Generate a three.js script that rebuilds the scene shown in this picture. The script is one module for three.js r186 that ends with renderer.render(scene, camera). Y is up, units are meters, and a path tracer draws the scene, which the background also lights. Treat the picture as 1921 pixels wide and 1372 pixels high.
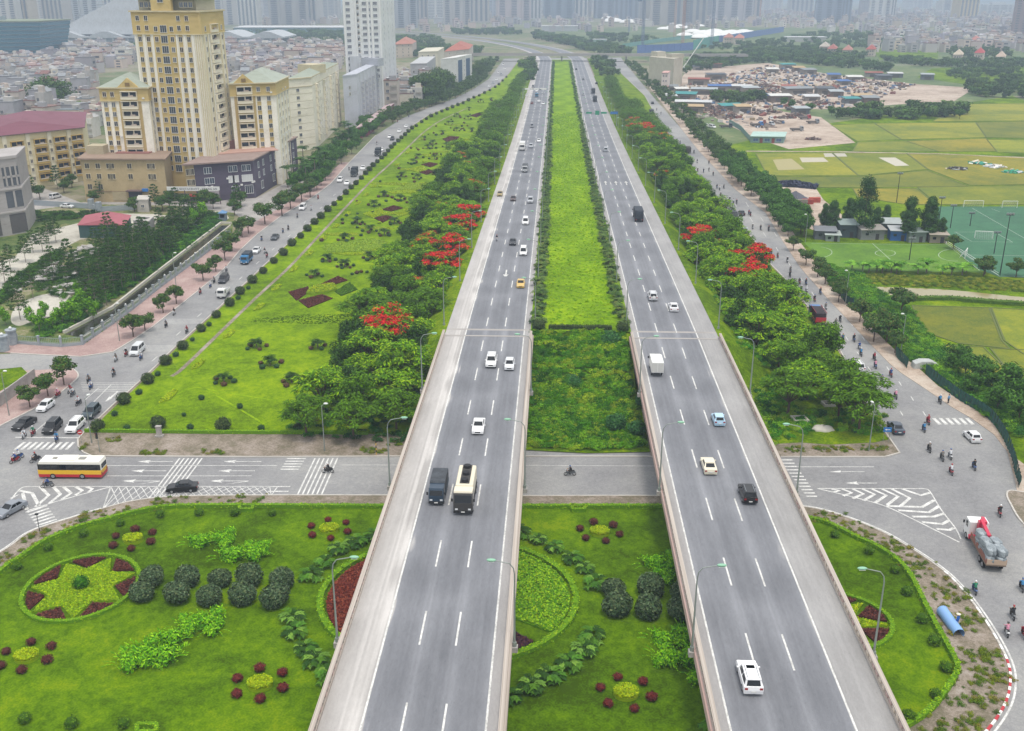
import * as THREE from 'three';
import { mergeGeometries } from 'three/addons/utils/BufferGeometryUtils.js';
import { MarchingCubes } from 'three/addons/objects/MarchingCubes.js';

// ---------- camera, sky, sun, exposure ----------
const scene = new THREE.Scene();
const F = 1900, PITCH = 20.4 * Math.PI / 180, YAW = 0.0419, CAM_H = 70;   // focal length in photograph pixels
const camera = new THREE.PerspectiveCamera(2 * Math.atan(686 / F) * 180 / Math.PI, 1921 / 1372, 1, 40000);
camera.rotation.order = 'YXZ'; camera.position.set(0, CAM_H, 0); camera.rotation.set(-PITCH, YAW, 0);
const renderer = new THREE.WebGLRenderer();
renderer.toneMapping = THREE.LinearToneMapping; renderer.toneMappingExposure = 1.42;
renderer.shadowMap.enabled = true;
function overcast() {
  const w = 256, h = 128, d = new Float32Array(w * h * 4);
  for (let j = 0; j < h; j++) {
    const el = (j + .5) / h * Math.PI - Math.PI / 2, s = Math.sin(el);      // first row = straight down
    for (let i = 0; i < w; i++) {
      const a = i / w * 6.2832;
      const n = .05 * Math.sin(3 * a + 4 * el) + .04 * Math.sin(7 * a - 5 * el + 2) * Math.cos(el);
      const L = s > 0 ? .62 + .40 * s + n * .8 : .5;
      d.set([L * .97, L * .99, L * 1.03, 1], (j * w + i) * 4);
    }
  }
  const t = new THREE.DataTexture(d, w, h, THREE.RGBAFormat, THREE.FloatType);
  t.mapping = THREE.EquirectangularReflectionMapping; t.magFilter = t.minFilter = THREE.LinearFilter; t.needsUpdate = true;
  return t;
}
scene.background = overcast(); scene.environment = scene.background;
const sun = new THREE.DirectionalLight(0xfff6ea, 1.5);
sun.position.set(60, 420, -130); sun.target.position.set(10, 0, -260); scene.add(sun, sun.target);
sun.castShadow = true; sun.shadow.radius = 24; sun.shadow.mapSize.set(2048, 2048);
Object.assign(sun.shadow.camera, { left: -300, right: 300, top: 300, bottom: -300, near: 1, far: 1200 });
scene.fog = new THREE.FogExp2(new THREE.Color(0.66, 0.81, 1.0), 0.0003);

// ---------- helpers ----------
let seed = 7;
const R = () => { seed = (seed + 0x6d2b79f5) | 0; let t = Math.imul(seed ^ (seed >>> 15), 1 | seed); t = (t + Math.imul(t ^ (t >>> 7), 61 | t)) ^ t; return ((t ^ (t >>> 14)) >>> 0) / 4294967296; };
const rr = (a, b) => a + (b - a) * R(), pick = (a) => a[Math.floor(R() * a.length)];
const V = (x, y, z) => new THREE.Vector3(x, y, z);
const sT = Math.sin(PITCH), cT = Math.cos(PITCH), sY = Math.sin(YAW), cY = Math.cos(YAW);
// the spot of the level plane at height h that the photograph shows at pixel (x, y)
function P(x, y, h = 0) {
  const u = x - 960.5, v = y - 686, t = (CAM_H - h) / (F * sT + v * cT), D = t * (F * cT - v * sT), X = t * u;
  return V(X * cY - D * sY, h, -D * cY - X * sY);
}
const G2 = (pts, h = 0) => pts.map(([x, y]) => { const p = P(x, y, h); return [p.x, p.z]; });
const used = {};
const numbered = (n) => { const k = used[n] = (used[n] ?? -1) + 1; return k ? n + '_' + String(k).padStart(3, '0') : n; };
const shade = (o) => { o.castShadow = o.receiveShadow = true; return o; };
function tag(o, label, category, group) { o.userData = { label, category }; if (group) o.userData.group = group; return o; }
function thing(name, label, category, group, pos, turn = 0) {
  const o = new THREE.Group(); o.name = numbered(name); tag(o, label, category, group);
  if (pos) o.position.copy(pos); o.rotation.y = turn; scene.add(o); return o;
}
function part(name, geo, m, parent, pos, turn) {
  const o = shade(new THREE.Mesh(geo, m)); o.name = name; parent.add(o);
  if (pos) o.position.set(...pos); if (turn) o.rotation.y = turn; return o;
}
function solo(name, geo, m, label, category, group) { const o = shade(new THREE.Mesh(geo, m)); o.name = numbered(name); tag(o, label, category, group); scene.add(o); return o; }
function struct(name, geo, m, kind = 'structure') { const o = geo ? shade(new THREE.Mesh(geo, m)) : new THREE.Group(); o.name = numbered(name); o.userData = { kind }; scene.add(o); return o; }
function copy(src, label, pos, turn = 0, s = 1, group) {
  const o = src.clone(); o.name = numbered(src.name.replace(/_\d{3}$/, '')); o.userData = { ...src.userData, label }; if (group) o.userData.group = group;
  if (pos) o.position.copy(pos); o.rotation.y = turn; o.scale.setScalar(s); scene.add(o); return o;
}
const ONES = ['', 'first', 'second', 'third', 'fourth', 'fifth', 'sixth', 'seventh', 'eighth', 'ninth', 'tenth', 'eleventh', 'twelfth', 'thirteenth', 'fourteenth', 'fifteenth', 'sixteenth', 'seventeenth', 'eighteenth', 'nineteenth'];
const TENS = ['', '', 'twenty', 'thirty', 'forty', 'fifty', 'sixty', 'seventy', 'eighty', 'ninety'];
const ord = (n) => n < 20 ? ONES[n] : n % 10 ? TENS[Math.floor(n / 10)] + '-' + ONES[n % 10] : TENS[n / 10].replace(/y$/, 'ieth');
const merge = (gs) => { const c = gs.map((g) => { const q = g.index ? g.toNonIndexed() : g; for (const k of Object.keys(q.attributes)) if (!['position', 'normal', 'uv', 'color'].includes(k)) q.deleteAttribute(k); return q; }); return mergeGeometries(c); };
const boxG = (w, h, d, x = 0, y = 0, z = 0) => new THREE.BoxGeometry(w, h, d).translate(x, y, z);
const cylG = (r0, r1, h, n = 8, x = 0, y = 0, z = 0) => new THREE.CylinderGeometry(r1, r0, h, n).translate(x, y + h / 2, z);   // stands on y
const lin = (hex) => { const c = new THREE.Color(hex); return [c.r, c.g, c.b]; };
function paint(g, col) { const c = Array.isArray(col) ? col : lin(col), n = g.attributes.position.count, a = new Float32Array(n * 3); for (let i = 0; i < n; i++) a.set(c, i * 3); g.setAttribute('color', new THREE.BufferAttribute(a, 3)); return g; }
function tubeG(pts, r, n = 6, seg = 10) { return new THREE.TubeGeometry(new THREE.CatmullRomCurve3(pts.map((p) => V(...p))), seg, r, n, false); }
// smooth a pixel outline
function smooth(pts, k = 6, closed = false) { const c = new THREE.CatmullRomCurve3(pts.map(([x, y]) => V(x, 0, y)), closed, 'catmullrom', .5); return c.getPoints(pts.length * k).map((p) => [p.x, p.z]); }

// ---------- computed textures ----------
function noiseGrid(n, period, sd) {              // tileable value noise, n x n, in 0..1
  const g = new Float32Array(period * period); let s = sd * 7919 + 13;
  for (let i = 0; i < g.length; i++) { s = (Math.imul(s, 1664525) + 1013904223) | 0; g[i] = (s >>> 8) / 16777216; }
  const o = new Float32Array(n * n), st = period / n;
  for (let y = 0; y < n; y++) {
    const fy = y * st, iy = Math.floor(fy), ty = fy - iy, wy = ty * ty * (3 - 2 * ty), y0 = iy % period * period, y1 = (iy + 1) % period * period;
    for (let x = 0; x < n; x++) {
      const fx = x * st, ix = Math.floor(fx), tx = fx - ix, wx = tx * tx * (3 - 2 * tx), x0 = ix % period, x1 = (ix + 1) % period;
      o[y * n + x] = (g[y0 + x0] * (1 - wx) + g[y0 + x1] * wx) * (1 - wy) + (g[y1 + x0] * (1 - wx) + g[y1 + x1] * wx) * wy;
    }
  }
  return o;
}
function fbm(n, periods, weights, sd) {
  const o = new Float32Array(n * n); let W = 0;
  periods.forEach((p, k) => { const g = noiseGrid(n, p, sd + k * 31), w = weights[k]; W += w; for (let i = 0; i < o.length; i++) o[i] += g[i] * w; });
  for (let i = 0; i < o.length; i++) o[i] /= W;
  return o;
}
// colours blend along a ramp of sRGB hexes by fbm noise
function rampTex(n, tile, ramp, periods, weights, sd, contrast = 2.2) {
  const f = fbm(n, periods, weights, sd), d = new Uint8Array(n * n * 4), cs = ramp.map((h) => [h >> 16 & 255, h >> 8 & 255, h & 255]);
  for (let i = 0; i < f.length; i++) {
    let v = (f[i] - .5) * contrast + .5; v = Math.min(.9999, Math.max(0, v)) * (cs.length - 1); const k = Math.floor(v), t = v - k, a = cs[k], b = cs[Math.min(k + 1, cs.length - 1)];
    d[i * 4] = a[0] + (b[0] - a[0]) * t; d[i * 4 + 1] = a[1] + (b[1] - a[1]) * t; d[i * 4 + 2] = a[2] + (b[2] - a[2]) * t; d[i * 4 + 3] = 255;
  }
  return texOf(d, n, n, tile, tile);
}
function texOf(d, w, h, tu, tv, srgb = true) {
  const t = new THREE.DataTexture(d, w, h); t.wrapS = t.wrapT = THREE.RepeatWrapping; t.magFilter = THREE.LinearFilter; t.minFilter = THREE.LinearMipmapLinearFilter;
  if (srgb) t.colorSpace = THREE.SRGBColorSpace; t.repeat.set(1 / tu, 1 / tv); t.needsUpdate = true; return t;
}
const M = (color, roughness = .9, o = {}) => new THREE.MeshStandardMaterial({ color, roughness, ...o });
const T = (map, roughness = .95, o = {}) => new THREE.MeshStandardMaterial({ map, roughness, ...o });
const TL = (map) => new THREE.MeshPhysicalMaterial({ map, roughness: .95, specularIntensity: .15 });
const VC = (roughness = .9, o = {}) => new THREE.MeshStandardMaterial({ vertexColors: true, roughness, ...o });
const mats = {
  ground: T(rampTex(1024, 300, [0x4a5a2c, 0x5c6a3a, 0x7a745a, 0x86806c], [5, 17, 60, 240], [1, .8, .6, .5], 3, 2.4)),
  lawn: TL(rampTex(2048, 90, [0x344a00, 0x405c00, 0x4d6c00, 0x5b7a00, 0x6e8404], [4, 11, 37, 150, 620], [.9, .9, .9, .8, 1], 11, 2.1)),
  lime: TL(rampTex(1024, 60, [0x547200, 0x668800, 0x7a9a00, 0x90a604], [4, 13, 50, 260], [.8, .8, .9, 1], 14, 2)),
  garden: TL(rampTex(2048, 90, [0x465e00, 0x567200, 0x668400, 0x769200, 0x8a9c06], [4, 11, 37, 150, 620], [.9, .8, .9, .8, 1], 15, 2)),
  meadow: TL(rampTex(1024, 70, [0x3c5402, 0x4e6a02, 0x647e02, 0x7e8e08], [4, 13, 60, 300], [.7, .8, .8, 1.1], 12, 2.1)),
  asphalt: T(rampTex(2048, 110, [0x727273, 0x7e7e7f, 0x878787, 0x91918f, 0x9b9a97], [5, 14, 50, 260, 1000], [1, .8, .5, .5, .9], 21, 1.9), .92),
  paving: T(rampTex(1024, 22, [0x65604c, 0x7d7264, 0x8f8478, 0x9c938a], [5, 19, 90, 340], [.8, 1, .9, 1.1], 31, 2.2)),
  pink: T(rampTex(1024, 22, [0x8d7470, 0x9c837e, 0xa78f88, 0xb39f98], [4, 17, 100, 400], [.8, .7, .8, 1.2], 32, 2)),
  dirt: T(rampTex(1024, 60, [0x8b7a68, 0xa19081, 0xb0a090, 0xbcb0a2], [4, 15, 60, 300], [1, .9, .8, .9], 33, 2.3)),
  paddy: T(rampTex(1024, 80, [0x5c6c0c, 0x70780c, 0x80820e, 0x908c14], [4, 13, 60, 400], [1, .8, .7, 1], 41, 2.2)),
  concrete: T(rampTex(512, 12, [0x8c8884, 0x9a9692, 0xa9a5a0], [4, 18, 90], [1, .8, .9], 51, 2)),
  pale: T(rampTex(1024, 40, [0xa09c90, 0xb4b0a4, 0xc2beb2], [4, 18, 90, 300], [1, .8, .9, .8], 52, 2)),
  turf: T(rampTex(1024, 40, [0x2e5a40, 0x366648, 0x3e704f], [4, 18, 90, 300], [1, .8, .9, .8], 53, 1.8)),
  water: new THREE.MeshPhysicalMaterial({ color: 0x8f8558, roughness: .12 }),
  white: M(0xe4e4e0, .7), mark: T(rampTex(512, 5, [0x9c9c9a, 0xbcbcb8, 0xd2d2ce, 0xdedeDA], [6, 25, 90, 250], [.8, 1, 1, 1.2], 57, 2.6), .8), kerb: T(rampTex(256, 8, [0xa9a59e, 0xc2beb6, 0xd6d2ca], [8, 30, 100], [1, 1, 1], 55)),
  darkMetal: M(0x2c2d30, .5, { metalness: .3 }), steel: M(0x9ba0a4, .45, { metalness: .6 }), black: M(0x131316, .7), tyre: M(0x19191a, .9), rim: M(0xa6a8ab, .4, { metalness: .7 }),
};
// level sheet from a world outline; th > 0 gives it upright sides reaching down by th (a kerb)
function sheetG(pts, y, th = 0, holes = []) {
  const c = pts.map(([x, z]) => new THREE.Vector2(x, z)); const hs = holes.map((h) => h.map(([x, z]) => new THREE.Vector2(x, z)));
  const tri = THREE.ShapeUtils.triangulateShape(c, hs), all = [...c, ...hs.flat()], pos = [], nor = [], uv = [];
  const add = (p, n, u) => { pos.push(...p); nor.push(...n); uv.push(...u); };
  for (const t of tri) {
    let [a, b, d] = t.map((k) => all[k]); if ((b.x - a.x) * (d.y - a.y) - (b.y - a.y) * (d.x - a.x) > 0) [b, d] = [d, b];
    for (const q of [a, b, d]) add([q.x, y, q.y], [0, 1, 0], [q.x, q.y]);
  }
  if (th > 0) for (const ring of [c, ...hs]) ring.forEach((a, i) => {
    const b = ring[(i + 1) % ring.length], dx = b.x - a.x, dz = b.y - a.y, L = Math.hypot(dx, dz) || 1, n = [dz / L, 0, -dx / L];
    for (const [q, yy] of [[a, y], [b, y], [b, y - th], [a, y], [b, y - th], [a, y - th]]) add([q.x, yy, q.y], n, [q.x + q.y, yy]);
  });
  const g = new THREE.BufferGeometry(); g.setAttribute('position', new THREE.Float32BufferAttribute(pos, 3)); g.setAttribute('normal', new THREE.Float32BufferAttribute(nor, 3)); g.setAttribute('uv', new THREE.Float32BufferAttribute(uv, 2));
  return g;
}
// flat strip of width w along a world polyline at height y
function stripG(pts, w, y, off = 0) {
  const L = pts.map(([x, z], i) => { const a = pts[Math.max(0, i - 1)], b = pts[Math.min(pts.length - 1, i + 1)], dx = b[0] - a[0], dz = b[1] - a[1], l = Math.hypot(dx, dz) || 1; return [x, z, -dz / l, dx / l]; });
  const pos = [], uv = [], nor = []; let s = 0;
  for (let i = 0; i + 1 < L.length; i++) {
    const [x0, z0, nx0, nz0] = L[i], [x1, z1, nx1, nz1] = L[i + 1], l = Math.hypot(x1 - x0, z1 - z0), a = off - w / 2, b = off + w / 2;
    const q = [[x0 + nx0 * a, z0 + nz0 * a, a, s], [x0 + nx0 * b, z0 + nz0 * b, b, s], [x1 + nx1 * b, z1 + nz1 * b, b, s + l], [x1 + nx1 * a, z1 + nz1 * a, a, s + l]];
    for (const k of [0, 1, 2, 0, 2, 3]) { pos.push(q[k][0], y, q[k][1]); uv.push(q[k][2], q[k][3]); nor.push(0, 1, 0); }
    s += l;
  }
  const g = new THREE.BufferGeometry(); g.setAttribute('position', new THREE.Float32BufferAttribute(pos, 3)); g.setAttribute('normal', new THREE.Float32BufferAttribute(nor, 3)); g.setAttribute('uv', new THREE.Float32BufferAttribute(uv, 2));
  return g;
}
// upright band (kerb, low wall) of width w and height h standing on y0 along a world polyline
function wallG(pts, w, h, y0 = 0) {
  const gs = [];
  for (let i = 0; i + 1 < pts.length; i++) { const [a, b] = pts[i], [c, d] = pts[i + 1], l = Math.hypot(c - a, d - b); if (l < .01) continue; gs.push(new THREE.BoxGeometry(l + w * .3, h, w).rotateY(-Math.atan2(d - b, c - a)).translate((a + c) / 2, y0 + h / 2, (b + d) / 2)); }
  return merge(gs);
}
const inside = (x, z, pts) => { let c = false; for (let i = 0, j = pts.length - 1; i < pts.length; j = i++) { const [a, b] = pts[i], [d, e] = pts[j]; if ((b > z) !== (e > z) && x < (d - a) * (z - b) / (e - b) + a) c = !c; } return c; };
const boundsOf = (pts) => { let a = 1e9, b = -1e9, c = 1e9, d = -1e9; for (const [x, z] of pts) { a = Math.min(a, x); b = Math.max(b, x); c = Math.min(c, z); d = Math.max(d, z); } return [a, b, c, d]; };
// ---------- ground, roads, islands ----------
{ const g = new THREE.PlaneGeometry(24000, 16000).rotateX(-Math.PI / 2).translate(0, -.02, -7000); const u = g.attributes.uv, p = g.attributes.position; for (let i = 0; i < u.count; i++) u.setXY(i, p.getX(i), p.getZ(i)); struct('ground', g, mats.ground); }
const XM = 5.6;                                              // middle of the highway's median
const deckH = (s) => { if (s < 185) return 7; if (s > 640) return .35; const k = (s - 185) / 455; return 7 - 6.65 * Math.pow(Math.sin(k * Math.PI / 2), 1.15); };
const bend = (s) => s < 1080 ? 0 : -(s - 1080) * (s - 1080) * .00048;
// left service road: its kerb beside the garden and its kerb beside the town, from the junction outwards
const slr = [[189, 782], [217, 756], [236, 740], [260, 718], [294, 686], [327, 653], [381, 605], [410, 578], [437, 553], [479, 514], [501, 493], [534, 463], [590, 413], [650, 358], [675, 332], [697, 310], [720, 290], [750, 260], [775, 235], [802, 217], [830, 205], [870, 190], [910, 172], [937, 155], [954, 138], [966, 122], [974, 110]];
const sll = [[212, 660], [250, 638], [287, 613], [350, 563], [400, 523], [425, 500], [450, 470], [482, 440], [528, 405], [590, 368], [620, 345], [655, 305], [705, 254], [755, 222], [805, 202], [855, 184], [892, 165], [917, 148], [937, 122], [945, 110]];
const srl = [[1688, 851], [1657, 806], [1627, 761], [1590, 684], [1575, 655], [1532, 605], [1515, 575], [1477, 528], [1440, 490], [1422, 460], [1385, 415], [1332, 356], [1310, 330], [1282, 287], [1242, 237], [1210, 180], [1168, 140], [1145, 118], [1138, 108]];
const srr = [[1905, 905], [1890, 848], [1865, 816], [1823, 786], [1785, 764], [1740, 733], [1690, 700], [1670, 684], [1630, 643], [1590, 600], [1552, 560], [1502, 503], [1470, 455], [1437, 400], [1380, 356], [1360, 335], [1310, 282], [1277, 240], [1230, 187], [1195, 145], [1172, 118], [1165, 108]];
{ // one asphalt sheet for both service roads and the junction
  const left = [[-420, 1372], [-300, 1000], [-60, 840], [-60, 700], [-60, 668], [20, 664], [120, 669], [170, 668], ...sll];
  const right = [...[...srr].reverse(), [1921, 990], [2040, 1100], [2160, 1372]];
  struct('road', sheetG(G2([...left, ...right, [2100, 1700], [-500, 1700]]), .03), mats.asphalt);
}
const islandTop = .16;
const hwL = -20.9, hwR = 32.1;                               // outer edges of the highway
function island(px, extra = [], name, m, y = islandTop) { const pts = [...G2(px), ...extra]; return [struct(name, sheetG(pts, y, y), m), pts]; }
// left garden
const gardenPx = [...slr.slice(0, 24)];
const gBase = [[172, 856], [480, 858], [775, 857]];
const zc = P(480, 858).z;
const leftGarden = [...G2([[172, 856], [156, 850], [146, 838], [146, 825], [160, 809]]), ...G2(slr), [hwL - 1, P(974, 110).z], [hwL + 3, -190], [-4, -190], [-4, P(880, 857).z], ...G2([[775, 857], [480, 857]])];
struct('pavement', sheetG(leftGarden, .14, .14), mats.paving);
const lawnEdgeL = [...G2([[172, 812]]), ...G2(slr.map(([x, y], i) => [x + Math.max(1, 7 - i * .5), y + 1])), [hwL - 1.2, P(974, 112).z], [hwL - 1.2, P(700, 815).z], ...G2([[640, 815], [400, 814]])];
struct('lawn', sheetG(lawnEdgeL, .175, .05), mats.garden);
// right garden
const rightGarden = [...G2([[1660, 858], [1688, 851]]), ...G2(srl.slice(1)), [hwR + 1, P(1138, 108).z], [hwR - 4, -190], [16, -190], [16, P(1240, 857).z], ...G2([[1465, 858]])];
struct('pavement', sheetG(rightGarden, .14, .14), mats.paving);
const lawnEdgeR = [...G2([[1500, 832], [1560, 836], [1640, 832], [1668, 826]]), ...G2(srl.slice(1).map(([x, y], i) => [x - Math.max(1, 6 - i * .4), y])), [hwR + 1.2, P(1138, 110).z], [hwR + 1.2, P(1470, 838).z]];
struct('lawn', sheetG(lawnEdgeR, .172, .05), mats.meadow);
// ground between the two bridges, behind the crossing road
struct('verge', sheetG([[-4, -190], [16, -190], [16, P(1240, 850).z], ...G2([[1100, 852], [1040, 849]]), [-4, P(985, 846).z]], .178), mats.meadow);
// roundabout island
const rbKerb = smooth([[-330, 1400], [-150, 1160], [-60, 1076], [15, 1029], [60, 998], [135, 973], [192, 956], [252, 941], [335, 933], [480, 931], [737, 931], [970, 932], [1250, 932], [1420, 938], [1501, 951], [1540, 958], [1590, 973], [1652, 998], [1705, 1028], [1752, 1059], [1790, 1091], [1830, 1139], [1870, 1201], [1892, 1249], [1895, 1286], [1885, 1324], [1855, 1369], [1800, 1425], [1700, 1500]], 5);
const rbHedge = smooth([[-260, 1400], [-110, 1190], [0, 1079], [32, 1056], [70, 1029], [100, 1013], [150, 993], [212, 976], [275, 961], [325, 955], [480, 954], [730, 955], [970, 955], [1255, 955], [1430, 958], [1512, 976], [1552, 986], [1602, 1011], [1645, 1031], [1680, 1054], [1705, 1081], [1725, 1119], [1750, 1169], [1775, 1214], [1793, 1249], [1793, 1269], [1775, 1299], [1745, 1336], [1705, 1364], [1640, 1400], [1560, 1460]], 5);
const rbKerbW = G2(rbKerb), rbHedgeW = G2(rbHedge);
struct('pavement', sheetG([...rbKerbW, ...G2([[1500, 1640], [-200, 1640]])], .14, .14), mats.paving);
struct('lawn', sheetG([...rbHedgeW, ...G2([[1450, 1600], [-150, 1600]])], .175, .04), mats.lawn);
// kerbs
function kerb(ptsW, w = .22, h = .2) { struct('kerb', wallG(ptsW, w, h), mats.kerb); }
kerb(rbKerbW); kerb(G2([...slr].slice(0, 23))); kerb(G2(srl.slice(0, 18)));
kerb([...G2([[189, 782], [160, 809], [146, 825], [146, 838], [156, 850], [172, 857], [480, 858.5], [775, 857.5]])]);
kerb([...G2([[1465, 858.5], [1660, 858.5], [1688, 851]])]); kerb([...G2([[975, 857.5], [1235, 858]])]);

// ---------- highway ----------
function hwTex(dust) {                                           // across: 1 unit = 16.5 m wide deck; along: 120 m
  const w = 512, h = 2048, d = new Uint8Array(w * h * 4), a = fbm(1024, [6, 24, 90, 400], [1, 1, 1, 1.4], 61), b = noiseGrid(1024, 64, 5), c = noiseGrid(1024, 9, 6);
  for (let j = 0; j < h; j++) for (let i = 0; i < w; i++) {
    const x = i / w * 16.5 , jj = j % 1024, n = a[jj * 1024 + (i * 2) % 1024] - .5;
    const streak = b[(j >> 5) % 1024 * 1024 + (i * 2) % 1024] - .5, slow = c[jj * 1024 + i] - .5;
    // wheel paths are polished darker; the hard shoulder keeps pale dust (x from the shoulder side)
    const lane = (x - 4.1) / 3.75, inLane = lane > 0 && lane < 3, f = lane - Math.floor(lane);
    let base = inLane ? [117, 119, 124] : dust ? [164, 161, 158] : [146, 145, 144];
    if (inLane) { const mid = -4 + 13 * Math.min(1, Math.max(0, (Math.abs(f - .5) - .26) / .2)); base = base.map((v) => v + mid); }
    else if (x > 4) base = [152, 150, 149];
    const edge = Math.min(1, Math.max(0, (4.1 + slow * 2.2 + streak * 1.2 - x) / .7)); // ragged edge of the dust
    if (x < 6) base = base.map((v, k) => v * (1 - edge) + (dust ? [168, 165, 162] : [148, 147, 146])[k] * edge);
    if (dust) { const q = Math.min(1, Math.max(0, 1.0 - Math.abs(x - 3.0 - slow * 1.2) / 1.0 + streak * 1.3 + slow * .8)); base = base.map((v, k) => v * (1 - .5 * q) + [206, 203, 199][k] * .5 * q); }
    const spot = b[((j * 3 + i) % 1024) * 1024 + (i * 5 + j) % 1024] > .93 ? -9 : 0; const v = n * 26 + streak * 8 + slow * 14 + spot, o = (j * w + i) * 4;
    d[o] = base[0] + v; d[o + 1] = base[1] + v; d[o + 2] = base[2] + v; d[o + 3] = 255;
  }
  return texOf(d, w, h, 1, 1);
}
const hwMat = T(hwTex(false), .9), hwDust = T(hwTex(true), .9);
function ribbon(x0, x1, s0, s1, hf, uvOf, step = 8) {
  const pos = [], uv = [], idx = []; let n = 0; const st = [];
  for (let s = s0; s < s1 - .01; s += s > 900 ? step * 3 : step) st.push(s); st.push(s1);
  for (const s of st) { const b = bend(s); for (const [x, k] of [[x0, 0], [x1, 1]]) { pos.push(x + b, hf(s, k), -s); uv.push(...uvOf(x, s, k)); } n++; }
  for (let i = 0; i + 1 < n; i++) { const a = i * 2; idx.push(a, a + 1, a + 3, a, a + 3, a + 2); }
  const g = new THREE.BufferGeometry(); g.setAttribute('position', new THREE.Float32BufferAttribute(pos, 3)); g.setAttribute('uv', new THREE.Float32BufferAttribute(uv, 2)); g.setIndex(idx); g.computeVertexNormals(); return g;
}
const metre = (x, s) => [x, s];
const HW_END = 1900;
function carriageway(xs, xi, name) {                        // xs: shoulder side edge, xi: median side edge
  const sg = Math.sign(xi - xs), road = struct(name);
  const g = ribbon(Math.min(xs, xi), Math.max(xs, xi), 20, HW_END, (s) => deckH(s), (x, s) => [Math.abs(x - xs) / 16.5, s / 120]);
  part('road_surface', g, sg > 0 ? hwDust : hwMat, road);
  // the bridge slab and its girders, then the retaining sides beyond the abutment
  part('deck_slab', boxG(Math.abs(xi - xs) + .3, .5, 172, (xs + xi) / 2, 6.7, -104), mats.concrete, road);
  for (const k of [-5.5, -1.9, 1.9, 5.5]) part('girder', boxG(.9, 1.2, 172, (xs + xi) / 2 + k, 5.85, -104), mats.concrete, road);
  for (const z of [-75, -118, -152]) { part('pier', boxG(9, 5.3, 1.6, (xs + xi) / 2, 2.6, z), mats.concrete, road); }
  part('abutment', boxG(Math.abs(xi - xs), 6.9, 2.4, (xs + xi) / 2, 3.4, -188.6), mats.concrete, road);
  const hs = (s) => deckH(s) + .012, L = (x, w, s0, s1) => ribbon(x - w / 2, x + w / 2, s0, s1, hs, metre);
  part('edge_line', L(xs + sg * 4.0, .2, 40, HW_END), mats.mark, road);
  part('edge_line', L(xi - sg * 1.25, .2, 40, HW_END), mats.mark, road);
  part('expansion_joint', new THREE.BoxGeometry(16.2, .02, .7).translate((xs + xi) / 2, 7.008, -185.5), mats.concrete, road);
  return [road, sg];
}
const [roadL, sgL] = carriageway(hwL, -4.25, 'highway_carriageway');
const [roadR, sgR] = carriageway(hwR, 15.45, 'highway_carriageway');
for (const [road, xs, sg, off] of [[roadL, hwL, 1, 0], [roadR, hwR, -1, -2.6]]) {
  let n = 0;
  for (const lane of [1, 2]) {
    const x = xs + sg * (4.0 + 3.75 * lane), far = [];
    for (let s = 71.8 + off; s < 1100; s += 15) {
      const g = ribbon(x - .1, x + .1, s, s + 6, (q) => deckH(q) + .014, metre, 4);
      if (s < 470) part('lane_dash', g, mats.mark, road); else far.push(g);
    }
    const o = part('far_lane_dashes', merge(far), mats.mark, road); o.userData.kind = 'stuff';
  }
}
// white arrows on the carriageways
function arrowG(len = 6, w = .18, head = .5) { const s = new THREE.Shape(); s.moveTo(-w / 2, 0); s.lineTo(w / 2, 0); s.lineTo(w / 2, len * .62); s.lineTo(head, len * .62); s.lineTo(0, len); s.lineTo(-head, len * .62); s.lineTo(-w / 2, len * .62); return new THREE.ShapeGeometry(s).rotateX(-Math.PI / 2); }
for (const x of [1, 2, 3]) { const s = 368, o = part('lane_arrow', arrowG(7, .35, .7), mats.mark, roadR); o.position.set(hwR - 4 - 3.75 * (x - .5), deckH(s) + .06, -s); o.rotation.x = .02; }
{ const s = 238, o = part('lane_arrow', arrowG(7, .35, .7), mats.mark, roadL); o.position.set(hwL + 4 + 3.75 * 1.5, deckH(s) + .12, -s); o.rotation.y = Math.PI; }
// median on top of the embankment, its end slope, and the outer slopes
struct('median', ribbon(-4.25, 15.45, 189, 1110, (s) => deckH(s) + .1, metre), mats.lime);
{ const g = new THREE.PlaneGeometry(19.6, 1, 6, 8).rotateX(-Math.PI / 2), p = g.attributes.position, u = g.attributes.uv; for (let i = 0; i < p.count; i++) { const k = p.getZ(i) + .5; p.setXYZ(i, p.getX(i) + XM, .15 + 6.7 * Math.pow(1 - k, 1.3), -189.5 + k * 24); u.setXY(i, p.getX(i), p.getZ(i)); } g.computeVertexNormals(); struct('embankment', g, mats.meadow); }
for (const [x, sg] of [[hwL, -1], [hwR, 1]]) {
  const pos = [], uv = [], idx = []; let n = 0;
  for (let s = 170; s <= 900; s += 8) { const h = s < 185 ? .12 + 6.8 * (s - 170) / 16 : deckH(s); for (const [dx, y] of [[0, h + .06], [sg * 1.4, h + .05], [sg * (1.5 + h * 1.5), .15]]) { pos.push(x + dx, y, -s); uv.push(x + dx, s); } n++; }
  for (let i = 0; i + 1 < n; i++) for (const k of [0, 1]) { const a = i * 3 + k; sg > 0 ? idx.push(a, a + 1, a + 4, a, a + 4, a + 3) : idx.push(a, a + 4, a + 1, a, a + 3, a + 4); }
  const g = new THREE.BufferGeometry(); g.setAttribute('position', new THREE.Float32BufferAttribute(pos, 3)); g.setAttribute('uv', new THREE.Float32BufferAttribute(uv, 2)); g.setIndex(idx); g.computeVertexNormals(); struct('embankment', g, mats.meadow);
}
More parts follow.
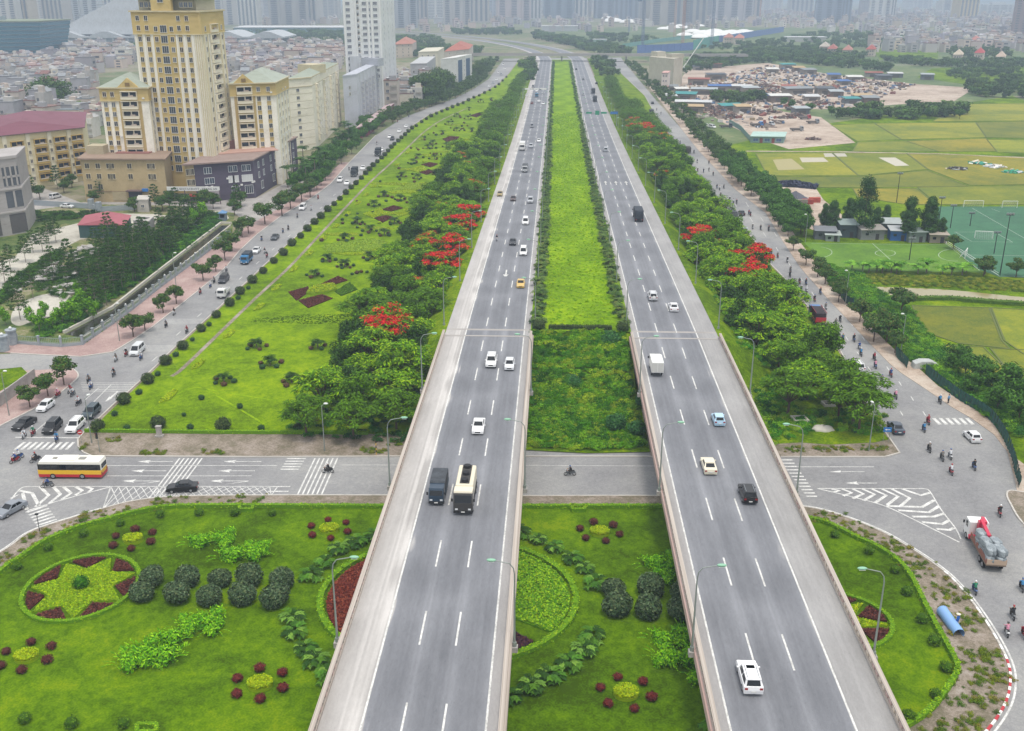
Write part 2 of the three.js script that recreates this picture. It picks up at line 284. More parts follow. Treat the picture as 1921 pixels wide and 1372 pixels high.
// ---------- plants: leaf-sized faces spread through each crown ----------
class Leaves {
  constructor() { this.p = []; this.n = []; this.c = []; this.i = []; }
  leaf(x, y, z, dx, dy, dz, nx, ny, nz, len, wid, col) {                 // a kite: long axis d, face normal about n
    let sx = dy * nz - dz * ny, sy = dz * nx - dx * nz, sz = dx * ny - dy * nx, l = Math.hypot(sx, sy, sz) || 1; sx *= wid / 2 / l; sy *= wid / 2 / l; sz *= wid / 2 / l;
    const fx = sy * dz - sz * dy, fy = sz * dx - sx * dz, fz = sx * dy - sy * dx, fl = Math.hypot(fx, fy, fz) || 1, b = this.p.length / 3, h = len / 2;
    this.p.push(x - dx * h, y - dy * h, z - dz * h, x + sx, y + sy, z + sz, x + dx * h, y + dy * h, z + dz * h, x - sx, y - sy, z - sz);
    for (let k = 0; k < 4; k++) { this.n.push(fx / fl, fy / fl, fz / fl); this.c.push(col[0], col[1], col[2]); }
    this.i.push(b, b + 1, b + 2, b, b + 2, b + 3);
  }
  scatter(x, y, z, n, up, len, wid, col, flat = .6) {                    // n: preferred facing, random roll
    let nx = n[0] + rr(-flat, flat), ny = n[1] + rr(-flat, flat) + up, nz = n[2] + rr(-flat, flat), l = Math.hypot(nx, ny, nz) || 1; nx /= l; ny /= l; nz /= l;
    let ax = R() - .5, ay = R() - .5, az = R() - .5; const d = ax * nx + ay * ny + az * nz; ax -= d * nx; ay -= d * ny; az -= d * nz; const m = Math.hypot(ax, ay, az) || 1;
    this.leaf(x, y, z, ax / m, ay / m, az / m, nx, ny, nz, len, wid, col);
  }
  solid(g, col) { const q = g.index ? g : g, pos = q.attributes.position, nor = q.attributes.normal, b = this.p.length / 3; for (let k = 0; k < pos.count; k++) { this.p.push(pos.getX(k), pos.getY(k), pos.getZ(k)); this.n.push(nor.getX(k), nor.getY(k), nor.getZ(k)); this.c.push(...col); } if (q.index) for (const v of q.index.array) this.i.push(b + v); else for (let k = 0; k < pos.count; k++) this.i.push(b + k); return this; }
  geo() { const g = new THREE.BufferGeometry(); g.setAttribute('position', new THREE.Float32BufferAttribute(this.p, 3)); g.setAttribute('normal', new THREE.Float32BufferAttribute(this.n, 3)); g.setAttribute('color', new THREE.Float32BufferAttribute(this.c, 3)); g.setIndex(this.i); return g; }
}
const leafMat = new THREE.MeshPhysicalMaterial({ vertexColors: true, roughness: .8, specularIntensity: .25, side: THREE.DoubleSide });
const barkMat = M(0x5a4a3c, .95), barkPale = M(0x7d7265, .95);
const tint = (hex, v = .18) => { const c = lin(hex), k = 1 + rr(-v, v), w = rr(-v, v) * .5; return [c[0] * k * (1 + w), c[1] * k, c[2] * k * (1 - w)]; };
const ballP = () => { let x, y, z, l; do { x = rr(-1, 1); y = rr(-1, 1); z = rr(-1, 1); l = x * x + y * y + z * z; } while (l > 1 || l < .01); return [x, y, z, Math.sqrt(l)]; };
function limb(a, b, r0, r1, n = 6) { const A = V(...a), B = V(...b), d = B.clone().sub(A), L = d.length(), g = new THREE.CylinderGeometry(r1, r0, L, n, 1, true).translate(0, L / 2, 0); g.applyQuaternion(new THREE.Quaternion().setFromUnitVectors(V(0, 1, 0), d.normalize())); return g.translate(...a); }
// puff of leaves: a flattened cloud of kites round c
function puff(L, c, rx, ry, n, len, wid, hexes, up = .5, shell = .55, droop = 0) {
  for (let k = 0; k < n; k++) {
    const [x, y, z, l] = ballP(), f = shell + (1 - shell) * R(), q = f / l, ux = x / l, uy = y / l, uz = z / l, col = tint(pick(hexes));
    if (droop) { const a = Math.atan2(uz, ux) + rr(-.5, .5), dy = -droop * R(), m = Math.hypot(1, dy); L.leaf(c[0] + x * q * rx, c[1] + y * q * ry, c[2] + z * q * rx, Math.cos(a) / m, dy / m, Math.sin(a) / m, rr(-.4, .4), 1, rr(-.4, .4), len * rr(.7, 1.2), wid * rr(.7, 1.2), col); }
    else L.scatter(c[0] + x * q * rx, c[1] + y * q * ry, c[2] + z * q * rx, [ux, uy, uz], up, len * rr(.7, 1.25), wid * rr(.7, 1.25), col);
  }
}
// broad umbrella tree with feathery layered pads
function flameTree(name, greens, bloom, dens = 1) {
  const o = thing(name, '', 'tree'), L = new Leaves(), B = new Leaves(), tr = [], tops = [];
  const H = rr(7, 8.4), rad = rr(4.1, 4.8);
  tr.push(limb([0, 0, 0], [rr(-.2, .2), 2.4, rr(-.2, .2)], .26, .2));
  const n = 24;
  for (let k = 0; k < n; k++) {
    const a = k * 2.4 + rr(-.3, .3), q = Math.sqrt((k + .6) / n), r = rad * q * rr(.85, 1.08), y = k % 4 === 3 ? H - rr(2.2, 3.6) : H - q * q * rr(1.8, 3.2) + rr(-.5, .5), c = [Math.cos(a) * r, y, Math.sin(a) * r];
    tops.push(c); if (k % 2 === 0) tr.push(limb([0, 2.3, 0], [c[0] * .9, c[1] - .5, c[2] * .9], .12, .04, 5));
    puff(L, c, rr(1.2, 1.8), rr(.6, 1), Math.round(118 * dens), .8, .26, greens, 0, .35, .55);
  }
  part('trunk', merge(tr), barkMat, o); part('crown', L.geo(), leafMat, o);
  if (bloom) { for (const c of tops) if (R() < bloom[0]) puff(B, [c[0], c[1] + .35, c[2]], 1.45, .5, Math.round(90 * bloom[1]), .5, .36, bloom[2], .8, .3); part('blossom', B.geo(), leafMat, o); }
  scene.remove(o); return o;
}
// round-headed street tree
function bushyTree(name, greens, H, rad, trunkH, n, opt = {}) {
  const o = thing(name, '', 'tree'), L = new Leaves(), tr = [limb([0, 0, 0], [0, trunkH, 0], opt.tr ?? .16, (opt.tr ?? .16) * .75)], N = opt.puffs ?? 12, ry = (H - trunkH) / 2;
  for (let k = 0; k < N; k++) {
    const [x, y, z, l] = ballP(), f = rr(.35, .78) / l, c = [x * f * rad, trunkH + ry + y * f * ry * 1.1, z * f * rad];
    if (k < 6) tr.push(limb([0, trunkH * .92, 0], [c[0] * .8, c[1], c[2] * .8], .08, .03, 4));
    puff(L, c, rad * rr(.34, .5), ry * rr(.3, .45), n, opt.len ?? .5, opt.wid ?? .34, greens, .35, .6);
  }
  part('trunk', merge(tr), opt.bark ?? barkMat, o); part('crown', L.geo(), leafMat, o); scene.remove(o); return o;
}
// tiered tree: flat whorls of branches on a straight stem
function tieredTree(name, greens, H, rad, tiers) {
  const o = thing(name, '', 'tree'), L = new Leaves(), tr = [limb([0, 0, 0], [0, H, 0], .11, .03)];
  for (let t = 0; t < tiers; t++) { const y = H * (.4 + .58 * t / (tiers - 1)), r = rad * (1 - .62 * t / (tiers - 1)) * rr(.8, 1.15), m = 5 + (t < 2 ? 2 : 0); for (let k = 0; k < m; k++) { const a = k / m * 6.283 + t + rr(-.3, .3), c = [Math.cos(a) * r * .72, y + rr(-.15, .2), Math.sin(a) * r * .72]; tr.push(limb([0, y - .1, 0], c, .04, .015, 4)); puff(L, c, r * .45, .28, 34, .42, .26, greens, .9, .3); } }
  part('trunk', merge(tr), barkPale, o); part('crown', L.geo(), leafMat, o); scene.remove(o); return o;
}
function poplar(name, greens, H, rad) {
  const o = thing(name, '', 'tree'), L = new Leaves(), tr = [limb([0, 0, 0], [.1, H * .85, 0], .3, .06)];
  for (let k = 0; k < 34; k++) { const t = rr(.16, 1), a = k * 2.4, r = rad * Math.sin(Math.PI * Math.min(.97, t * .78 + .17)) * rr(.3, .85), c = [Math.cos(a) * r, H * t, Math.sin(a) * r]; if (k % 3 === 0) tr.push(limb([0, H * t - 1, 0], c, .08, .03, 4)); puff(L, c, rad * .44, rad * .46, 190, .55, .32, greens, .2, .5); }
  part('trunk', merge(tr), barkMat, o); part('crown', L.geo(), leafMat, o); scene.remove(o); return o;
}
// clipped round bush of small leaves round a twiggy core
function ballBush(name, hexes, r, n, leaf, squash = .85) {
  const o = new THREE.Group(); o.name = name; const L = new Leaves(); const core = new THREE.IcosahedronGeometry(r * .8, 2); core.computeVertexNormals(); L.solid(core.scale(1, squash, 1).translate(0, r * squash * .9, 0), lin(hexes[0]));
  const bumps = [...Array(9)].map(() => { const [x, y, z, l] = ballP(); return [x / l, y / l, z / l]; });
  for (let k = 0; k < n; k++) { const [x, y, z, l] = ballP(), u = [x / l, Math.max(-.75, y / l), z / l]; let w = 0; for (const b of bumps) w = Math.max(w, u[0] * b[0] + u[1] * b[1] + u[2] * b[2]); const f = r * (.84 + .16 * w * w) * rr(.86, 1.12); L.scatter(u[0] * f, r * squash * .9 + u[1] * f * squash, u[2] * f, u, .25, leaf * rr(.7, 1.3), leaf * rr(.4, .7), tint(pick(hexes), .25), .8); }
  part('foliage', L.geo(), leafMat, o); return o;
}
// rosette of arching fronds; fan: broad pleated leaves instead of feathers
function rosette(name, hexes, n, len, wid, lift, stemH = 0, fan = false, H0 = .1) {
  const o = new THREE.Group(); o.name = name; const L = new Leaves();
  for (let k = 0; k < n; k++) {
    const a = k * 2.4 + rr(-.2, .2), up = rr(lift * .3, lift), ln = len * rr(.75, 1.1), col = tint(pick(hexes), .2); let px = 0, py = stemH + H0, pz = 0, e = up;
    const seg = 5; for (let s = 0; s < seg; s++) {
      const st = ln / seg, dx = Math.cos(a) * Math.cos(e), dy = Math.sin(e), dz = Math.sin(a) * Math.cos(e); e -= (up + .75) / seg;
      const cx = px + dx * st / 2, cy = py + dy * st / 2, cz = pz + dz * st / 2;
      if (!fan || s > 1) { const w = wid * (fan ? .85 : Math.sin((s + .8) / (seg + .6) * Math.PI)); for (const sd of [-1, 1]) { const sx = -Math.sin(a) * sd, sz = Math.cos(a) * sd; L.leaf(cx + sx * w * .45, cy - w * .16, cz + sz * w * .45, dx * .75 + sx * .6, dy * .75 - .12, dz * .75 + sz * .6, 0, 1, 0, st * (fan ? 2.1 : 1.9), w * .75, col); } L.leaf(cx, cy, cz, dx, dy, dz, 0, 1, 0, st * 1.15, w * .4, col); }
      px += dx * st; py += dy * st; pz += dz * st;
    }
  }
  part('fronds', L.geo(), leafMat, o);
  if (stemH > 0) part('trunk', cylG(stemH > 3 ? .22 : .14, stemH > 3 ? .13 : .12, stemH + .15, 7), barkPale, o);
  return o;
}
function put(src, name, label, category, group, pos, turn, s = 1) { const o = src.clone(); o.name = numbered(name); tag(o, label, category, group); o.position.copy(pos); o.rotation.y = turn ?? rr(0, 6.28); o.scale.setScalar(s); scene.add(o); return o; }
// low planting bed: a slab of leaves filling a world outline
function bedG(pts, y, leaf, perM2, hexes, h = .25, soil = 0) {
  const L = new Leaves(), [a, b, c, d] = boundsOf(pts), n = Math.min(24000, Math.round((b - a) * (d - c) * perM2));
  const base = sheetG(pts, y + h * .55, h * .55); L.solid(base, lin(soil || hexes[0]));
  for (let k = 0; k < n; k++) { const x = rr(a, b), z = rr(c, d); if (!inside(x, z, pts)) continue; L.scatter(x, y + h * rr(.55, 1.05), z, [0, 1, 0], .2, leaf * rr(.7, 1.3), leaf * rr(.5, .8), tint(pick(hexes), .2), .75); }
  return L.geo();
}
function hedgeG(pts, w, h, y, leaf, hexes, perM = 26) {
  const L = new Leaves(); L.solid(wallG(pts, w * .8, h * .9, y), lin(hexes[0]));
  for (let i = 0; i + 1 < pts.length; i++) {
    const [x0, z0] = pts[i], [x1, z1] = pts[i + 1], l = Math.hypot(x1 - x0, z1 - z0), tx = (x1 - x0) / (l || 1), tz = (z1 - z0) / (l || 1);
    for (let k = 0; k < l * perM; k++) { const t = R() * l, q = rr(-1, 1), top = R() < .6, off = top ? q * w / 2 : Math.sign(q) * w / 2, yy = y + (top ? h * rr(.92, 1.08) : h * rr(.1, 1)); L.scatter(x0 + tx * t - tz * off, yy, z0 + tz * t + tx * off, top ? [0, 1, 0] : [-tz * Math.sign(q), .2, tx * Math.sign(q)], .1, leaf * rr(.7, 1.3), leaf * rr(.5, .8), tint(pick(hexes), .2)); }
  }
  return L.geo();
}
// many leafy clumps that nobody could count
const clumpG = [0, 1, 2].map(() => { const L = new Leaves(); for (let k = 0; k < 5; k++) puff(L, [rr(-.7, .7), rr(.25, .6), rr(-.7, .7)], rr(.4, .7), rr(.25, .45), 42, .25, .14, [0xffffff], .5, .4); return L.geo(); });
function thicket(name, label, category, spots, hexes, sc = [.6, 1.2]) {   // spots: [x, y, z]
  const m = new THREE.InstancedMesh(pick(clumpG), leafMat, spots.length), q = new THREE.Object3D();
  spots.forEach(([x, y, z], i) => { q.position.set(x, y, z); q.rotation.set(0, R() * 6.28, 0); const s = rr(...sc); q.scale.set(s, s * rr(.7, 1.25), s); q.updateMatrix(); m.setMatrixAt(i, q.matrix); m.setColorAt(i, new THREE.Color(...tint(pick(hexes), .22))); });
  shade(m); m.name = numbered(name); m.userData = { kind: 'stuff', label, category }; scene.add(m); return m;
}
function spotsIn(pts, n, yf = () => .1) { const [a, b, c, d] = boundsOf(pts), o = []; let g = 0; while (o.length < n && g++ < n * 20) { const x = rr(a, b), z = rr(c, d); if (inside(x, z, pts)) o.push([x, yf(x, z), z]); } return o; }
const proj = (p) => { const X = p.x * cY - p.z * sY, D = -p.x * sY - p.z * cY, dy = p.y - CAM_H, z = D * cT - dy * sT, up = D * sT + dy * cT; return [960.5 + F * X / z, 686 - F * up / z]; };   // world -> photograph pixel
// ---------- planting ----------
const GREEN = { flame: [0x446e04, 0x588604, 0x709a06, 0x88aa0a, 0x3c6208], dark: [0x24400c, 0x305010, 0x3c5e14, 0x2a4616], mid: [0x3a5c06, 0x4a7008, 0x5a820c, 0x40620c], lime: [0x7c9a04, 0x96ac06, 0xacb80a, 0x6c8c06], yellow: [0x86a004, 0x98ac06, 0xa8b60c, 0x7a9804], blue: [0x344422, 0x42522a, 0x4e5e30, 0x2a381a], maroon: [0x4c2822, 0x5c322a, 0x6c3e33, 0x3e201c], far: [0x364f1e, 0x425e24, 0x506c2a] };
const RED = [0xa81418, 0xc0201c, 0xc83424], ORANGE = [0xb04a1c, 0xc05a24, 0x7a7a1c];
const flames = [0, 1, 2, 3].map(() => flameTree('flame_tree', GREEN.flame)), darkFlames = [0, 1].map(() => flameTree('flame_tree', GREEN.mid)), redFlame = [0, 1].map(() => flameTree('flame_tree', GREEN.flame, [.92, 1.7, RED])), orangeFlame = [0, 1].map(() => flameTree('flame_tree', GREEN.flame, [.45, .7, [...RED, ...ORANGE]]));
const mixTrees = [0, 1, 2, 3].map((i) => bushyTree('broad_tree', i % 2 ? GREEN.dark : GREEN.mid, rr(8, 10.5), rr(3.3, 4.2), 1.8, 190, { puffs: 15, len: .5, wid: .32 }));
const farFlames = [0, 1].map(() => flameTree('flame_tree', GREEN.mid, null, .5));
function belt(rows, s0, s1, step, reds, side) {
  const all = [];
  rows.forEach((x, r) => { for (let s = s0(r); s < s1(r); s += step * rr(.85, 1.2)) all.push({ x: x + rr(-1.4, 1.4), s, r }); });
  all.sort((a, b) => a.s - b.s);
  const px = all.map((t) => proj(V(t.x, 6.5, -t.s)));
  const redOf = new Map(); for (const [rx, ry, k] of reds) { let best = -1, bd = 1e9; px.forEach(([x, y], i) => { const d = Math.hypot(x - rx, y - ry); if (d < bd && !redOf.has(i)) { bd = d; best = i; } }); redOf.set(best, k); }
  let n = 0;
  all.forEach((t, i) => {
    const k = redOf.get(i), src = k === 2 ? pick(redFlame) : k === 1 ? pick(orangeFlame) : t.s > 480 ? pick(farFlames) : R() < .4 ? pick(mixTrees) : R() < .25 ? pick(darkFlames) : pick(flames); n++; const mixed = mixTrees.includes(src);
    const look = k === 2 ? 'umbrella tree covered in bright red blossom' : k === 1 ? 'green umbrella tree flecked with orange blossom' : mixed ? 'dense rounded dark green tree' : 'feathery green umbrella tree';
    put(src, mixed ? 'broad_tree' : 'flame_tree', `${look}, ${n > 99 ? (n > 199 ? 'two' : 'one') + '-hundred-' + (n % 100 ? ord(n % 100) : 'th') : ord(n)} back in tree belt ${side} of highway`, 'tree', `tree belt ${side} of the highway`, V(t.x, .15, -t.s), rr(0, 6.28), k === 2 ? 1.12 : (side === 'left' ? 1 : .95) * rr(.76, 1.2));
  });
}
belt([-27.5, -34, -40.5], (r) => [156, 152, 153][r], (r) => [820, 620, 440][r], 7.3, [[825, 480, 2], [845, 468, 2], [875, 392, 2], [868, 425, 2], [733, 638, 2], [832, 376, 1], [797, 424, 1], [900, 352, 1], [790, 446, 1], [775, 530, 1], [870, 290, 1], [880, 300, 1], [705, 600, 1]], 'left');
belt([40, 45.6, 51], (r) => [196, 172, 158][r], (r) => [800, 640, 560][r], 7.3, [[1322, 430, 2], [1400, 480, 2], [1412, 508, 2], [1385, 465, 1], [1210, 240, 2], [1222, 256, 1], [1245, 262, 1], [1190, 222, 1], [1255, 320, 1], [1200, 238, 1]], 'right');
for (const [x, y, s] of [[1600, 796, 1.15], [1478, 778, 1.0]]) put(darkFlames[0], 'flame_tree', x > 1500 ? 'spreading green tree with bare trunk on corner lawn beside right road' : 'dense low green tree beside concrete pits on corner lawn', 'tree', null, P(x, y, .17), 1, s);

// clipped bushes on the left garden's kerb
const bushBig = [0, 1, 2].map(() => ballBush('round_bush', GREEN.blue, 1.2, 620, .3)), bushSmall = [0, 1].map(() => ballBush('small_bush', [0x2c4a26, 0x3a5a2c, 0x34502c], .6, 220, .2, .8));
const bushFar = ballBush('round_bush', GREEN.blue, 1.2, 180, .45);
const kerbBush = [[181, 808], [230, 757], [275, 719], [308, 684], [340, 655], [375, 622], [403, 596], [428, 574], [448, 552], [471, 531], [491, 513], [511, 494], [529, 479], [545, 461], [561, 447], [574, 434], [587, 421], [599, 410], [612, 397], [624, 386], [635, 376], [646, 365], [656, 355], [665, 347], [675, 337], [683, 328], [690, 321], [697, 313], [705, 306], [713, 299], [719, 293], [725, 286], [731, 279], [737, 273], [744, 267], [750, 261], [757, 255], [763, 249], [770, 243], [778, 238], [788, 231], [797, 225], [806, 220], [816, 215], [826, 211], [836, 207], [846, 203], [856, 199], [866, 195], [876, 190], [886, 185], [896, 181], [906, 176], [916, 171], [926, 165], [933, 160], [940, 153], [947, 146]];
kerbBush.forEach(([x, y], i) => put(i > 30 ? bushFar : pick(bushBig), 'round_bush', `round dark clipped bush, ${ord(i + 1)} from the junction along the left garden kerb`, 'bush', 'round bushes along the left garden kerb', P(x + 3, y, .17), rr(0, 6), rr(.85, 1.12)));
[[211, 780], [257, 740], [292, 705], [326, 669], [357, 640], [388, 612], [443, 562], [462, 543]].forEach(([x, y], i) => put(pick(bushSmall), 'small_bush', `small dark bush, ${ord(i + 1)} from the junction between round kerb bushes`, 'bush', 'small kerb bushes', P(x + 4, y, .17), 0, rr(.9, 1.2)));
[[238, 807, 0], [297, 803, 1], [345, 781, -1], [357, 805, 0], [419, 806, 1], [490, 807, 0], [539, 785, -1], [378, 750, 0], [450, 766, 0], [558, 806, .5], [561, 751, 0], [685, 566, .4], [674, 586, .4], [696, 548, 0]].forEach(([x, y, k], i) => put(k >= .5 ? bushBig[i % 3] : bushSmall[i % 2], k >= .5 ? 'round_bush' : 'small_bush', `${k >= .5 ? 'round dark bush' : 'small clipped dark bush'} on the front lawn, ${ord(i + 1)} of that scatter`, 'bush', 'bushes on the left front lawn', P(x, y, .17), i, k === 1 ? 1.12 : k === .5 ? .6 : k < 0 ? .75 : 1.05));
// cycads with rings of little bushes
const cycad = [0, 1, 2].map(() => rosette('cycad', GREEN.dark, 26, 2.0, .5, 1.5, .9)), tuft = [ballBush('garden_shrub', [0x32502c, 0x3f5f30, 0x2a4426], .55, 110, .22, .75), ballBush('garden_shrub', [0x5c4634, 0x6a4f3a, 0x4a4a2c], .5, 110, .22, .75)];
const clusters = [[420, 718, 5], [481, 652, 5], [507, 685, 5], [547, 718, 5], [596, 653, 4], [590, 519, 4], [615, 490, 5], [647, 501, 6], [694, 486, 4], [647, 451, 4], [721, 442, 4], [694, 435, 4], [671, 420, 4], [740, 420, 4], [702, 387, 3], [720, 369, 3], [751, 376, 3], [772, 380, 3], [789, 366, 3], [754, 332, 3], [784, 336, 3], [817, 327, 3], [775, 307, 3], [784, 297, 3], [815, 299, 3], [840, 304, 3], [802, 279, 3], [812, 271, 3], [837, 276, 3], [867, 277, 3], [830, 252, 2], [842, 234, 2], [857, 246, 2], [885, 247, 2], [857, 219, 2], [878, 224, 2], [880, 207, 2], [902, 217, 2], [902, 192, 2], [922, 189, 2], [665, 515, 0], [683, 512, 0]];
clusters.forEach(([x, y, n], i) => {
  const c = P(x, y, .17);
  if (n) put(cycad[i % 3], 'cycad', `arching dark cycad ringed by little bushes, ${ord(i + 1)} from the crossing up the left lawn`, 'cycad', 'cycads on the left lawn', c, i, i < 6 ? 1 : 1.15);
  const m = n || 2; for (let k = 0; k < m; k++) { const a = k / m * 6.28 + i, d = n ? rr(1.5, 2.4) : .8; put(tuft[(i + k) % 2], 'garden_shrub', `small round shrub, ${ord(k + 1)} clockwise round the ${ord(i + 1)} lawn cycad`, 'shrub', 'shrubs ringing the lawn cycads', V(c.x + Math.cos(a) * d, .17, c.z + Math.sin(a) * d), a, rr(.85, 1.3)); }
});
// drain across the left lawn and strips of yellow ground cover beside it
struct('path', stripG(G2(smooth([[322, 708], [350, 686], [475, 565], [542, 503], [620, 420], [692, 345], [730, 310], [767, 275], [797, 247], [830, 225], [880, 202]], 4)), .9, .19), mats.paving);
[[317, 745, .9], [372, 685, .8], [430, 628, .8], [487, 577, .8], [519, 541, .8], [552, 506, .9], [581, 476, .9], [607, 448, .9], [630, 425, .9], [652, 402, .9], [672, 382, .9], [687, 366, .9], [702, 350, .9], [745, 310, 1], [765, 287, 1], [790, 262, 1]].forEach(([x, y, s], i) => {
  const c = P(x, y, .17), d = P(x + 10, y - 10, .17).sub(c).normalize(), w = [-d.z, d.x], q = (a, b) => [c.x + d.x * a * s + w[0] * b * s, c.z + d.z * a * s + w[1] * b * s];
  solo('ground_cover_bed', bedG([q(-3.6, -.6), q(-2, -1), q(0, -.8), q(2.2, -1), q(3.6, -.4), q(3.2, .6), q(1, .9), q(-2, .8)], .17, .35, 60, GREEN.yellow, .35), leafMat, `strip of yellow-green ground cover, ${ord(i + 1)} from the junction along the lawn drain`, 'flower bed', 'yellow strips along the lawn drain');
});
// formal beds on the left lawn
function bed(name, label, parts, group) { const o = thing(name, label, 'flower bed', group); for (const [n, px, hexes, h = .3, leaf = .32, den = 45] of parts) part(n, bedG(G2(px), .17, leaf, den, hexes, h), leafMat, o); return o; }
bed('flower_bed', 'diamond bed of maroon plants round a green centre on the left lawn', [['red_planting', [[592, 540], [634, 520], [652, 528], [610, 541]], GREEN.maroon], ['red_planting', [[541, 550], [578, 540], [582, 548], [556, 566]], GREEN.maroon], ['red_planting', [[560, 566], [604, 555], [624, 562], [578, 580]], GREEN.maroon], ['green_planting', [[574, 553], [588, 541], [628, 536], [632, 546], [610, 553], [590, 555]], GREEN.lime, .8], ['green_planting', [[628, 549], [656, 532], [671, 545], [640, 557]], GREEN.mid, .3]]);
bed('flower_bed', 'butterfly bed with yellow wings and brown middle on the left lawn', [['yellow_planting', [[681, 403], [714, 391], [722, 402], [700, 411]], GREEN.yellow], ['yellow_planting', [[738, 401], [771, 391], [772, 402], [748, 408]], GREEN.yellow], ['red_planting', [[716, 395], [738, 387], [756, 392], [734, 398]], GREEN.maroon], ['red_planting', [[702, 411], [722, 406], [738, 409], [718, 419]], GREEN.maroon], ['green_planting', [[712, 402], [738, 399], [745, 404], [722, 406]], GREEN.lime]]);
bed('flower_bed', 'large yellow-edged oval bed of pale plants on the left lawn', [['yellow_planting', [[615, 476], [640, 477], [690, 474], [724, 462], [720, 468], [690, 480], [650, 481]], GREEN.yellow], ['green_planting', [[604, 464], [640, 455], [700, 449], [726, 456], [720, 464], [690, 472], [640, 475], [612, 473]], [0x7f9d24, 0x92a82e, 0x6d911c], .25, .32, 40]]);
bed('flower_bed', 'yellow crescent bed below the first cycads on the left lawn', [['yellow_planting', [[724, 362], [760, 358], [800, 357], [812, 347], [806, 362], [770, 364], [736, 365]], GREEN.yellow], ['green_planting', [[730, 358], [770, 346], [808, 346], [800, 356], [760, 357]], [0x7f9d24, 0x92a82e], .25]]);
bed('flower_bed', 'star bed with yellow points and brown heart far up the left lawn', [['yellow_planting', [[763, 319], [795, 312], [800, 322], [785, 325]], GREEN.yellow], ['yellow_planting', [[815, 318], [842, 314], [838, 320], [820, 323]], GREEN.yellow], ['red_planting', [[790, 310], [806, 306], [822, 309], [808, 315]], GREEN.maroon], ['red_planting', [[785, 324], [806, 320], [818, 323], [800, 329]], GREEN.maroon]]);
bed('flower_bed', 'long thin yellow bed behind the star bed on left lawn', [['yellow_planting', [[790, 290], [830, 293], [868, 284], [866, 288], [832, 297], [800, 295]], GREEN.yellow]]);
bed('flower_bed', 'brown oval bed among far cycads on left lawn', [['red_planting', [[830, 262], [845, 257], [862, 258], [855, 265], [838, 267]], GREEN.maroon], ['red_planting', [[882, 218], [896, 213], [906, 215], [894, 221]], GREEN.maroon]]);
// hedges
const HED = [0x5f8a10, 0x78a012, 0x8cae16];
solo('hedge', hedgeG(G2([[160, 812], [400, 815], [640, 816], [690, 817]]), .55, .6, .15, .22, HED), leafMat, 'clipped yellow-green hedge along the front of the left lawn', 'hedge');
solo('hedge', hedgeG(rbHedgeW, .7, .6, .15, .24, HED), leafMat, 'clipped yellow-green hedge curving round the roundabout lawn', 'hedge');
for (const [x, l] of [[1085, 'between the bridges'], [462, 'on its left stretch']]) solo('hedge', hedgeG(G2([[x - 12, 953], [x - 12, 962], [x + 12, 962], [x + 12, 953]]), .5, .6, .15, .22, HED), leafMat, `small square loop of hedge off the roundabout hedge ${l}`, 'hedge', 'hedge loops');
solo('hedge', hedgeG(G2([[258, 1366], [294, 1366], [294, 1380], [258, 1380], [258, 1366]]), .5, .5, .15, .22, HED), leafMat, 'square clipped hedge frame at the bottom edge of the lawn', 'hedge');
// star bed
{
  const c = P(153, 1103, .17), e1 = P(40, 1118).sub(P(264, 1090)).multiplyScalar(.5), e2 = P(175, 1042).sub(P(135, 1168)).multiplyScalar(.5), at = (r, a) => [c.x + e1.x * r * Math.cos(a) + e2.x * r * Math.sin(a), c.z + e1.z * r * Math.cos(a) + e2.z * r * Math.sin(a)];
  const o = thing('star_flower_bed', 'oval bed with a seven-pointed yellow star between maroon patches', 'flower bed'), N = 7, ring = []; for (let k = 0; k <= 48; k++) ring.push(at(.97, k / 48 * 6.2832));
  part('hedge_ring', hedgeG(ring, .6, .45, .15, .2, HED), leafMat, o);
  const star = []; for (let k = 0; k < N; k++) { const a = k / N * 6.2832 + .2; star.push(at(.9, a), at(.55, a + Math.PI / N)); }
  part('yellow_star', bedG(star, .17, .26, 90, [0x749606, 0x86a406, 0x98b00c, 0x689006], .3), leafMat, o);
  for (let k = 0; k < N; k++) { const a = k / N * 6.2832 + .2, p = [at(.6, a + Math.PI / N)]; for (let j = 0; j <= 5; j++) p.push(at(.9, a + .12 + j / 5 * (6.2832 / N - .24))); part('maroon_patch', bedG(p, .17, .26, 90, GREEN.maroon, .32), leafMat, o); }
  const b = ballBush('center_bush', [0x2a5a0c, 0x386a10, 0x467812], 1.0, 300, .3, .8); b.children[0].name = 'centre_bush'; b.children[0].position.set(c.x, .3, c.z); o.add(b.children[0]);
}
// the half-hidden star bed right of the highway
{
  const c = P(1560, 1165, .17), o = thing('star_flower_bed', 'oval bed of lime and maroon plants half hidden by the right bridge', 'flower bed'), rx = 7.0, rz = 6.0, at = (r, a) => [c.x + rx * r * Math.cos(a), c.z + rz * r * Math.sin(a)], ring = []; for (let k = 0; k <= 40; k++) ring.push(at(.98, k / 40 * 6.2832));
  part('hedge_ring', hedgeG(ring, .6, .45, .15, .2, HED), leafMat, o); const N = 7, star = []; for (let k = 0; k < N; k++) { const a = k / N * 6.2832 + .15; star.push(at(.92, a), at(.42, a + Math.PI / N)); }
  part('yellow_star', bedG(star, .17, .26, 80, GREEN.lime, .3), leafMat, o);
  for (let k = 0; k < N; k++) { const a = k / N * 6.2832 + .15, p = [at(.48, a + Math.PI / N)]; for (let j = 0; j <= 5; j++) p.push(at(.92, a + .14 + j / 5 * (6.2832 / N - .28))); part('maroon_patch', bedG(p, .17, .26, 80, GREEN.maroon, .32), leafMat, o); }
}
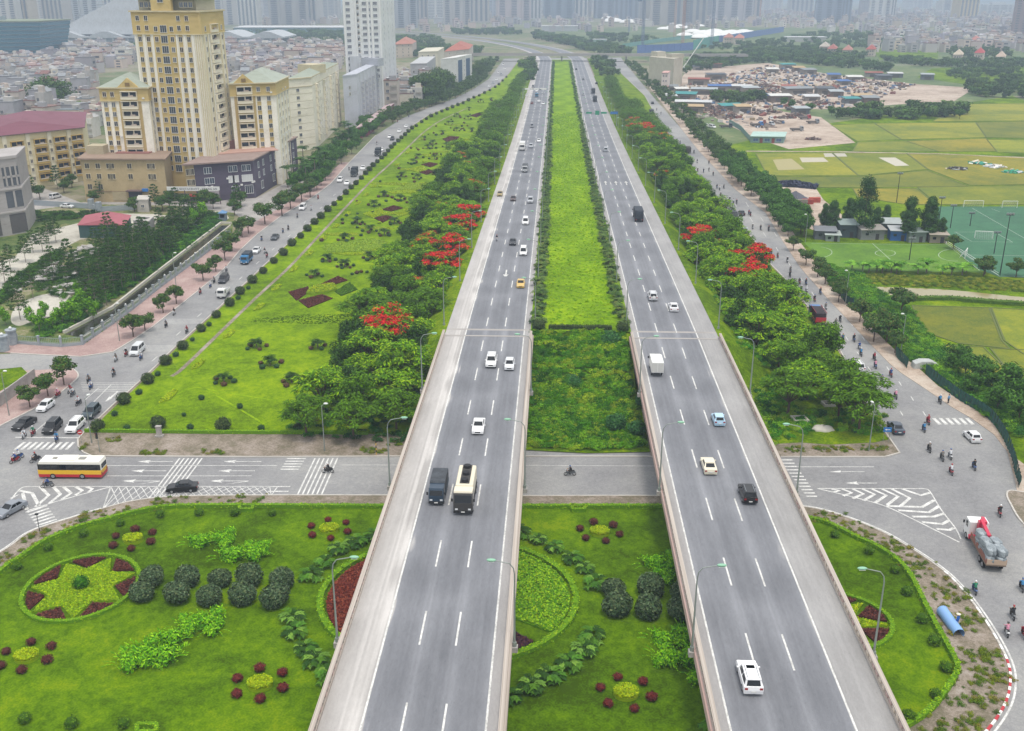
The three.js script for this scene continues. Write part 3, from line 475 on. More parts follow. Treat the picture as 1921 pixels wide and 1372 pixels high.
// the great round bed that the left bridge crosses
{
  const o = thing('round_flower_bed', 'great round bed crossed by the left bridge, maroon left and lime right', 'flower bed'), L = P(600, 1130), Rr = P(1080, 1118), c = L.clone().add(Rr).multiplyScalar(.5), rx = (Rr.x - L.x) / 2, rz = 13.6, at = (r, a) => [c.x + rx * r * Math.cos(a), c.z + rz * r * Math.sin(a)], arc = (r, a0, a1, n = 18) => [...Array(n + 1)].map((_, k) => at(r, a0 + (a1 - a0) * k / n));
  part('hedge_ring', hedgeG(arc(1, 0, 6.2832, 60), .9, .6, .15, .26, HED), leafMat, o);
  part('maroon_crescent', bedG([...arc(.95, 1.9, 4.4), ...arc(.55, 4.2, 2.1)], .17, .3, 60, [0x6a2c22, 0x7c3a2a, 0x8a4a34, 0x5a241c], .4), leafMat, o);
  part('green_planting', bedG([...arc(.53, 2.0, 4.3), ...arc(.2, 4.3, 2.0)], .17, .4, 40, GREEN.mid, .5), leafMat, o);
  part('lime_planting', bedG([...arc(.95, -1.45, .55), ...arc(.35, .5, -1.3)], .17, .34, 70, [0x5f9012, 0x79a414, 0x8cb01a, 0x4a7e14], .4), leafMat, o);
  part('purple_planting', bedG([...arc(.93, .75, 1.5), ...arc(.5, 1.5, .75)], .17, .3, 60, [0x3a2436, 0x4a2f3a, 0x55382f], .3), leafMat, o);
}
// yellow ovals ringed by maroon shrubs
const maroonBall = [ballBush('maroon_shrub', GREEN.maroon, .62, 200, .2, .75), ballBush('maroon_shrub', [0x5f2622, 0x72302a, 0x4a201e], .62, 200, .2, .75)];
const roseSpots = [[250, 1015, 'below the left hedge'], [618, 996, 'beside the left bridge'], [50, 1235, 'at the left picture edge'], [488, 1287, 'near the bottom left of the bridge'], [1125, 1001, 'between the bridges near the hedge'], [1174, 1304, 'between the bridges near the bottom']];
roseSpots.forEach(([x, y, where], i) => {
  const c = P(x, y, .17), pts = [...Array(20)].map((_, k) => [c.x + 1.35 * Math.cos(k * .314), c.z + 1.15 * Math.sin(k * .314)]);
  solo('yellow_bush', bedG(pts, .17, .24, 260, GREEN.yellow, .7), leafMat, `low oval yellow bush ringed by maroon shrubs, ${where}`, 'bush', 'yellow ovals');
  for (let k = 0; k < 6; k++) { const a = k * 1.047 + .26, d = 2.75; put(maroonBall[i % 2], 'maroon_shrub', `small round maroon shrub ${['right of', 'front right of', 'front left of', 'left of', 'back left of', 'back right of'][k]} the oval ${where}`, 'shrub', 'maroon shrubs ' + where, V(c.x + d * Math.cos(a), .17, c.z + d * .95 * Math.sin(a)), a, rr(.85, 1.1)); }
});
// dark round bushes, lime shrubs and fan palms on the roundabout
const bigBall = [0, 1, 2].map(() => ballBush('round_bush', [0x34462a, 0x405436, 0x4e6342, 0x607050], 1.7, 1700, .38, .9));
[[286, 1095], [268, 1124], [353, 1097], [334, 1127], [412, 1098], [393, 1132], [468, 1098], [456, 1130], [530, 1099], [517, 1136]].forEach(([x, y], i) => put(bigBall[i % 3], 'round_bush', `big round dark bush, ${ord(Math.floor(i / 2) + 1)} from the star bed in the ${i % 2 ? 'front' : 'back'} row`, 'bush', 'double row of big round bushes', P(x, y, .17), i * 1.3, rr(.82, 1)).scale.multiply(V(rr(.92, 1.1), rr(.85, 1.05), rr(.92, 1.1))));
[[1158, 1152], [1216, 1157], [1278, 1160], [1150, 1118], [1219, 1116], [1282, 1126]].forEach(([x, y], i) => put(bigBall[(i + 1) % 3], 'round_bush', `big round dark bush between the bridges, ${ord(i % 3 + 1)} from left in the ${i < 3 ? 'front' : 'back'} row`, 'bush', 'round bushes between the bridges', P(x, y, .17), i * 1.7, rr(.8, 1)).scale.multiply(V(rr(.92, 1.1), rr(.85, 1.05), rr(.92, 1.1))));
function sprawl(name, hexes, r) { const o = new THREE.Group(); o.name = name; const L = new Leaves(); for (let k = 0; k < 9; k++) puff(L, [rr(-r, r) * .6, rr(.4, 1.3), rr(-r, r) * .5], r * .45, .7, 130, .5, .15, hexes, .5, .3); for (let k = 0; k < 26; k++) { const a = rr(0, 6.28), d = r * rr(.3, 1), e = rr(.2, 1.1); let x = Math.cos(a) * d, y = .6, z = Math.sin(a) * d * .8; for (let j = 0; j < 5; j++) { L.leaf(x, y, z, Math.cos(a) * Math.cos(e), Math.sin(e), Math.sin(a) * Math.cos(e), 0, 1, .2, .4, .16, tint(pick(hexes))); x += Math.cos(a) * .25; y += Math.sin(e) * .25 - j * .05; z += Math.sin(a) * .25; } } part('foliage', L.geo(), leafMat, o); return o; }
const limeSpread = [0, 1, 2].map(() => sprawl('lime_shrub', [0x5c9a0c, 0x74b010, 0x8cc018, 0x448010], 2.3));
[[372, 1022], [425, 1018], [478, 1042], [432, 1048], [400, 1178], [355, 1180], [318, 1205], [275, 1235], [245, 1245], [300, 1240]].forEach(([x, y], i) => put(limeSpread[i % 3], 'lime_shrub', `sprawling bright lime shrub ${i < 4 ? 'behind' : 'in front of'} the dark bush rows, ${ord(i < 4 ? i + 1 : i - 3)} from ${i < 4 ? 'left' : 'the bushes'}`, 'shrub', 'sprawling lime shrubs', P(x, y, .17), i * 2.1, rr(.9, 1.1)));
[[1225, 1062], [1250, 1085], [1262, 1055], [1240, 1205], [1285, 1200], [1250, 1240], [1295, 1238], [1322, 1275]].forEach(([x, y], i) => put(limeSpread[i % 3], 'lime_shrub', `sprawling lime shrub beside the right bridge, ${ord(i + 1)} towards the bottom`, 'shrub', 'lime shrubs beside the right bridge', P(x, y, .17), i * 1.9, rr(.8, 1)));
const fanPalm = [0, 1, 2].map(() => rosette('fan_palm', [0x2c4c14, 0x3c6418, 0x4c781e, 0x6a9034], 24, 1.7, .42, 1.45, 0, true, .3));
[[703, 1010], [668, 1022], [635, 1036], [609, 1060], [585, 1083], [549, 1165], [554, 1192], [572, 1222], [594, 1246], [617, 1272], [977, 1003], [1009, 1017], [1041, 1032], [1073, 1052], [1098, 1072], [1116, 1098], [1113, 1197], [1095, 1225], [1068, 1252], [1030, 1274], [997, 1294], [958, 1312], [1340, 1368]].forEach(([x, y], i) => put(fanPalm[i % 3], 'fan_palm', i < 10 ? `low fan palm left of the great round bed, ${ord(i + 1)} from the back` : i === 22 ? 'low fan palm at the bottom edge beside right bridge' : `low fan palm right of the great round bed, ${ord(i - 9)} from the back`, 'palm', 'fan palms round the great bed', P(x, y, .17), i, rr(.9, 1.15)));
// small bushes inside the roundabout hedge
const hedgeBall = ballBush('hedge_bush', [0x38580c, 0x486a10, 0x587a12], .72, 260, .22, .85);
[[34, 1068], [91, 1032], [157, 1006], [226, 986], [300, 970], [374, 967], [441, 967], [511, 967], [47, 1355], [135, 1364], [232, 1364], [1566, 1008], [1630, 1039], [1679, 1074], [1701, 1116], [1729, 1167], [1752, 1209], [1774, 1259], [1755, 1308], [1704, 1350]].forEach(([x, y], i) => put(hedgeBall, 'hedge_bush', i < 8 ? `small round green bush inside the left hedge, ${ord(i + 1)} from the left edge` : i < 11 ? `small round bush at the bottom left of the lawn, ${ord(i - 7)} from left` : `small round bush inside the right hedge, ${ord(i - 10)} from the bridge round`, 'bush', 'bushes inside the roundabout hedge', P(x, y, .17), i, rr(.85, 1.1)));

// thickets
{
  const slope = (x, z) => { const k = (z + 189.5) / 24; return k < 0 || k > 1 ? .15 : .15 + 6.7 * Math.pow(1 - k, 1.3); };
  const zone = [[-3.6, -189], [14.6, -189], [14.6, P(1230, 842).z], [5, P(1100, 846).z], [-3.6, P(990, 838).z]];
  thicket('undergrowth', 'tangled green undergrowth between the two bridges', 'undergrowth', spotsIn(zone, 2000, slope), [0x42780a, 0x548a0c, 0x6c9c10, 0x30600e, 0x86a01a], [.5, 1.25]);
  const big = ballBush('shrub', [0x2a5426, 0x356230, 0x44703a], 2.2, 900, .5, .8);
  [[1145, 640, 1.1], [1155, 790, .8], [1195, 800, .7], [1075, 715, .8], [1100, 640, .7], [1205, 745, .6]].forEach(([x, y, s], i) => put(big, 'shrub', `dark leafy shrub in the undergrowth between the bridges, ${ord(i + 1)} counted from the top`, 'shrub', 'shrubs between the bridges', P(x, y + 15, i === 0 || i === 4 ? 4 : .6), i, s));
  thicket('undergrowth', 'green undergrowth on the bank right of the highway', 'undergrowth', [...spotsIn([[33.5, -150], [44, -158], [45, -210], [40, -300], [36.5, -300], [36.5, -200]], 900, (x, z) => Math.max(.15, (z < -185 ? deckH(-z) : 0) - (x - hwR - 1.5) / 1.5)), ...spotsIn(G2([[1480, 800], [1520, 770], [1660, 780], [1640, 820]]), 90)], [0x44801a, 0x5a9418, 0x74a41c, 0x2f6620, 0x86a82a]);
  thicket('undergrowth', 'dark undergrowth below the belt of trees left of the highway', 'undergrowth', [...spotsIn([[-23, -150], [-45, -152], [-44, -420], [-26, -600], [-24, -420], [-30, -300], [-33, -190], [-23, -186]], 1600)], [0x2a5a1a, 0x38701c, 0x4a8420, 0x265020]);
  thicket('undergrowth', 'undergrowth below the belt of trees right of the highway', 'undergrowth', spotsIn([[44, -172], [56, -172], [56, -560], [38, -560], [40, -300]], 1300), [0x2a5a1a, 0x38701c, 0x4a8420, 0x2a5424]);
}
// bushes down both sides of the median and the meadow grass between
{
  const date = [0, 1].map(() => rosette('median_palm', [0x3c5a24, 0x4d6a2c, 0x5c7434, 0x6e7c3c], 22, 2.3, .55, 1.35, .9));
  let n = 0; for (const [x, side] of [[-2.8, 'left'], [14, 'right']]) { n = 0; for (let s = 192; s < 560; s += rr(4.6, 6) * (s > 350 ? 1.5 : 1)) { n++; put(pick(date), 'median_palm', `dusty young palm, ${ord(n)} back along the ${side} side of the grass median`, 'palm', `palms on the ${side} side of the median`, V(x + rr(-.5, .5), deckH(s) + .1, -s), R() * 6, rr(.7, 1.05)); } }
  const spots = []; for (const x of [-2.9, 14.1]) for (let s = 190; s < 1080; s += s < 500 ? 1 : 2) spots.push([x + rr(-.9, .9), deckH(s) + .1, -s + rr(-.6, .6)]);
  thicket('median_shrubs', 'grey-green shrubs edging both sides of the grass median', 'shrubs', spots, [0x3e5c2c, 0x4c6a34, 0x58703c, 0x345030], [.7, 1.25]);
  const tips = []; for (let s = 190.5; s < 620; s += .25) for (let k = 0; k < 4; k++) tips.push([rr(-1.3, 12.5), deckH(s) + .02, -s]);
  thicket('median_grass', 'tall bright lime grass on the highway median', 'grass', tips, [0x7aa604, 0x8cb406, 0x9cba0a, 0x6c9a06], [.16, .42]);
  const row = ballBush('shrub', GREEN.blue, 1.1, 260, .3, .8);
  solo('hedge', hedgeG([[-.6, -190.2], [3, -190.4], [5, -190.1], [9, -190.3], [11.6, -190.2]], 1.2, .9, 6.95, .3, GREEN.blue, 60), leafMat, 'dark low hedge across the near end of the median', 'hedge');
  for (const k of [0, 6]) put(row, 'shrub', `dark bush at the near ${k ? 'right' : 'left'} corner of the median`, 'shrub', 'shrubs across the median end', V(-2.6 + k * 2.75, 6.9, -190 + rr(-.4, .4)), k, k === 0 || k === 6 ? 1.25 : rr(.7, 1));
}
// longer grass and trodden lines on the left lawn
thicket('rough_grass', 'band of longer dark grass across the left lawn', 'grass', spotsIn(G2([[470, 600], [560, 592], [690, 590], [690, 606], [600, 610], [470, 606]]), 900), [0x446400, 0x547600, 0x3c5a02], [.12, .26]);
for (const l of [[[368, 722], [430, 758], [500, 800]], [[300, 760], [360, 730], [420, 738], [560, 760]], [[640, 560], [690, 556], [700, 590]]]) struct('path', stripG(G2(smooth(l, 4)), .4, .181), mats.lime);
// more low planting up the left lawn
{
  const far = G2([[560, 470], [700, 350], [800, 245], [900, 200], [905, 225], [850, 290], [800, 340], [745, 400], [690, 445]]), yellowTuft = ballBush('ground_shrub', GREEN.yellow, .7, 90, .3, .5);
  spotsIn(far, 75).forEach(([x, , z], i) => { const k = i % 5 === 0; put(k ? yellowTuft : tuft[i % 2], k ? 'ground_shrub' : 'garden_shrub', k ? `low yellow-green tuft among the left lawn cycads, ${ord(i / 5 + 1)} of those` : `single small round shrub between the left lawn cycads, ${ord(i + 1)} of the scatter`, 'shrub', k ? 'yellow tufts of the left lawn' : 'single shrubs of the left lawn', V(x, .17, z), i, rr(.8, 1.5)); });
  [[735, 345, 9, 3], [795, 345, 7, 2.6], [845, 285, 9, 3], [770, 318, 6, 2.4], [860, 235, 9, 3], [705, 428, 7, 2], [880, 262, 7, 2.4], [640, 440, 7, 2]].forEach(([x, y, rx, rz], i) => { const c = P(x, y, .17), pts = [...Array(16)].map((_, k) => { const r = rr(.6, 1.1); return [c.x + rx * r * Math.cos(k * .3927), c.z + rz * r * Math.sin(k * .3927)]; }); solo('ground_cover_bed', bedG(pts, .17, .35, 26, [0x869c10, 0x98a818, 0x728c0c], .22), leafMat, `irregular yellow-green patch among the left lawn cycads, ${ord(i + 1)} of those`, 'flower bed', 'irregular yellow patches'); });
}
// ---------- parapets, lamps, markings, signs ----------
const parMat = T(rampTex(512, 6, [0x948a80, 0xaca298, 0xbab2a8, 0xc8c2b8], [6, 30, 120], [1, 1, 1], 71, 2)), parPink = T(rampTex(512, 6, [0xa08680, 0xb89c94, 0xc4b0a8], [6, 30, 120], [1, 1, 1], 72, 2)), parCream = T(rampTex(512, 6, [0xb9ab9a, 0xcfc2b0, 0xddd3c4], [6, 30, 120], [1, 1, 1], 73, 2));
const bal = boxG(.34, .52, .6, 0, .26, 0);
[[hwL - .12, 'outer parapet of the left bridge'], [-4.1, 'inner parapet of the left bridge'], [15.3, 'inner parapet of the right bridge'], [hwR + .12, 'outer parapet of the right bridge']].forEach(([x, l], i) => {
  const o = thing('parapet', `worn pink concrete balustrade, ${l}`, 'parapet', 'bridge parapets', V(x, 7, 0)), len = 146, mid = -113;
  part('plinth', boxG(.5, .34, len, 0, .17, mid), parMat, o); part('top_rail', boxG(.46, .16, len, 0, .94, mid), parMat, o); part('edge_beam', boxG(.3, .9, len, i % 2 === 0 ? -.32 : .32, -.3, mid), i === 2 ? parPink : parMat, o);
  let n = 0; for (let z = -58; z > -185.5; z -= 1.06) { const m = i === 3 ? (Math.floor(n / 2) % 2 ? parCream : parPink) : n % 3 ? parPink : parMat; part('baluster', bal, m, o, [0, .34, z]); n++; }
});
const lampMat = M(0x8f9792, .5, { metalness: .4 }), lampHead = M(0x86b79a, .5), lampGlass = M(0xd8dcd8, .3);
const lampPole = merge([cylG(.13, .07, 8.6, 8), limb([0, 8.5, 0], [.12, 9.2, 0], .07, .06), limb([.12, 9.2, 0], [.5, 9.7, 0], .06, .055), limb([.5, 9.7, 0], [1.9, 10, 0], .055, .045), cylG(.24, .22, .5, 8)]);
const lampHeadG = new THREE.SphereGeometry(.5, 10, 6).scale(1, .3, .42).translate(2.3, 10.05, 0), lampGlassG = boxG(.6, .05, .28, 2.3, 9.9, 0), lampFoot = boxG(.7, .6, .7, 0, -.3, 0);
const lampProto = new THREE.Group(); lampProto.name = 'street_lamp'; part('pole', lampPole, lampMat, lampProto); { const h = part('lamp_head', lampHeadG, lampHead, lampProto); part('lens', lampGlassG, lampGlass, h); }
[[hwL - .75, 0, 'left outer edge', 1], [-3.4, Math.PI, 'left bridge inner edge', -1], [14.65, 0, 'right bridge inner edge', 1], [hwR + .75, Math.PI, 'right outer edge', -1]].forEach(([x, turn, l], r) => {
  for (let k = 0; k < 19; k++) { const s = 87 + 35 * k, o = put(lampProto, 'street_lamp', `tall green-headed street lamp on the highway's ${l}, ${ord(k + 1)} from the front`, 'street lamp', 'lamps on the highway ' + l, V(x + bend(s), deckH(s), -s), turn); if (s < 186) part('bracket', lampFoot, mats.concrete, o); }
});
const poleProto = new THREE.Group(); poleProto.name = 'lamp_post'; part('pole', merge([cylG(.1, .06, 8, 7), limb([0, 7.9, 0], [.5, 8.3, 0], .05, .04)]), lampMat, poleProto); part('lamp_head', new THREE.SphereGeometry(.32, 8, 6).scale(1.2, .5, .6).translate(.7, 8.35, 0), lampGlass, poleProto);
[[609, 847, 0, 'grey lamp post on the paving by the left front trees'], [1630, 847, 2, 'grey lamp post beside the blue sign on right corner'], [172, 832, 1, 'grey lamp post at the left garden corner'], [1690, 662, 3.1, 'lamp post behind right roadside trees, nearest the junction'], [1586, 572, 3.1, 'lamp post behind right roadside trees, second from the junction'], [1511, 455, 3.1, 'lamp post by right road near the small football pitch'], [224, 640, 0, 'lamp post on the pink pavement, nearest the side street'], [330, 535, 0, 'lamp post on the pink pavement, second from side street'], [17, 780, 0, 'lamp post on the lower left pavement corner']].forEach(([x, y, a, l]) => put(poleProto, 'lamp_post', l, 'street lamp', 'lamp posts on the ground', P(x, y, .1), a));
// painted lines
const MARK_Y = .036;
const lines = struct('road_marking');
const mk = (n, g) => part(n, g, mats.mark, lines);
const seg = (a, b, w = .16) => stripG(G2([a, b]), w, MARK_Y), quad = (...p) => sheetG(G2(p), MARK_Y);
function arrowPx(x0, x1, y, w = .16, turn = 0) { const a = P(x0, y), b = P(x1, y), d = b.clone().sub(a), L = d.length(); d.normalize(); const n = V(-d.z, 0, d.x), q = (t, s) => [a.x + d.x * t + n.x * s, a.z + d.z * t + n.z * s]; const pts = [q(0, 0), q(2, -.55), q(1.7, -w / 2), q(L, -w / 2), q(L, w / 2), q(1.7, w / 2), q(2, .55)]; if (turn) pts.splice(4, 0, q(L * .55, -w / 2), q(L * .8, -1.1), q(L * .6, -1.0)); return sheetG(turn ? [q(0, 0), q(2, -.55), q(1.7, -w / 2), q(L, -w / 2), q(L, w / 2), q(1.7, w / 2), q(2, .55)] : pts, MARK_Y); }
for (const [x0, x1] of [[258, 324], [419, 490]]) mk('lane_arrow', arrowPx(x0, x1, 866.5));
for (const [x0, x1] of [[246, 312], [409, 478]]) mk('lane_arrow', arrowPx(x0, x1, 884));
for (const [x0, x1] of [[229, 300], [393, 466]]) { mk('lane_arrow', arrowPx(x0, x1, 903)); mk('lane_arrow', quad([x0 + 28, 909.5], [x0 + 40, 908.5], [x1 - 6, 903.5], [x1, 904])); }
mk('lane_line', seg([200, 874], [520, 874], .14)); mk('lane_line', seg([200, 893.5], [472, 893.5], .14)); mk('lane_line', seg([58, 913.5], [545, 913], .16)); mk('lane_line', seg([640, 873], [775, 873], .1)); mk('lane_line', seg([985, 873.5], [1235, 875], .1));
for (let k = 0; k < 6; k++) { mk('crossing_stripe', seg([337 + k * 8.4, 860], [279 + k * 8.6, 936], .24)); mk('crossing_stripe', seg([591 + k * 8.4, 860], [557 + k * 9, 931], .24)); }
for (let k = 0; k < 5; k++) mk('crossing_bar', seg([538 - k * 3, 861 + k * 5], [573 - k * 3.2, 861 + k * 5], .34));
for (let k = 0; k < 3; k++) mk('crossing_bar', seg([505 - k * 3, 913.5 + k * 9], [544 - k * 3, 913.5 + k * 9], .3));
{ // cross-hatched box along the kerb
  const top = (t) => [208 + t * 312, 914], bot = (t) => [193 + t * 316, 956 - 23 * Math.min(1, t / .45)];
  mk('box_outline', seg([207, 914], [193, 955], .16)); mk('box_outline', seg([521, 913], [508, 931], .16));
  for (let k = 0; k < 22; k++) { const t = k / 22, u = Math.min(1, t + .1), w = Math.max(0, t - .1); mk('hatch_line', seg(top(t), bot(u), .12)); mk('hatch_line', seg(top(t), bot(w), .12)); }
  mk('edge_line', stripG(G2(smooth([[193, 957], [252, 943], [335, 934.5], [480, 933.5]], 4)), .16, MARK_Y)); mk('edge_line', seg([480, 933.5], [735, 932.8], .2)); mk('edge_line', seg([972, 933.5], [1250, 933.5], .2));
}
// chevron islands
function chevrons(apex, a, b, n, rev) { mk('island_outline', seg(apex, a, .22)); mk('island_outline', seg(apex, b, .22)); }
mk('island_outline', stripG(G2(smooth([[20, 938], [35, 920], [46, 914], [60, 913.5]], 4)), .2, MARK_Y)); mk('island_outline', stripG(G2([[207, 914], [150, 929], [100, 943], [54, 958], [48, 962]]), .22, MARK_Y));
for (const [a, m, b] of [[[20, 936], [42, 925], [50, 957]], [[36, 921], [60, 926], [73, 950]], [[75, 914], [91, 930], [66, 952]], [[100, 914], [113, 928], [92, 945]], [[119, 914], [133, 926], [115, 938]], [[142, 914], [154, 921], [141, 930]], [[162, 914], [173, 918], [165, 924]]]) mk('chevron', stripG(G2([a, m, b]), .5, MARK_Y + .002));
for (let k = 0; k < 8; k++) mk('crossing_bar', seg([50 + k * 3.6, 962 + k * 5], [88 + k * 3.6, 949 + k * 5.2], .4));
for (let k = 0; k < 9; k++) mk('crossing_bar', seg([138 - k * 11.5, 830], [124 - k * 12, 844], .5));
mk('stop_line', seg([28, 821], [150, 822], .3));
for (let k = 0; k < 6; k++) { mk('crossing_stripe', seg([150 + k, 719 + k * 3], [258 - k * 3, 719 + k * 3.2], .14)); mk('crossing_stripe', seg([262 + k, 649 + k * 2], [328 - k * 2, 649 + k * 2], .12)); mk('crossing_stripe', seg([308 + k, 599 + k * 1.6], [382 - k * 2, 599 + k * 1.6], .1)); }
mk('lane_arrow', sheetG(G2([[197, 754], [206, 743], [205, 746.5], [220, 734], [222, 735], [208, 748], [210, 748.5]]), MARK_Y));
mk('lane_line', seg([208, 722], [175, 755], .14)); mk('lane_line', seg([185, 728], [158, 752], .12)); mk('lane_line', seg([95, 785], [60, 815], .14));
for (const [x, y, d] of [[330, 630, 9], [285, 678, 10], [370, 595, 8], [410, 557, 7], [448, 525, 6], [480, 496, 6], [510, 470, 5], [540, 445, 5], [570, 418, 4], [600, 392, 4], [625, 368, 4], [650, 343, 3], [672, 318, 3], [700, 290, 3], [728, 262, 3]]) { mk('lane_dash', seg([x, y], [x + d, y - d * .9], .16)); }
for (let y = 380; y < 800; y += 28) { const t = (y - 380) / 420, xl = 1350 + 305 * Math.pow(t, .83), xr = 1425 + 380 * Math.pow(t, 1.0); for (const f of [.36, .66]) { const x = xl + (xr - xl) * f; mk('lane_dash', seg([x, y], [x + 5, y + 8], .15)); } }
for (let k = 0; k < 6; k++) mk('crossing_bar', seg([1752 + k * 12.4, 785], [1764 + k * 12.4, 797], .6));
for (let k = 0; k < 12; k++) mk('crossing_bar', seg([1462 + k * 4.6, 863.5 + k * 6.2], [1487 + k * 4.2, 863.5 + k * 6.2], .36));
mk('lane_line', seg([1495, 876.5], [1640, 876.5], .16)); mk('lane_arrow', arrowPx(1586, 1646, 907, .2)); mk('lane_arrow', sheetG(G2([[1555, 886], [1578, 883.5], [1577, 887]]), MARK_Y)); mk('lane_line', seg([1578, 885.5], [1622, 885.5], .14));
mk('island_outline', seg([1533, 917], [1735, 917.5], .2)); mk('island_outline', stripG(G2(smooth([[1533, 917], [1600, 933], [1660, 950], [1720, 978], [1800, 1018]], 4)), .22, MARK_Y)); mk('island_outline', stripG(G2(smooth([[1735, 917.5], [1745, 923], [1766, 957], [1793, 992], [1803, 1012]], 4)), .18, MARK_Y));
for (const [a, m, b] of [[[1560, 918], [1575, 921], [1563, 924]], [[1580, 918], [1598, 925], [1582, 931]], [[1600, 918], [1620, 927], [1600, 936]], [[1618, 918], [1641, 928], [1620, 940]], [[1636, 918], [1663, 930], [1642, 944]], [[1655, 918], [1685, 932], [1665, 948]], [[1673, 918], [1707, 935], [1690, 950]], [[1693, 918], [1728, 930], [1745, 925]], [[1663, 950], [1730, 952], [1753, 939]], [[1685, 958], [1743, 962], [1762, 950]], [[1712, 970], [1752, 970], [1772, 964]], [[1730, 980], [1768, 984], [1781, 977]], [[1757, 993], [1782, 995], [1790, 991]]]) mk('chevron', stripG(G2([a, m, b]), .5, MARK_Y + .002));
mk('edge_line', stripG(G2(rbKerb.filter(([x, y]) => x > 1501 && y > 940).map(([x, y]) => [x, y])), .22, MARK_Y, -.55)); mk('edge_line', stripG(G2(srl.slice(0, 9)), .2, MARK_Y, -.4));
mk('edge_line', stripG(rbKerbW.filter((_, i) => rbKerb[i][0] < 200), .2, MARK_Y, -.5));
// red and white kerb blocks at the right bend
{ const k = thing('striped_kerb', 'red and white painted kerb stones on the right roundabout bend', 'kerb', null); let n = 0; const pts = rbKerbW.filter((_, i) => rbKerb[i][0] > 1760); for (let i = 0; i + 1 < pts.length; i++) { const [a, b] = pts[i], [c, d] = pts[i + 1], L = Math.hypot(c - a, d - b), m = Math.max(1, Math.round(L / 1)); for (let j = 0; j < m; j++) { const o = part('kerb_stone', boxG(L / m - .03, .23, .26, 0, .115, 0), n++ % 2 || rbKerb.length < 3 ? mats.white : (pts[i][1] > P(1890, 1240).z - 1 ? redPaint() : mats.kerb), k); o.position.set(a + (c - a) * (j + .5) / m, 0, b + (d - b) * (j + .5) / m); o.rotation.y = -Math.atan2(d - b, c - a); } } }
function redPaint() { return redPaint.m ??= M(0xb0323a, .7); }
// small street things
{
  const s = thing('traffic_light', 'traffic light on a thin pole at the left garden corner', 'traffic light', null, P(187, 849, .15), -.6); part('pole', cylG(.06, .05, 3.4, 8), lampMat, s); const h = part('signal_box', boxG(.34, 1, .26, 0, 3, .16), mats.black, s);
  for (const [y, c] of [[3.3, 0x7a1a18], [3, 0x6b5a18], [2.7, 0x1d4a2c]]) part('lens', new THREE.CylinderGeometry(.1, .1, .06, 12).rotateX(Math.PI / 2).translate(0, y, .3), M(c, .3), h);
  const n = thing('no_entry_sign', 'round red no-entry sign on the left corner', 'traffic sign', null, P(153, 833, .05), .2); part('pole', cylG(.035, .035, 2.2, 6), lampMat, n); part('disc', new THREE.CylinderGeometry(.42, .42, .04, 20).rotateX(Math.PI / 2).translate(0, 2.1, .05), M(0xb5202a, .5), n); part('white_bar', boxG(.56, .13, .02, 0, 2.1, .085), mats.white, n);
  const b = thing('direction_sign', 'blue rectangular road sign at the right corner kerb', 'traffic sign', null, P(1662, 829, .15), 0); part('post', merge([cylG(.04, .04, 2.6, 6, -.45), cylG(.04, .04, 2.6, 6, .45)]), lampMat, b); part('panel', boxG(1.3, .8, .05, 0, 2.2, .06), M(0x1f6fb4, .5), b);
  const arrow = part('white_arrow', arrowG(.9, .1, .16).rotateX(Math.PI / 2).rotateZ(Math.PI / 2), mats.white, b); arrow.position.set(.45, 2.2, .095);
  const m = thing('marker_stone', 'grey stone marker standing on paving before the left hedge', 'marker', null, P(299, 819, .14), 0); part('base', boxG(1.3, .25, .9, 0, .125, 0), mats.concrete, m); part('shaft', boxG(.8, 1.5, .5, 0, 1, 0), mats.concrete, m); part('cap', boxG(.95, .16, .62, 0, 1.83, 0), mats.concrete, m);
  const c = thing('camera_pole', 'thin dark pole on the roundabout paving near zebra crossing', 'pole', null, P(74, 997, .14)); part('pole', cylG(.05, .04, 2.6, 6), mats.darkMetal, c); part('camera_box', boxG(.4, .22, .3, 0, 2.65, 0), mats.darkMetal, c);
  const w = thing('warning_post', 'black and yellow striped post on the paving by the left bridge', 'post', null, P(706, 853, .14)); for (let k = 0; k < 6; k++) part('band', cylG(.07, .07, .4, 8, 0, k * .4), k % 2 ? mats.black : M(0xc9a21e, .6), w);
  for (const [x, y, s, l] of [[1500, 789, 1, 'square concrete well opening under the right trees, nearest the bridge'], [1554, 760, .8, 'small square concrete well opening deeper under the right trees']]) { const q = thing('concrete_pit', l, 'pit', 'concrete pits', P(x, y, .17), .15); for (const [a, bq, px, pz] of [[2.6, .3, 0, -1], [2.6, .3, 0, 1], [.3, 1.7, -1.15, 0], [.3, 1.7, 1.15, 0]]) part('rim', boxG(a * s, .5, bq * s, px * s, .25, pz * s), mats.pale, q); part('floor', boxG(2.2 * s, .05, 1.8 * s, 0, .03, 0), mats.black, q); }
  const gp = new THREE.SphereGeometry(1, 16, 8, 0, 6.29, 0, 1.57), gpp = gp.attributes.position; for (let i = 0; i < gpp.count; i++) { const k = 1 + .12 * Math.sin(i * 3.7); gpp.setXYZ(i, gpp.getX(i) * 1.8 * k, gpp.getY(i) * .7 * k, gpp.getZ(i) * 1.2 * k); } gp.computeVertexNormals(); const gr = solo('gravel_heap', gp, mats.pale, 'low pale heap of gravel on the right corner lawn', 'heap'); gr.position.copy(P(1544, 806, .17));
}
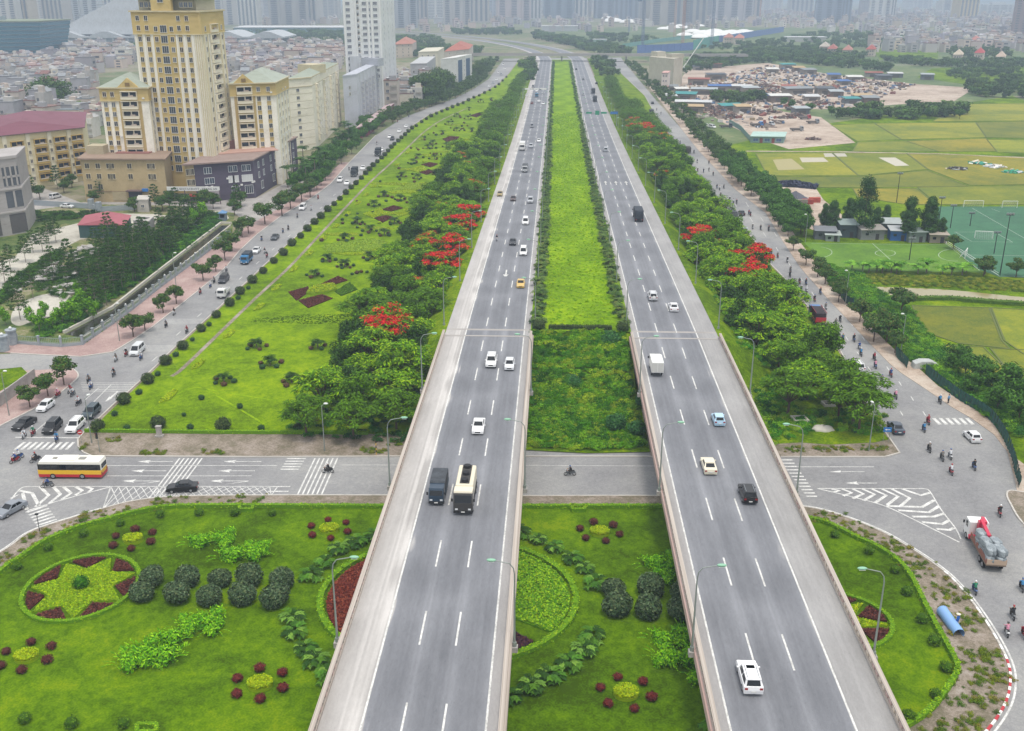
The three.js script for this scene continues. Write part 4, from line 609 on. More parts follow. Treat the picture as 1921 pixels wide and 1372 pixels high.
// far overpass across the highway
{
  const y0 = 6.2, s = 1090, o = thing('road_bridge', 'grey concrete road bridge crossing the highway in the distance', 'bridge', null, V(0, 0, -s)); part('deck', boxG(330, 1.4, 12, 30, y0, 0), mats.concrete, o); part('parapet', boxG(330, 1, .4, 30, y0 + 1.1, 5.8), mats.concrete, o); part('parapet', boxG(330, 1, .4, 30, y0 + 1.1, -5.8), mats.concrete, o);
  for (const x of [-90, -60, -28, 5.6, 39, 72, 105, 140, 180]) part('pier', boxG(1.6, y0 - .6, 7, x, (y0 - .6) / 2, 0), mats.concrete, o);
  const gMat = M(0x2e8a6a, .5), g = thing('sign_gantry', 'green direction signs on a gantry over the right carriageway', 'gantry', null, V(0, deckH(560), -560)); part('post', cylG(.25, .2, 7, 8, hwR + 1), lampMat, g); part('beam', boxG(18, .35, .35, 24, 6.8, 0), lampMat, g); for (const [x, w, h] of [[18, 3, 1], [22.5, 2.2, 2.2], [26, 3, 1], [31.5, 4, 1.3]]) part('sign_panel', boxG(w, h, .15, x, 6.9, .3), x > 30 ? M(0x2f6fae, .5) : gMat, g);
  const g2 = thing('sign_gantry', 'pale gantry over the far end of the left carriageway', 'gantry', null, V(0, deckH(700), -700)); part('post', cylG(.25, .2, 7, 8, hwL - 1), lampMat, g2); part('beam', boxG(18, .4, .4, -13, 6.9, 0), lampMat, g2); for (const x of [-19, -13, -8]) part('sign_panel', boxG(3.4, 1, .15, x, 7, .3), mats.white, g2);
}
// ---------- vehicles and riders ----------
const glass = M(0x12161a, .06), headMat = M(0xd5d8da, .15), tailMat = M(0x8c1518, .3), plateMat = M(0xd8d8d4, .6), trim = M(0x222325, .6);
const paintOf = {}; const PAINT = (hex) => paintOf[hex] ??= new THREE.MeshPhysicalMaterial({ color: hex, roughness: .4, clearcoat: .3, clearcoatRoughness: .1 });
function extr(pts, w, bev = .08, off = 0) { const s = new THREE.Shape(pts.map(([x, y]) => new THREE.Vector2(x, y))); return new THREE.ExtrudeGeometry(s, { depth: w - 2 * bev, bevelThickness: bev, bevelSize: bev * .7, bevelSegments: 2, curveSegments: 4 }).translate(0, 0, -w / 2 + bev + off); }
function quadG(a, b, c, d) { const g = new THREE.BufferGeometry(); g.setAttribute('position', new THREE.Float32BufferAttribute([...a, ...b, ...c, ...a, ...c, ...d], 3)); g.setAttribute('uv', new THREE.Float32BufferAttribute([0, 0, 1, 0, 1, 1, 0, 0, 1, 1, 0, 1], 2)); g.computeVertexNormals(); return g; }
const wheelG = merge([new THREE.TorusGeometry(.24, .085, 8, 16), new THREE.CylinderGeometry(.3, .3, .17, 16).rotateX(Math.PI / 2)]), rimG = new THREE.CylinderGeometry(.19, .19, .19, 10).rotateX(Math.PI / 2);
function wheel(o, x, z, s = 1, y) { const w = part('wheel', wheelG, mats.tyre, o, [x, y ?? .325 * s, z]); w.scale.setScalar(s); part('rim', rimG, mats.rim, w); return w; }
const KINDS = {
  sedan: { L: 4.55, W: 1.78, body: [[-2.2, .32], [-2.24, .62], [-2.18, .9], [-1.5, .96], [.85, .93], [1.9, .8], [2.2, .6], [2.22, .35]], b: [-1.75, 1.0], t: [-1.0, .2], yb: .9, yt: 1.42, wx: [-1.35, 1.38] },
  hatch: { L: 3.7, W: 1.66, body: [[-1.8, .32], [-1.85, .65], [-1.78, .98], [.8, .95], [1.5, .82], [1.8, .62], [1.82, .35]], b: [-1.72, .95], t: [-1.35, .2], yb: .93, yt: 1.46, wx: [-1.15, 1.15] },
  suv: { L: 4.6, W: 1.86, body: [[-2.2, .42], [-2.25, .75], [-2.2, 1.08], [1.0, 1.06], [1.95, .98], [2.22, .75], [2.24, .45]], b: [-2.15, 1.15], t: [-1.9, .45], yb: 1.03, yt: 1.72, wx: [-1.35, 1.4], ws: 1.12 },
  van: { L: 4.7, W: 1.82, body: [[-2.3, .4], [-2.32, .8], [-2.28, 1.08], [1.4, 1.05], [2.1, .88], [2.3, .65], [2.32, .42]], b: [-2.26, 1.75], t: [-2.12, .85], yb: 1.03, yt: 1.86, wx: [-1.4, 1.5] },
};
function carProto(kind, detail = true, roofMat, pickup) {
  const k = KINDS[kind], o = new THREE.Group(), W = k.W, wt = W * .76, wb = W * .93; o.name = kind;
  const fr = (x0, x1, w, y) => [[x0, y, -w / 2], [x1, y, -w / 2], [x1, y, w / 2], [x0, y, w / 2]], lo = fr(...k.b, wb, k.yb), hi = fr(...k.t, wt, k.yt);
  const body = part('body', extr(k.body, W, .1), mats.white, o);
  const faces = [[lo[1], lo[0], hi[0], hi[1]], [lo[3], lo[2], hi[2], hi[3]], [lo[2], lo[1], hi[1], hi[2]], [lo[0], lo[3], hi[3], hi[0]]];
  part('cabin', merge([...faces.map((f) => quadG(...f)), quadG(hi[1], hi[0], hi[3], hi[2])]), mats.white, o); part('roof', new THREE.BoxGeometry(k.t[1] - k.t[0] + .1, .07, wt + .04).translate((k.t[0] + k.t[1]) / 2, k.yt + .02, 0), roofMat ?? mats.white, o);
  const inset = (f, a, b, c, d, out) => { const m = (u, v) => { const p = [0, 1, 2].map((i) => (f[0][i] * (1 - u) + f[1][i] * u) * (1 - v) + (f[3][i] * (1 - u) + f[2][i] * u) * v); return p.map((q, i) => q + out[i]); }; return quadG(m(a, c), m(b, c), m(b, d), m(a, d)); };
  part('windscreen', inset(faces[2], .06, .94, .1, .95, [.02, .012, 0]), glass, o); part('rear_window', inset(faces[3], .1, .9, .14, .9, [-.02, .012, 0]), glass, o);
  for (const [i, z] of [[0, -.015], [1, .015]]) { if (detail) { part('side_window', inset(faces[i], .08, .47, .15, .9, [0, .004, z]), glass, o); part('side_window', inset(faces[i], .52, .92, .15, .9, [0, .004, z]), glass, o); } else part('side_window', inset(faces[i], .08, .92, .15, .9, [0, .004, z]), glass, o); }
  for (const x of k.wx) for (const z of [-1, 1]) wheel(o, x, z * (W / 2 - .08), k.ws ?? 1);
  if (detail) {
    const hx = k.body[k.body.length - 1][0] + .02, hy = k.body[k.body.length - 2][1];
    for (const z of [-1, 1]) { part('headlight', boxG(.1, .16, .36, hx - .04, hy + .02, z * W * .36), headMat, o); part('tail_light', boxG(.08, .2, .3, k.body[1][0] - .03, k.body[2][1] - .15, z * W * .38), tailMat, o); part('mirror', boxG(.16, .12, .22, k.b[1] - .35, k.yb + .1, z * (W / 2 + .08)), mats.white, o); }
    part('number_plate', boxG(.03, .13, .46, k.body[1][0] - .09, .62, 0), plateMat, o); part('grille', boxG(.06, .16, .8, hx + .03, hy - .1, 0), trim, o);
  }
  if (kind === 'suv') { for (const z of [-.55, .55]) part('roof_rail', boxG(1.9, .05, .05, -.75, k.yt + .09, z), mats.steel, o); }
  return o;
}
const protoOf = {};
function recolour(o, hex) { o.traverse((q) => { if (q.material === mats.white) q.material = PAINT(hex); }); return o; }
function headingPx(x, y, dx, dy, h) { const a = P(x, y, h), b = P(x + dx, y + dy, h); return Math.atan2(-(b.z - a.z), b.x - a.x); }
function car(kind, hex, label, pos, turn, detail = true) { const key = kind + detail; protoOf[key] ??= carProto(kind, detail); const o = recolour(protoOf[key].clone(), hex); o.name = numbered({ sedan: 'car', hatch: 'car', suv: 'suv', van: 'van' }[kind]); tag(o, label, { sedan: 'car', hatch: 'car', suv: 'suv', van: 'van' }[kind]); o.position.copy(pos); o.rotation.y = turn; scene.add(o); return o; }
const onDeck = (x, y) => { let p = P(x, y, 7); for (let k = 0; k < 12; k++) p = P(x, y, deckH(-p.z)); p.y = deckH(-p.z) + .015; return p; };
const TO = -Math.PI / 2, AWAY = Math.PI / 2;                  // on the highway: towards the viewer, away from the viewer
const W_ = 0xdedfdf, S_ = 0xa9adb2, D_ = 0x23262b, G_ = 0x9a8a5c;
// left carriageway, coming
[[898, 806, 'sedan', W_, 'white sedan with dark windscreen alone in the middle lane of left highway'], [922, 684, 'suv', W_, 'white off-roader coming on the left highway beside a silver car'], [956, 690, 'hatch', 0xcfd2d5, 'pale silver car in the inner lane of left highway near the joint'], [977, 537, 'sedan', 0xc8a85c, 'gold taxi in the inner lane of the left highway'], [982, 477, 'van', W_, 'white van right behind a dark car on left highway'], [962, 458, 'sedan', D_, 'dark blue saloon on left highway beside a white van'], [986, 420, 'van', W_, 'white minibus in the inner lane far up the left highway'], [963, 376, 'sedan', 0x4a3b3a, 'dark brown car in the middle lane of the left highway'], [995, 380, 'suv', S_, 'silver suv in the inner lane ahead of the white minibus'], [938, 367, 'sedan', G_, 'gold car parked on the shoulder of left highway'], [996, 277, 'suv', S_, 'silver suv beside the white lorry on the left highway'], [1011, 266, 'sedan', W_, 'small white car near the median beside the far silver suv'], [998, 239, 'van', 0x6d7076, 'grey van far up the left highway on its own'], [1019, 196, 'sedan', W_, 'white car in the far cluster near the median'], [1011, 191, 'sedan', W_, 'white car in the far cluster beside the median car'], [998, 195, 'sedan', 0x6a3a38, 'dark red car in the far cluster on left highway'], [988, 180, 'sedan', W_, 'white car on the far shoulder of the left highway'], [1006, 172, 'van', W_, 'white van in the far cluster ahead of the blue lorry'], [1019, 176, 'sedan', S_, 'silver car near the median in the far cluster'], [1000, 164, 'suv', 0x6b6e70, 'grey suv at the back of the far cluster'], [1015, 168, 'sedan', W_, 'white saloon at the back of the far cluster']].forEach(([x, y, k, c, l]) => car(k, c, l, onDeck(x, y), TO, y > 350));
// right carriageway, going
[[1405, 1280, 'suv', 0xe8e9ea, 'glossy white suv with sunroof nearest the viewer on right highway'], [1402, 934, 'suv', 0x08090b, 'black suv on the right highway behind a cream saloon'], [1329, 880, 'sedan', 0xd9d3bd, 'cream saloon in the middle lane of right highway'], [1347, 793, 'hatch', 0xa9c8dc, 'pale blue hatchback in the outer lane of right highway'], [1224, 561, 'suv', 0xc6c8ca, 'silver off-roader with a spare wheel on its back door'], [1263, 581, 'sedan', 0xd9dadc, 'white saloon in the outer lane before the joint on right highway'], [1136, 284, 'van', S_, 'silver van alone far up the right highway'], [1094, 179, 'sedan', S_, 'silver car left of the two far lorries'], [1094, 150, 'sedan', 0x7a7d80, 'grey car at the far end of right highway'], [1081, 131, 'sedan', D_, 'dark car farthest away on the right highway'], [1119, 158, 'suv', D_, 'dark suv joining by the far right slip road']].forEach(([x, y, k, c, l], i) => { const o = car(k, c, l, onDeck(x, y), AWAY, y > 350); if (i === 4) { part('spare_wheel', wheelG, mats.white, o, [-2.36, 1.05, .1], Math.PI / 2); } if (i === 0) part('sunroof', boxG(.5, .03, .8, .0, 1.76, 0), glass, o); });
// ground-level cars: [x, y, direction in pixels, kind, colour, label]
const G0 = .035, at0 = (x, y) => { const p = P(x, y, 0); p.y = G0; return p; };
[[258, 663, -20, 19, 'van', 0xc9cccd, 'silver people carrier turning past the pink pavement corner'], [86, 768, -22, 16, 'hatch', 0xd8dadb, 'white hatchback next to the lower left pavement'], [46, 801, -22, 13, 'sedan', 0x08090b, 'black saloon waiting at the left junction, leftmost in its queue'], [99, 808, -17, 17, 'suv', 0x08090b, 'black suv in the middle of the left junction queue'], [142, 806, -17, 17, 'suv', 0xdcdddd, 'white pickup-style suv in the left junction queue'], [172, 780, -17, 17, 'suv', 0x2e3f47, 'dark teal estate car behind the white suv at left junction'], [420, 529, -20, 20, 'van', 0x2c3038, 'dark grey people carrier ahead of a white pickup lorry'], [481, 474, -18, 18, 'sedan', 0xd4d6d8, 'white saloon beside the blue lorry on left road'], [516, 449, -18, 18, 'sedan', 0x3c4248, 'dark grey saloon in the middle of left road'], [568, 393, -15, 15, 'van', W_, 'white van by the trees on left road'], [21, 962, -22, 12, 'sedan', 0x7d838b, 'grey saloon entering at the left edge beside the zebra'], [342, 921, -30, 2, 'sedan', 0x08090b, 'black saloon driving left over the hatched box'], [638, 341, -10, 13, 'suv', W_, 'white suv on left road near the brown office block'], [681, 318, -10, 13, 'sedan', W_, 'white car right behind the dark lorry on left road'], [651, 346, -10, 13, 'sedan', W_, 'white saloon near the first round bushes below the office block'], [716, 283, -10, 12, 'sedan', W_, 'white car ahead of the far dark lorry on left road'], [736, 263, -10, 12, 'suv', D_, 'dark suv beside a white car far up the left road'], [731, 259, -10, 12, 'sedan', W_, 'white car beside the dark suv far up left road'], [749, 248, -10, 10, 'sedan', W_, 'white car far up the left road, alone in its lane'], [762, 239, -10, 10, 'sedan', W_, 'white car following far up the left road by the bushes'],
  [918, 163, -10, 7, 'sedan', W_, 'white car at the far bend of left road, nearest'], [925, 157, -10, 7, 'sedan', S_, 'silver car at the far bend of left road'], [931, 151, -9, 9, 'sedan', W_, 'white car past the far bend of left road'], [940, 141, -8, 10, 'suv', S_, 'silver suv past the far bend of left road'], [935, 137, -8, 10, 'sedan', W_, 'white car under the far trees of left road'], [947, 130, -6, 10, 'sedan', W_, 'white car near the distant bridge on left road'], [944, 122, -6, 10, 'van', W_, 'white van nearest the distant bridge on left road'],
  [1680, 808, -13, -18, 'sedan', 0x3f4a58, 'slate blue saloon beside the right corner lawn'], [1823, 825, -16, -15, 'hatch', 0xe0e1e2, 'white hatchback beside the green screen fence'], [1607, 693, -14, -14, 'suv', W_, 'white suv half hidden by the right corner tree'], [1397, 436, -13, -16, 'sedan', S_, 'silver saloon on right road beside the red-flowered trees'], [1436, 492, -13, -16, 'sedan', D_, 'dark saloon half hidden by the right tree belt'], [1391, 403, -13, -16, 'sedan', D_, 'dark saloon beside the grey lorry on right road'], [1224, 195, -8, -14, 'sedan', D_, 'dark car far up the right road by the tree belt']].forEach(([x, y, dx, dy, k, c, l]) => car(k, c, l, at0(x, y), headingPx(x, y, dx, dy, 0), y > 380));
// lorries
function lorry(name, label, pos, turn, build) { const o = thing(name, label, 'truck', null, pos, turn); build(o); return o; }
function cab(o, x, hex, w = 2.2, h = 2.1, l = 1.7, y = .55) {
  part('cab', extr([[x - l / 2, y], [x - l / 2, y + h], [x + l / 2 - .35, y + h], [x + l / 2, y + h * .5], [x + l / 2, y]], w, .08), PAINT(hex), o);
  part('windscreen', quadG([x + l / 2 + .06, y + h * .52, w / 2 - .15], [x + l / 2 + .06, y + h * .52, -w / 2 + .15], [x + l / 2 - .25, y + h * .94, -w / 2 + .15], [x + l / 2 - .25, y + h * .94, w / 2 - .15]), glass, o);
  for (const z of [-1, 1]) { part('side_window', boxG(.75, h * .34, .04, x + .05, y + h * .7, z * (w / 2 + .0)), glass, o); part('headlight', boxG(.06, .22, .35, x + l / 2 + .05, y + .3, z * w * .34), headMat, o); part('mirror', boxG(.1, .4, .22, x + l / 2 - .15, y + h * .65, z * (w / 2 + .18)), trim, o); }
  part('bumper', boxG(.2, .3, w, x + l / 2 + .05, y - .05, 0), trim, o); part('number_plate', boxG(.03, .14, .46, x + l / 2 + .17, y - .03, 0), plateMat, o);
}
function wheels6(o, xs, w = 2.2, s = 1.45) { for (const x of xs) for (const z of [-1, 1]) wheel(o, x, z * (w / 2 - .12), s); part('chassis', boxG(xs[0] - xs[xs.length - 1] + 1.6, .25, .9, (xs[0] + xs[xs.length - 1]) / 2, .62, 0), trim, o); }
const canvasTex = rampTex(256, 4, [0xc8c8c8, 0xe6e6e6, 0xffffff], [4, 12, 60], [1, 1, 1], 43), canvasMat = {}, canvas = (hex) => canvasMat[hex] ??= new THREE.MeshStandardMaterial({ map: canvasTex, color: hex, roughness: .95 });
lorry('covered_lorry', 'small dark blue lorry with a grey canvas-covered bed', onDeck(823, 930), TO, (o) => { cab(o, 2.0, 0x24384a, 1.95, 1.75); part('canvas_cover', extr([[-3.1, .95], [-3.1, 2.35], [-2.9, 2.55], [.8, 2.55], [1.0, 2.35], [1.0, .95]], 2.05, .1), canvas(0x4a4f55), o); part('bed', boxG(4.2, .5, 2.1, -1.05, .9, 0), M(0x2a3f50, .6), o); wheels6(o, [1.9, -1.6], 1.95, 1.15); });
lorry('tank_lorry', 'heavy cream lorry with a row of three dark hatches on top', onDeck(874, 938), TO, (o) => { cab(o, 3.3, 0x3a3836, 2.45, 2.3, 1.9, .6); part('cab_roof', extr([[2.4, 2.75], [2.4, 3.1], [3.7, 3.1], [3.85, 2.75]], 2.4, .08), M(0xd9d2bd, .6), o); part('tank', extr([[-4, 1.1], [-4, 2.7], [-3.7, 3.05], [2, 3.05], [2.2, 2.7], [2.2, 1.5]], 2.3, .2), M(0xd6cfb9, .6), o); part('side_locker', boxG(5, .7, 2.4, -1, .95, 0), trim, o); part('hatch_trough', boxG(5.4, .2, 1.25, -1.1, 3.15, 0), M(0x3c3a38, .8), o); for (const x of [-3, -1, 1]) part('hatch', new THREE.CylinderGeometry(.45, .5, .4, 14).translate(x, 3.4, 0), mats.black, o); part('ladder', boxG(.1, 1.8, .5, -4.25, 2, .5), mats.steel, o); wheels6(o, [3.2, -1.9, -3.2], 2.45, 1.6); });
lorry('box_lorry', 'small white box lorry near the joint on right highway', onDeck(1230, 697), AWAY, (o) => { cab(o, 1.9, 0xd8d8d4, 1.9, 1.8); part('cargo_box', extr([[-3.1, .95], [-3.1, 2.75], [1.0, 2.75], [1.0, .95]], 2.05, .05), PAINT(0xdfe0dc), o); for (const z of [-.5, .5]) part('rear_door', boxG(.04, 1.6, .92, -3.16, 1.85, z), M(0xc3c3be, .6), o); wheels6(o, [1.8, -1.8], 1.95, 1.15); });
lorry('covered_lorry', 'big dark grey covered lorry on the right highway', onDeck(1197, 412), AWAY, (o) => { cab(o, 4, 0x33373d, 2.4, 2.3, 1.9, .6); part('canvas_cover', extr([[-4.4, 1.1], [-4.4, 3.3], [-4.1, 3.5], [2.6, 3.5], [2.8, 3.3], [2.8, 1.1]], 2.5, .12), canvas(0x3d434c), o); for (const z of [-1, 1]) part('tail_light', boxG(.06, .2, .3, -4.5, .9, z * .95), tailMat, o); wheels6(o, [3.9, -2, -3.3], 2.45, 1.6); });
lorry('cab_lorry', 'white lorry with long bonnet far up the left highway', onDeck(980, 281), TO, (o) => { cab(o, 3, 0xdcdcd8, 2.3, 2.2); part('cargo_box', boxG(6, 2.5, 2.4, -1, 2.2, 0), PAINT(0xd9dad6), o); wheels6(o, [2.8, -2, -3.1]); });
lorry('pickup_lorry', 'silver pickup lorry with covered bed on left highway', onDeck(985, 322), TO, (o) => { cab(o, 2.2, 0xb3b6b8, 2.0, 1.9); part('cargo_box', boxG(4.2, 1.9, 2.1, -1, 1.8, 0), canvas(0x55585c), o); wheels6(o, [2.1, -1.8], 2, 1.2); });
lorry('small_lorry', 'blue lorry in the far cluster on the left highway', onDeck(1007, 182), TO, (o) => { cab(o, 2.4, 0x2f6d8e, 2.2, 2); part('cargo_box', boxG(4.6, 1.6, 2.2, -1, 1.7, 0), M(0x3a6a86, .7), o); wheels6(o, [2.2, -2]); });
[[1116, 190, 'nearer of two dark lorries far up the right highway'], [1113, 175, 'farther of two dark lorries far up the right highway']].forEach(([x, y, l]) => lorry('covered_lorry', l, onDeck(x, y), AWAY, (o) => { cab(o, 4, 0x33373d, 2.4, 2.3); part('cargo_box', boxG(7, 2.6, 2.5, -.8, 2.2, 0), canvas(0x404448), o); wheels6(o, [3.9, -2, -3.2], 2.4, 1.6); }));
lorry('pickup_lorry', 'white pickup lorry with open bed on the left road', at0(420, 556), headingPx(420, 556, -20, 20, 0), (o) => { cab(o, 1.7, 0xdcdcda, 1.85, 1.7); part('bed_floor', boxG(3.4, .2, 1.9, -1, 1, 0), M(0x8b8d8e, .7), o); for (const z of [-.93, .93]) part('bed_side', boxG(3.4, .5, .06, -1, 1.3, z), PAINT(0xd6d6d4), o); part('bed_side', boxG(.06, .5, 1.9, -2.7, 1.3, 0), PAINT(0xd6d6d4), o); wheels6(o, [1.6, -1.7], 1.85, 1.1); });
lorry('small_lorry', 'small bright blue lorry on the left road', at0(463, 493), headingPx(463, 493, -18, 17, 0), (o) => { cab(o, 1.9, 0x2a75a8, 1.95, 1.8); part('canvas_cover', boxG(3.9, 1.6, 2, -1, 1.9, 0), canvas(0x3c4550), o); part('bed', boxG(3.9, .4, 2.05, -1, .95, 0), PAINT(0x2a75a8), o); wheels6(o, [1.8, -1.8], 1.95, 1.15); });
[[665, 330, 0x2c3338, 'dark lorry beside the bushes near the brown office'], [709, 292, 0x30383c, 'dark green lorry far up the left road']].forEach(([x, y, c, l]) => lorry('covered_lorry', l, at0(x, y), headingPx(x, y, -10, 13, 0), (o) => { cab(o, 2.4, c, 2.2, 2.1); part('cargo_box', boxG(5, 2.2, 2.3, -1.1, 2.1, 0), canvas(c), o); wheels6(o, [2.2, -2]); }));
lorry('cage_lorry', 'red lorry with a slatted cargo cage on right road', at0(1532, 603), headingPx(1532, 603, -10, -15, 0), (o) => { cab(o, 3.2, 0x2f66a0, 2.3, 2.2); part('bed', boxG(6.2, .6, 2.4, -.9, 1.2, 0), PAINT(0xa3202c), o); for (const z of [-1.15, 1.15]) for (let k = 0; k < 9; k++) part('slat', boxG(.14, 1.7, .06, -3.7 + k * .7, 2.3, z), M(0x5a2430, .7), o); for (const z of [-1.15, 1.15]) part('cage_rail', boxG(6.2, .12, .08, -.9, 3.15, z), M(0x8f2230, .6), o); part('load', boxG(5.8, 1.5, 2.1, -.9, 2.2, 0), canvas(0x3c3438), o); part('tail_gate', boxG(.1, 1, 2.3, -4.05, 1.6, 0), PAINT(0xb3242f), o); wheels6(o, [3.1, -1.8, -3]); });
lorry('grey_lorry', 'grey open lorry on right road beside the dark saloon', at0(1374, 410), headingPx(1374, 410, -12, -16, 0), (o) => { cab(o, 2.4, 0x5a6066, 2.2, 2); part('bed', boxG(4.8, 1.5, 2.3, -1, 1.6, 0), M(0x6a6e72, .7), o); part('load', boxG(4.5, .4, 2, -1, 2.5, 0), canvas(0x565a5e), o); wheels6(o, [2.2, -2]); });
lorry('small_lorry', 'loaded lorry far up the right road by the red trees', at0(1290, 287), headingPx(1290, 287, -10, -16, 0), (o) => { cab(o, 2.4, 0xb9bab8, 2.2, 2); part('cargo_box', boxG(5, 2, 2.3, -1, 1.9, 0), canvas(0x4a4440), o); wheels6(o, [2.2, -2]); });
lorry('small_lorry', 'dark lorry far up the right road below the beige block', at0(1222, 214), headingPx(1222, 214, -8, -14, 0), (o) => { cab(o, 2.4, 0x3b3f44, 2.2, 2); part('cargo_box', boxG(5, 2, 2.3, -1, 1.9, 0), canvas(0x505459), o); wheels6(o, [2.2, -2]); });
{ // crane lorry with wrapped load
  const o = lorry('crane_lorry', 'white-cabbed lorry with a folded red crane and grey sacks', at0(1845, 1040), headingPx(1845, 1040, -30, -52, 0), (o) => { cab(o, 4.1, 0xe0e0e0, 2.45, 2.3, 2, .6); part('bed_floor', boxG(7.2, .25, 2.45, -1.2, 1.15, 0), M(0x7a6a5c, .8), o); for (const z of [-1.2, 1.2]) part('bed_side', boxG(7, .7, .08, -1.3, 1.6, z), M(0x8a5a4a, .8), o); part('tail_gate', boxG(.1, .7, 2.4, -4.8, 1.6, 0), M(0xb09a86, .8), o); wheels6(o, [3.9, -2.2, -3.5], 2.45, 1.6); });
  const red = PAINT(0xc01840); part('crane_column', boxG(.7, 2.2, .8, 2.5, 2.4, 0), red, o); { const b = part('crane_boom', merge([boxG(3.6, .42, .42, -1.6, 0, 0), boxG(2.6, .3, .3, -2.6, -.42, .1)]), red, o, [2.5, 3.5, 0]); b.rotation.z = .12; } part('crane_arm', boxG(1.5, .4, .4, 2.9, 3.4, .4), red, o); part('outrigger', boxG(.4, .5, 2.7, 2.5, 1.1, 0), red, o);
  const sack = (i) => { const g = new THREE.SphereGeometry(1, 14, 10), p = g.attributes.position; for (let k = 0; k < p.count; k++) { const x = p.getX(k), y = p.getY(k), z = p.getZ(k), w = 1 + .07 * Math.sin(9 * x + 5 * z + i) + .06 * Math.sin(11 * y + i * 2); p.setXYZ(k, Math.sign(x) * Math.pow(Math.abs(x), .6) * 1.05 * w, Math.sign(y) * Math.pow(Math.abs(y), .6) * .55 * w, Math.sign(z) * Math.pow(Math.abs(z), .6) * .62 * w); } g.computeVertexNormals(); return g; };
  const sm = T(rampTex(256, 3, [0x6f777c, 0x8b9499, 0xa8b0b4], [5, 20, 70], [1, 1, 1], 88), .8); let n = 0; for (const x of [-3.8, -1.8, .2]) for (const z of [-.6, .6]) for (const y of [1.8, 2.75]) { if (y > 2 && x > -1 && z > 0) continue; const q = part('sack', sack(n++), sm, o, [x + rr(-.1, .1), y, z]); q.rotation.set(rr(-.1, .1), rr(-.3, .3), rr(-.12, .12)); }
}
{ // city bus
  const o = thing('city_bus', 'yellow, red and white city bus at the left junction', 'bus', null, at0(138, 893), headingPx(138, 893, -40, -.3, 0)), L = 9.6, W = 2.4;
  const yel = PAINT(0xe0b21c), rd = PAINT(0xb81d2c), wh = PAINT(0xe6e4da);
  part('lower_body', extr([[-4.8, .35], [-4.8, .8], [4.75, .8], [4.7, .35]], W, .06), rd, o); part('yellow_band', extr([[-4.8, .82], [-4.8, 1.45], [4.78, 1.45], [4.76, .82]], W, .06), yel, o); part('window_band', extr([[-4.75, 1.5], [-4.7, 2.45], [4.55, 2.45], [4.7, 1.5]], W - .06, .05), trim, o); part('roof', extr([[-4.8, 2.48], [-4.7, 2.85], [4.35, 2.85], [4.6, 2.48]], W, .12), wh, o); part('rear_panel', boxG(.08, 1, W - .2, -4.86, 1.98, 0), wh, o);
  part('rear_window', boxG(.05, .7, 1.7, -4.93, 2.05, 0), glass, o); part('windscreen', boxG(.06, 1.1, 2.1, 4.77, 1.95, 0), glass, o);
  for (const z of [-1, 1]) for (let k = 0; k < 7; k++) part('window', boxG(1.05, .78, .04, -3.9 + k * 1.2, 2.0, z * (W / 2 + .005)), glass, o);
  part('roof_vent', boxG(1, .1, .8, -1.8, 3.0, 0), M(0x8b8a84, .6), o); part('roof_vent', boxG(.6, .12, .5, 2.4, 3.0, 0), M(0x8b8a84, .6), o); part('air_unit', extr([[-1, 2.93], [-.9, 3.1], [1.5, 3.1], [1.6, 2.93]], 1.7, .05), wh, o);
  for (const x of [2.6, -1.9]) for (const z of [-1, 1]) wheel(o, x, z * (W / 2 - .08), 1.45);
  for (const z of [-1, 1]) { part('headlight', boxG(.06, .2, .35, 4.82, .7, z * .85), headMat, o); part('tail_light', boxG(.06, .35, .2, -4.9, .95, z * .98), tailMat, o); }
}
// ---------- riders and motorbikes ----------
function figure(bones, res, half, mid, colourOf, extra = []) {             // one skin from tapered bones joined by a smooth minimum
  const mc = new MarchingCubes(res, new THREE.MeshStandardMaterial(), false, true, 60000); mc.isolation = 0;
  const f = mc.field, st = 2 / res; let q = 0;
  for (let z = 0; z < res; z++) for (let y = 0; y < res; y++) for (let x = 0; x < res; x++) {
    const px = (x * st - 1) * half + mid[0], py = (y * st - 1) * half + mid[1], pz = (z * st - 1) * half + mid[2]; let d = 9;
    for (const [a, b, ra, rb] of bones) { const bx = b[0] - a[0], by = b[1] - a[1], bz = b[2] - a[2], t = Math.max(0, Math.min(1, ((px - a[0]) * bx + (py - a[1]) * by + (pz - a[2]) * bz) / (bx * bx + by * by + bz * bz || 1))), e = Math.hypot(px - a[0] - bx * t, py - a[1] - by * t, pz - a[2] - bz * t) - (ra + (rb - ra) * t), k = .05, h = Math.max(k - Math.abs(d - e), 0) / k; d = Math.min(d, e) - h * h * k * .25; }
    f[q++] = -d;
  }
  mc.update(); const n = mc.count, pos = new Float32Array(n * 3), nor = new Float32Array(n * 3);
  for (let i = 0; i < n; i++) for (let c = 0; c < 3; c++) { pos[i * 3 + c] = mc.positionArray[i * 3 + c] * half + mid[c]; nor[i * 3 + c] = mc.normalArray[i * 3 + c]; }
  const g = new THREE.BufferGeometry(); g.setAttribute('position', new THREE.BufferAttribute(pos, 3)); g.setAttribute('normal', new THREE.BufferAttribute(nor, 3)); return g;
}
const fingersAt = (hx, hy, hz, dx, dy) => [-.035, -.012, .012, .035].map((o, k) => limb([hx, hy, hz + o], [hx + dx * [.07, .085, .08, .065][k], hy + dy * .08 - .02, hz + o], .011, .008, 5)).concat([limb([hx - .02, hy, hz + (hz > 0 ? -.04 : .04)], [hx + .03, hy - .02, hz + (hz > 0 ? -.07 : .07)], .012, .009, 5)]);
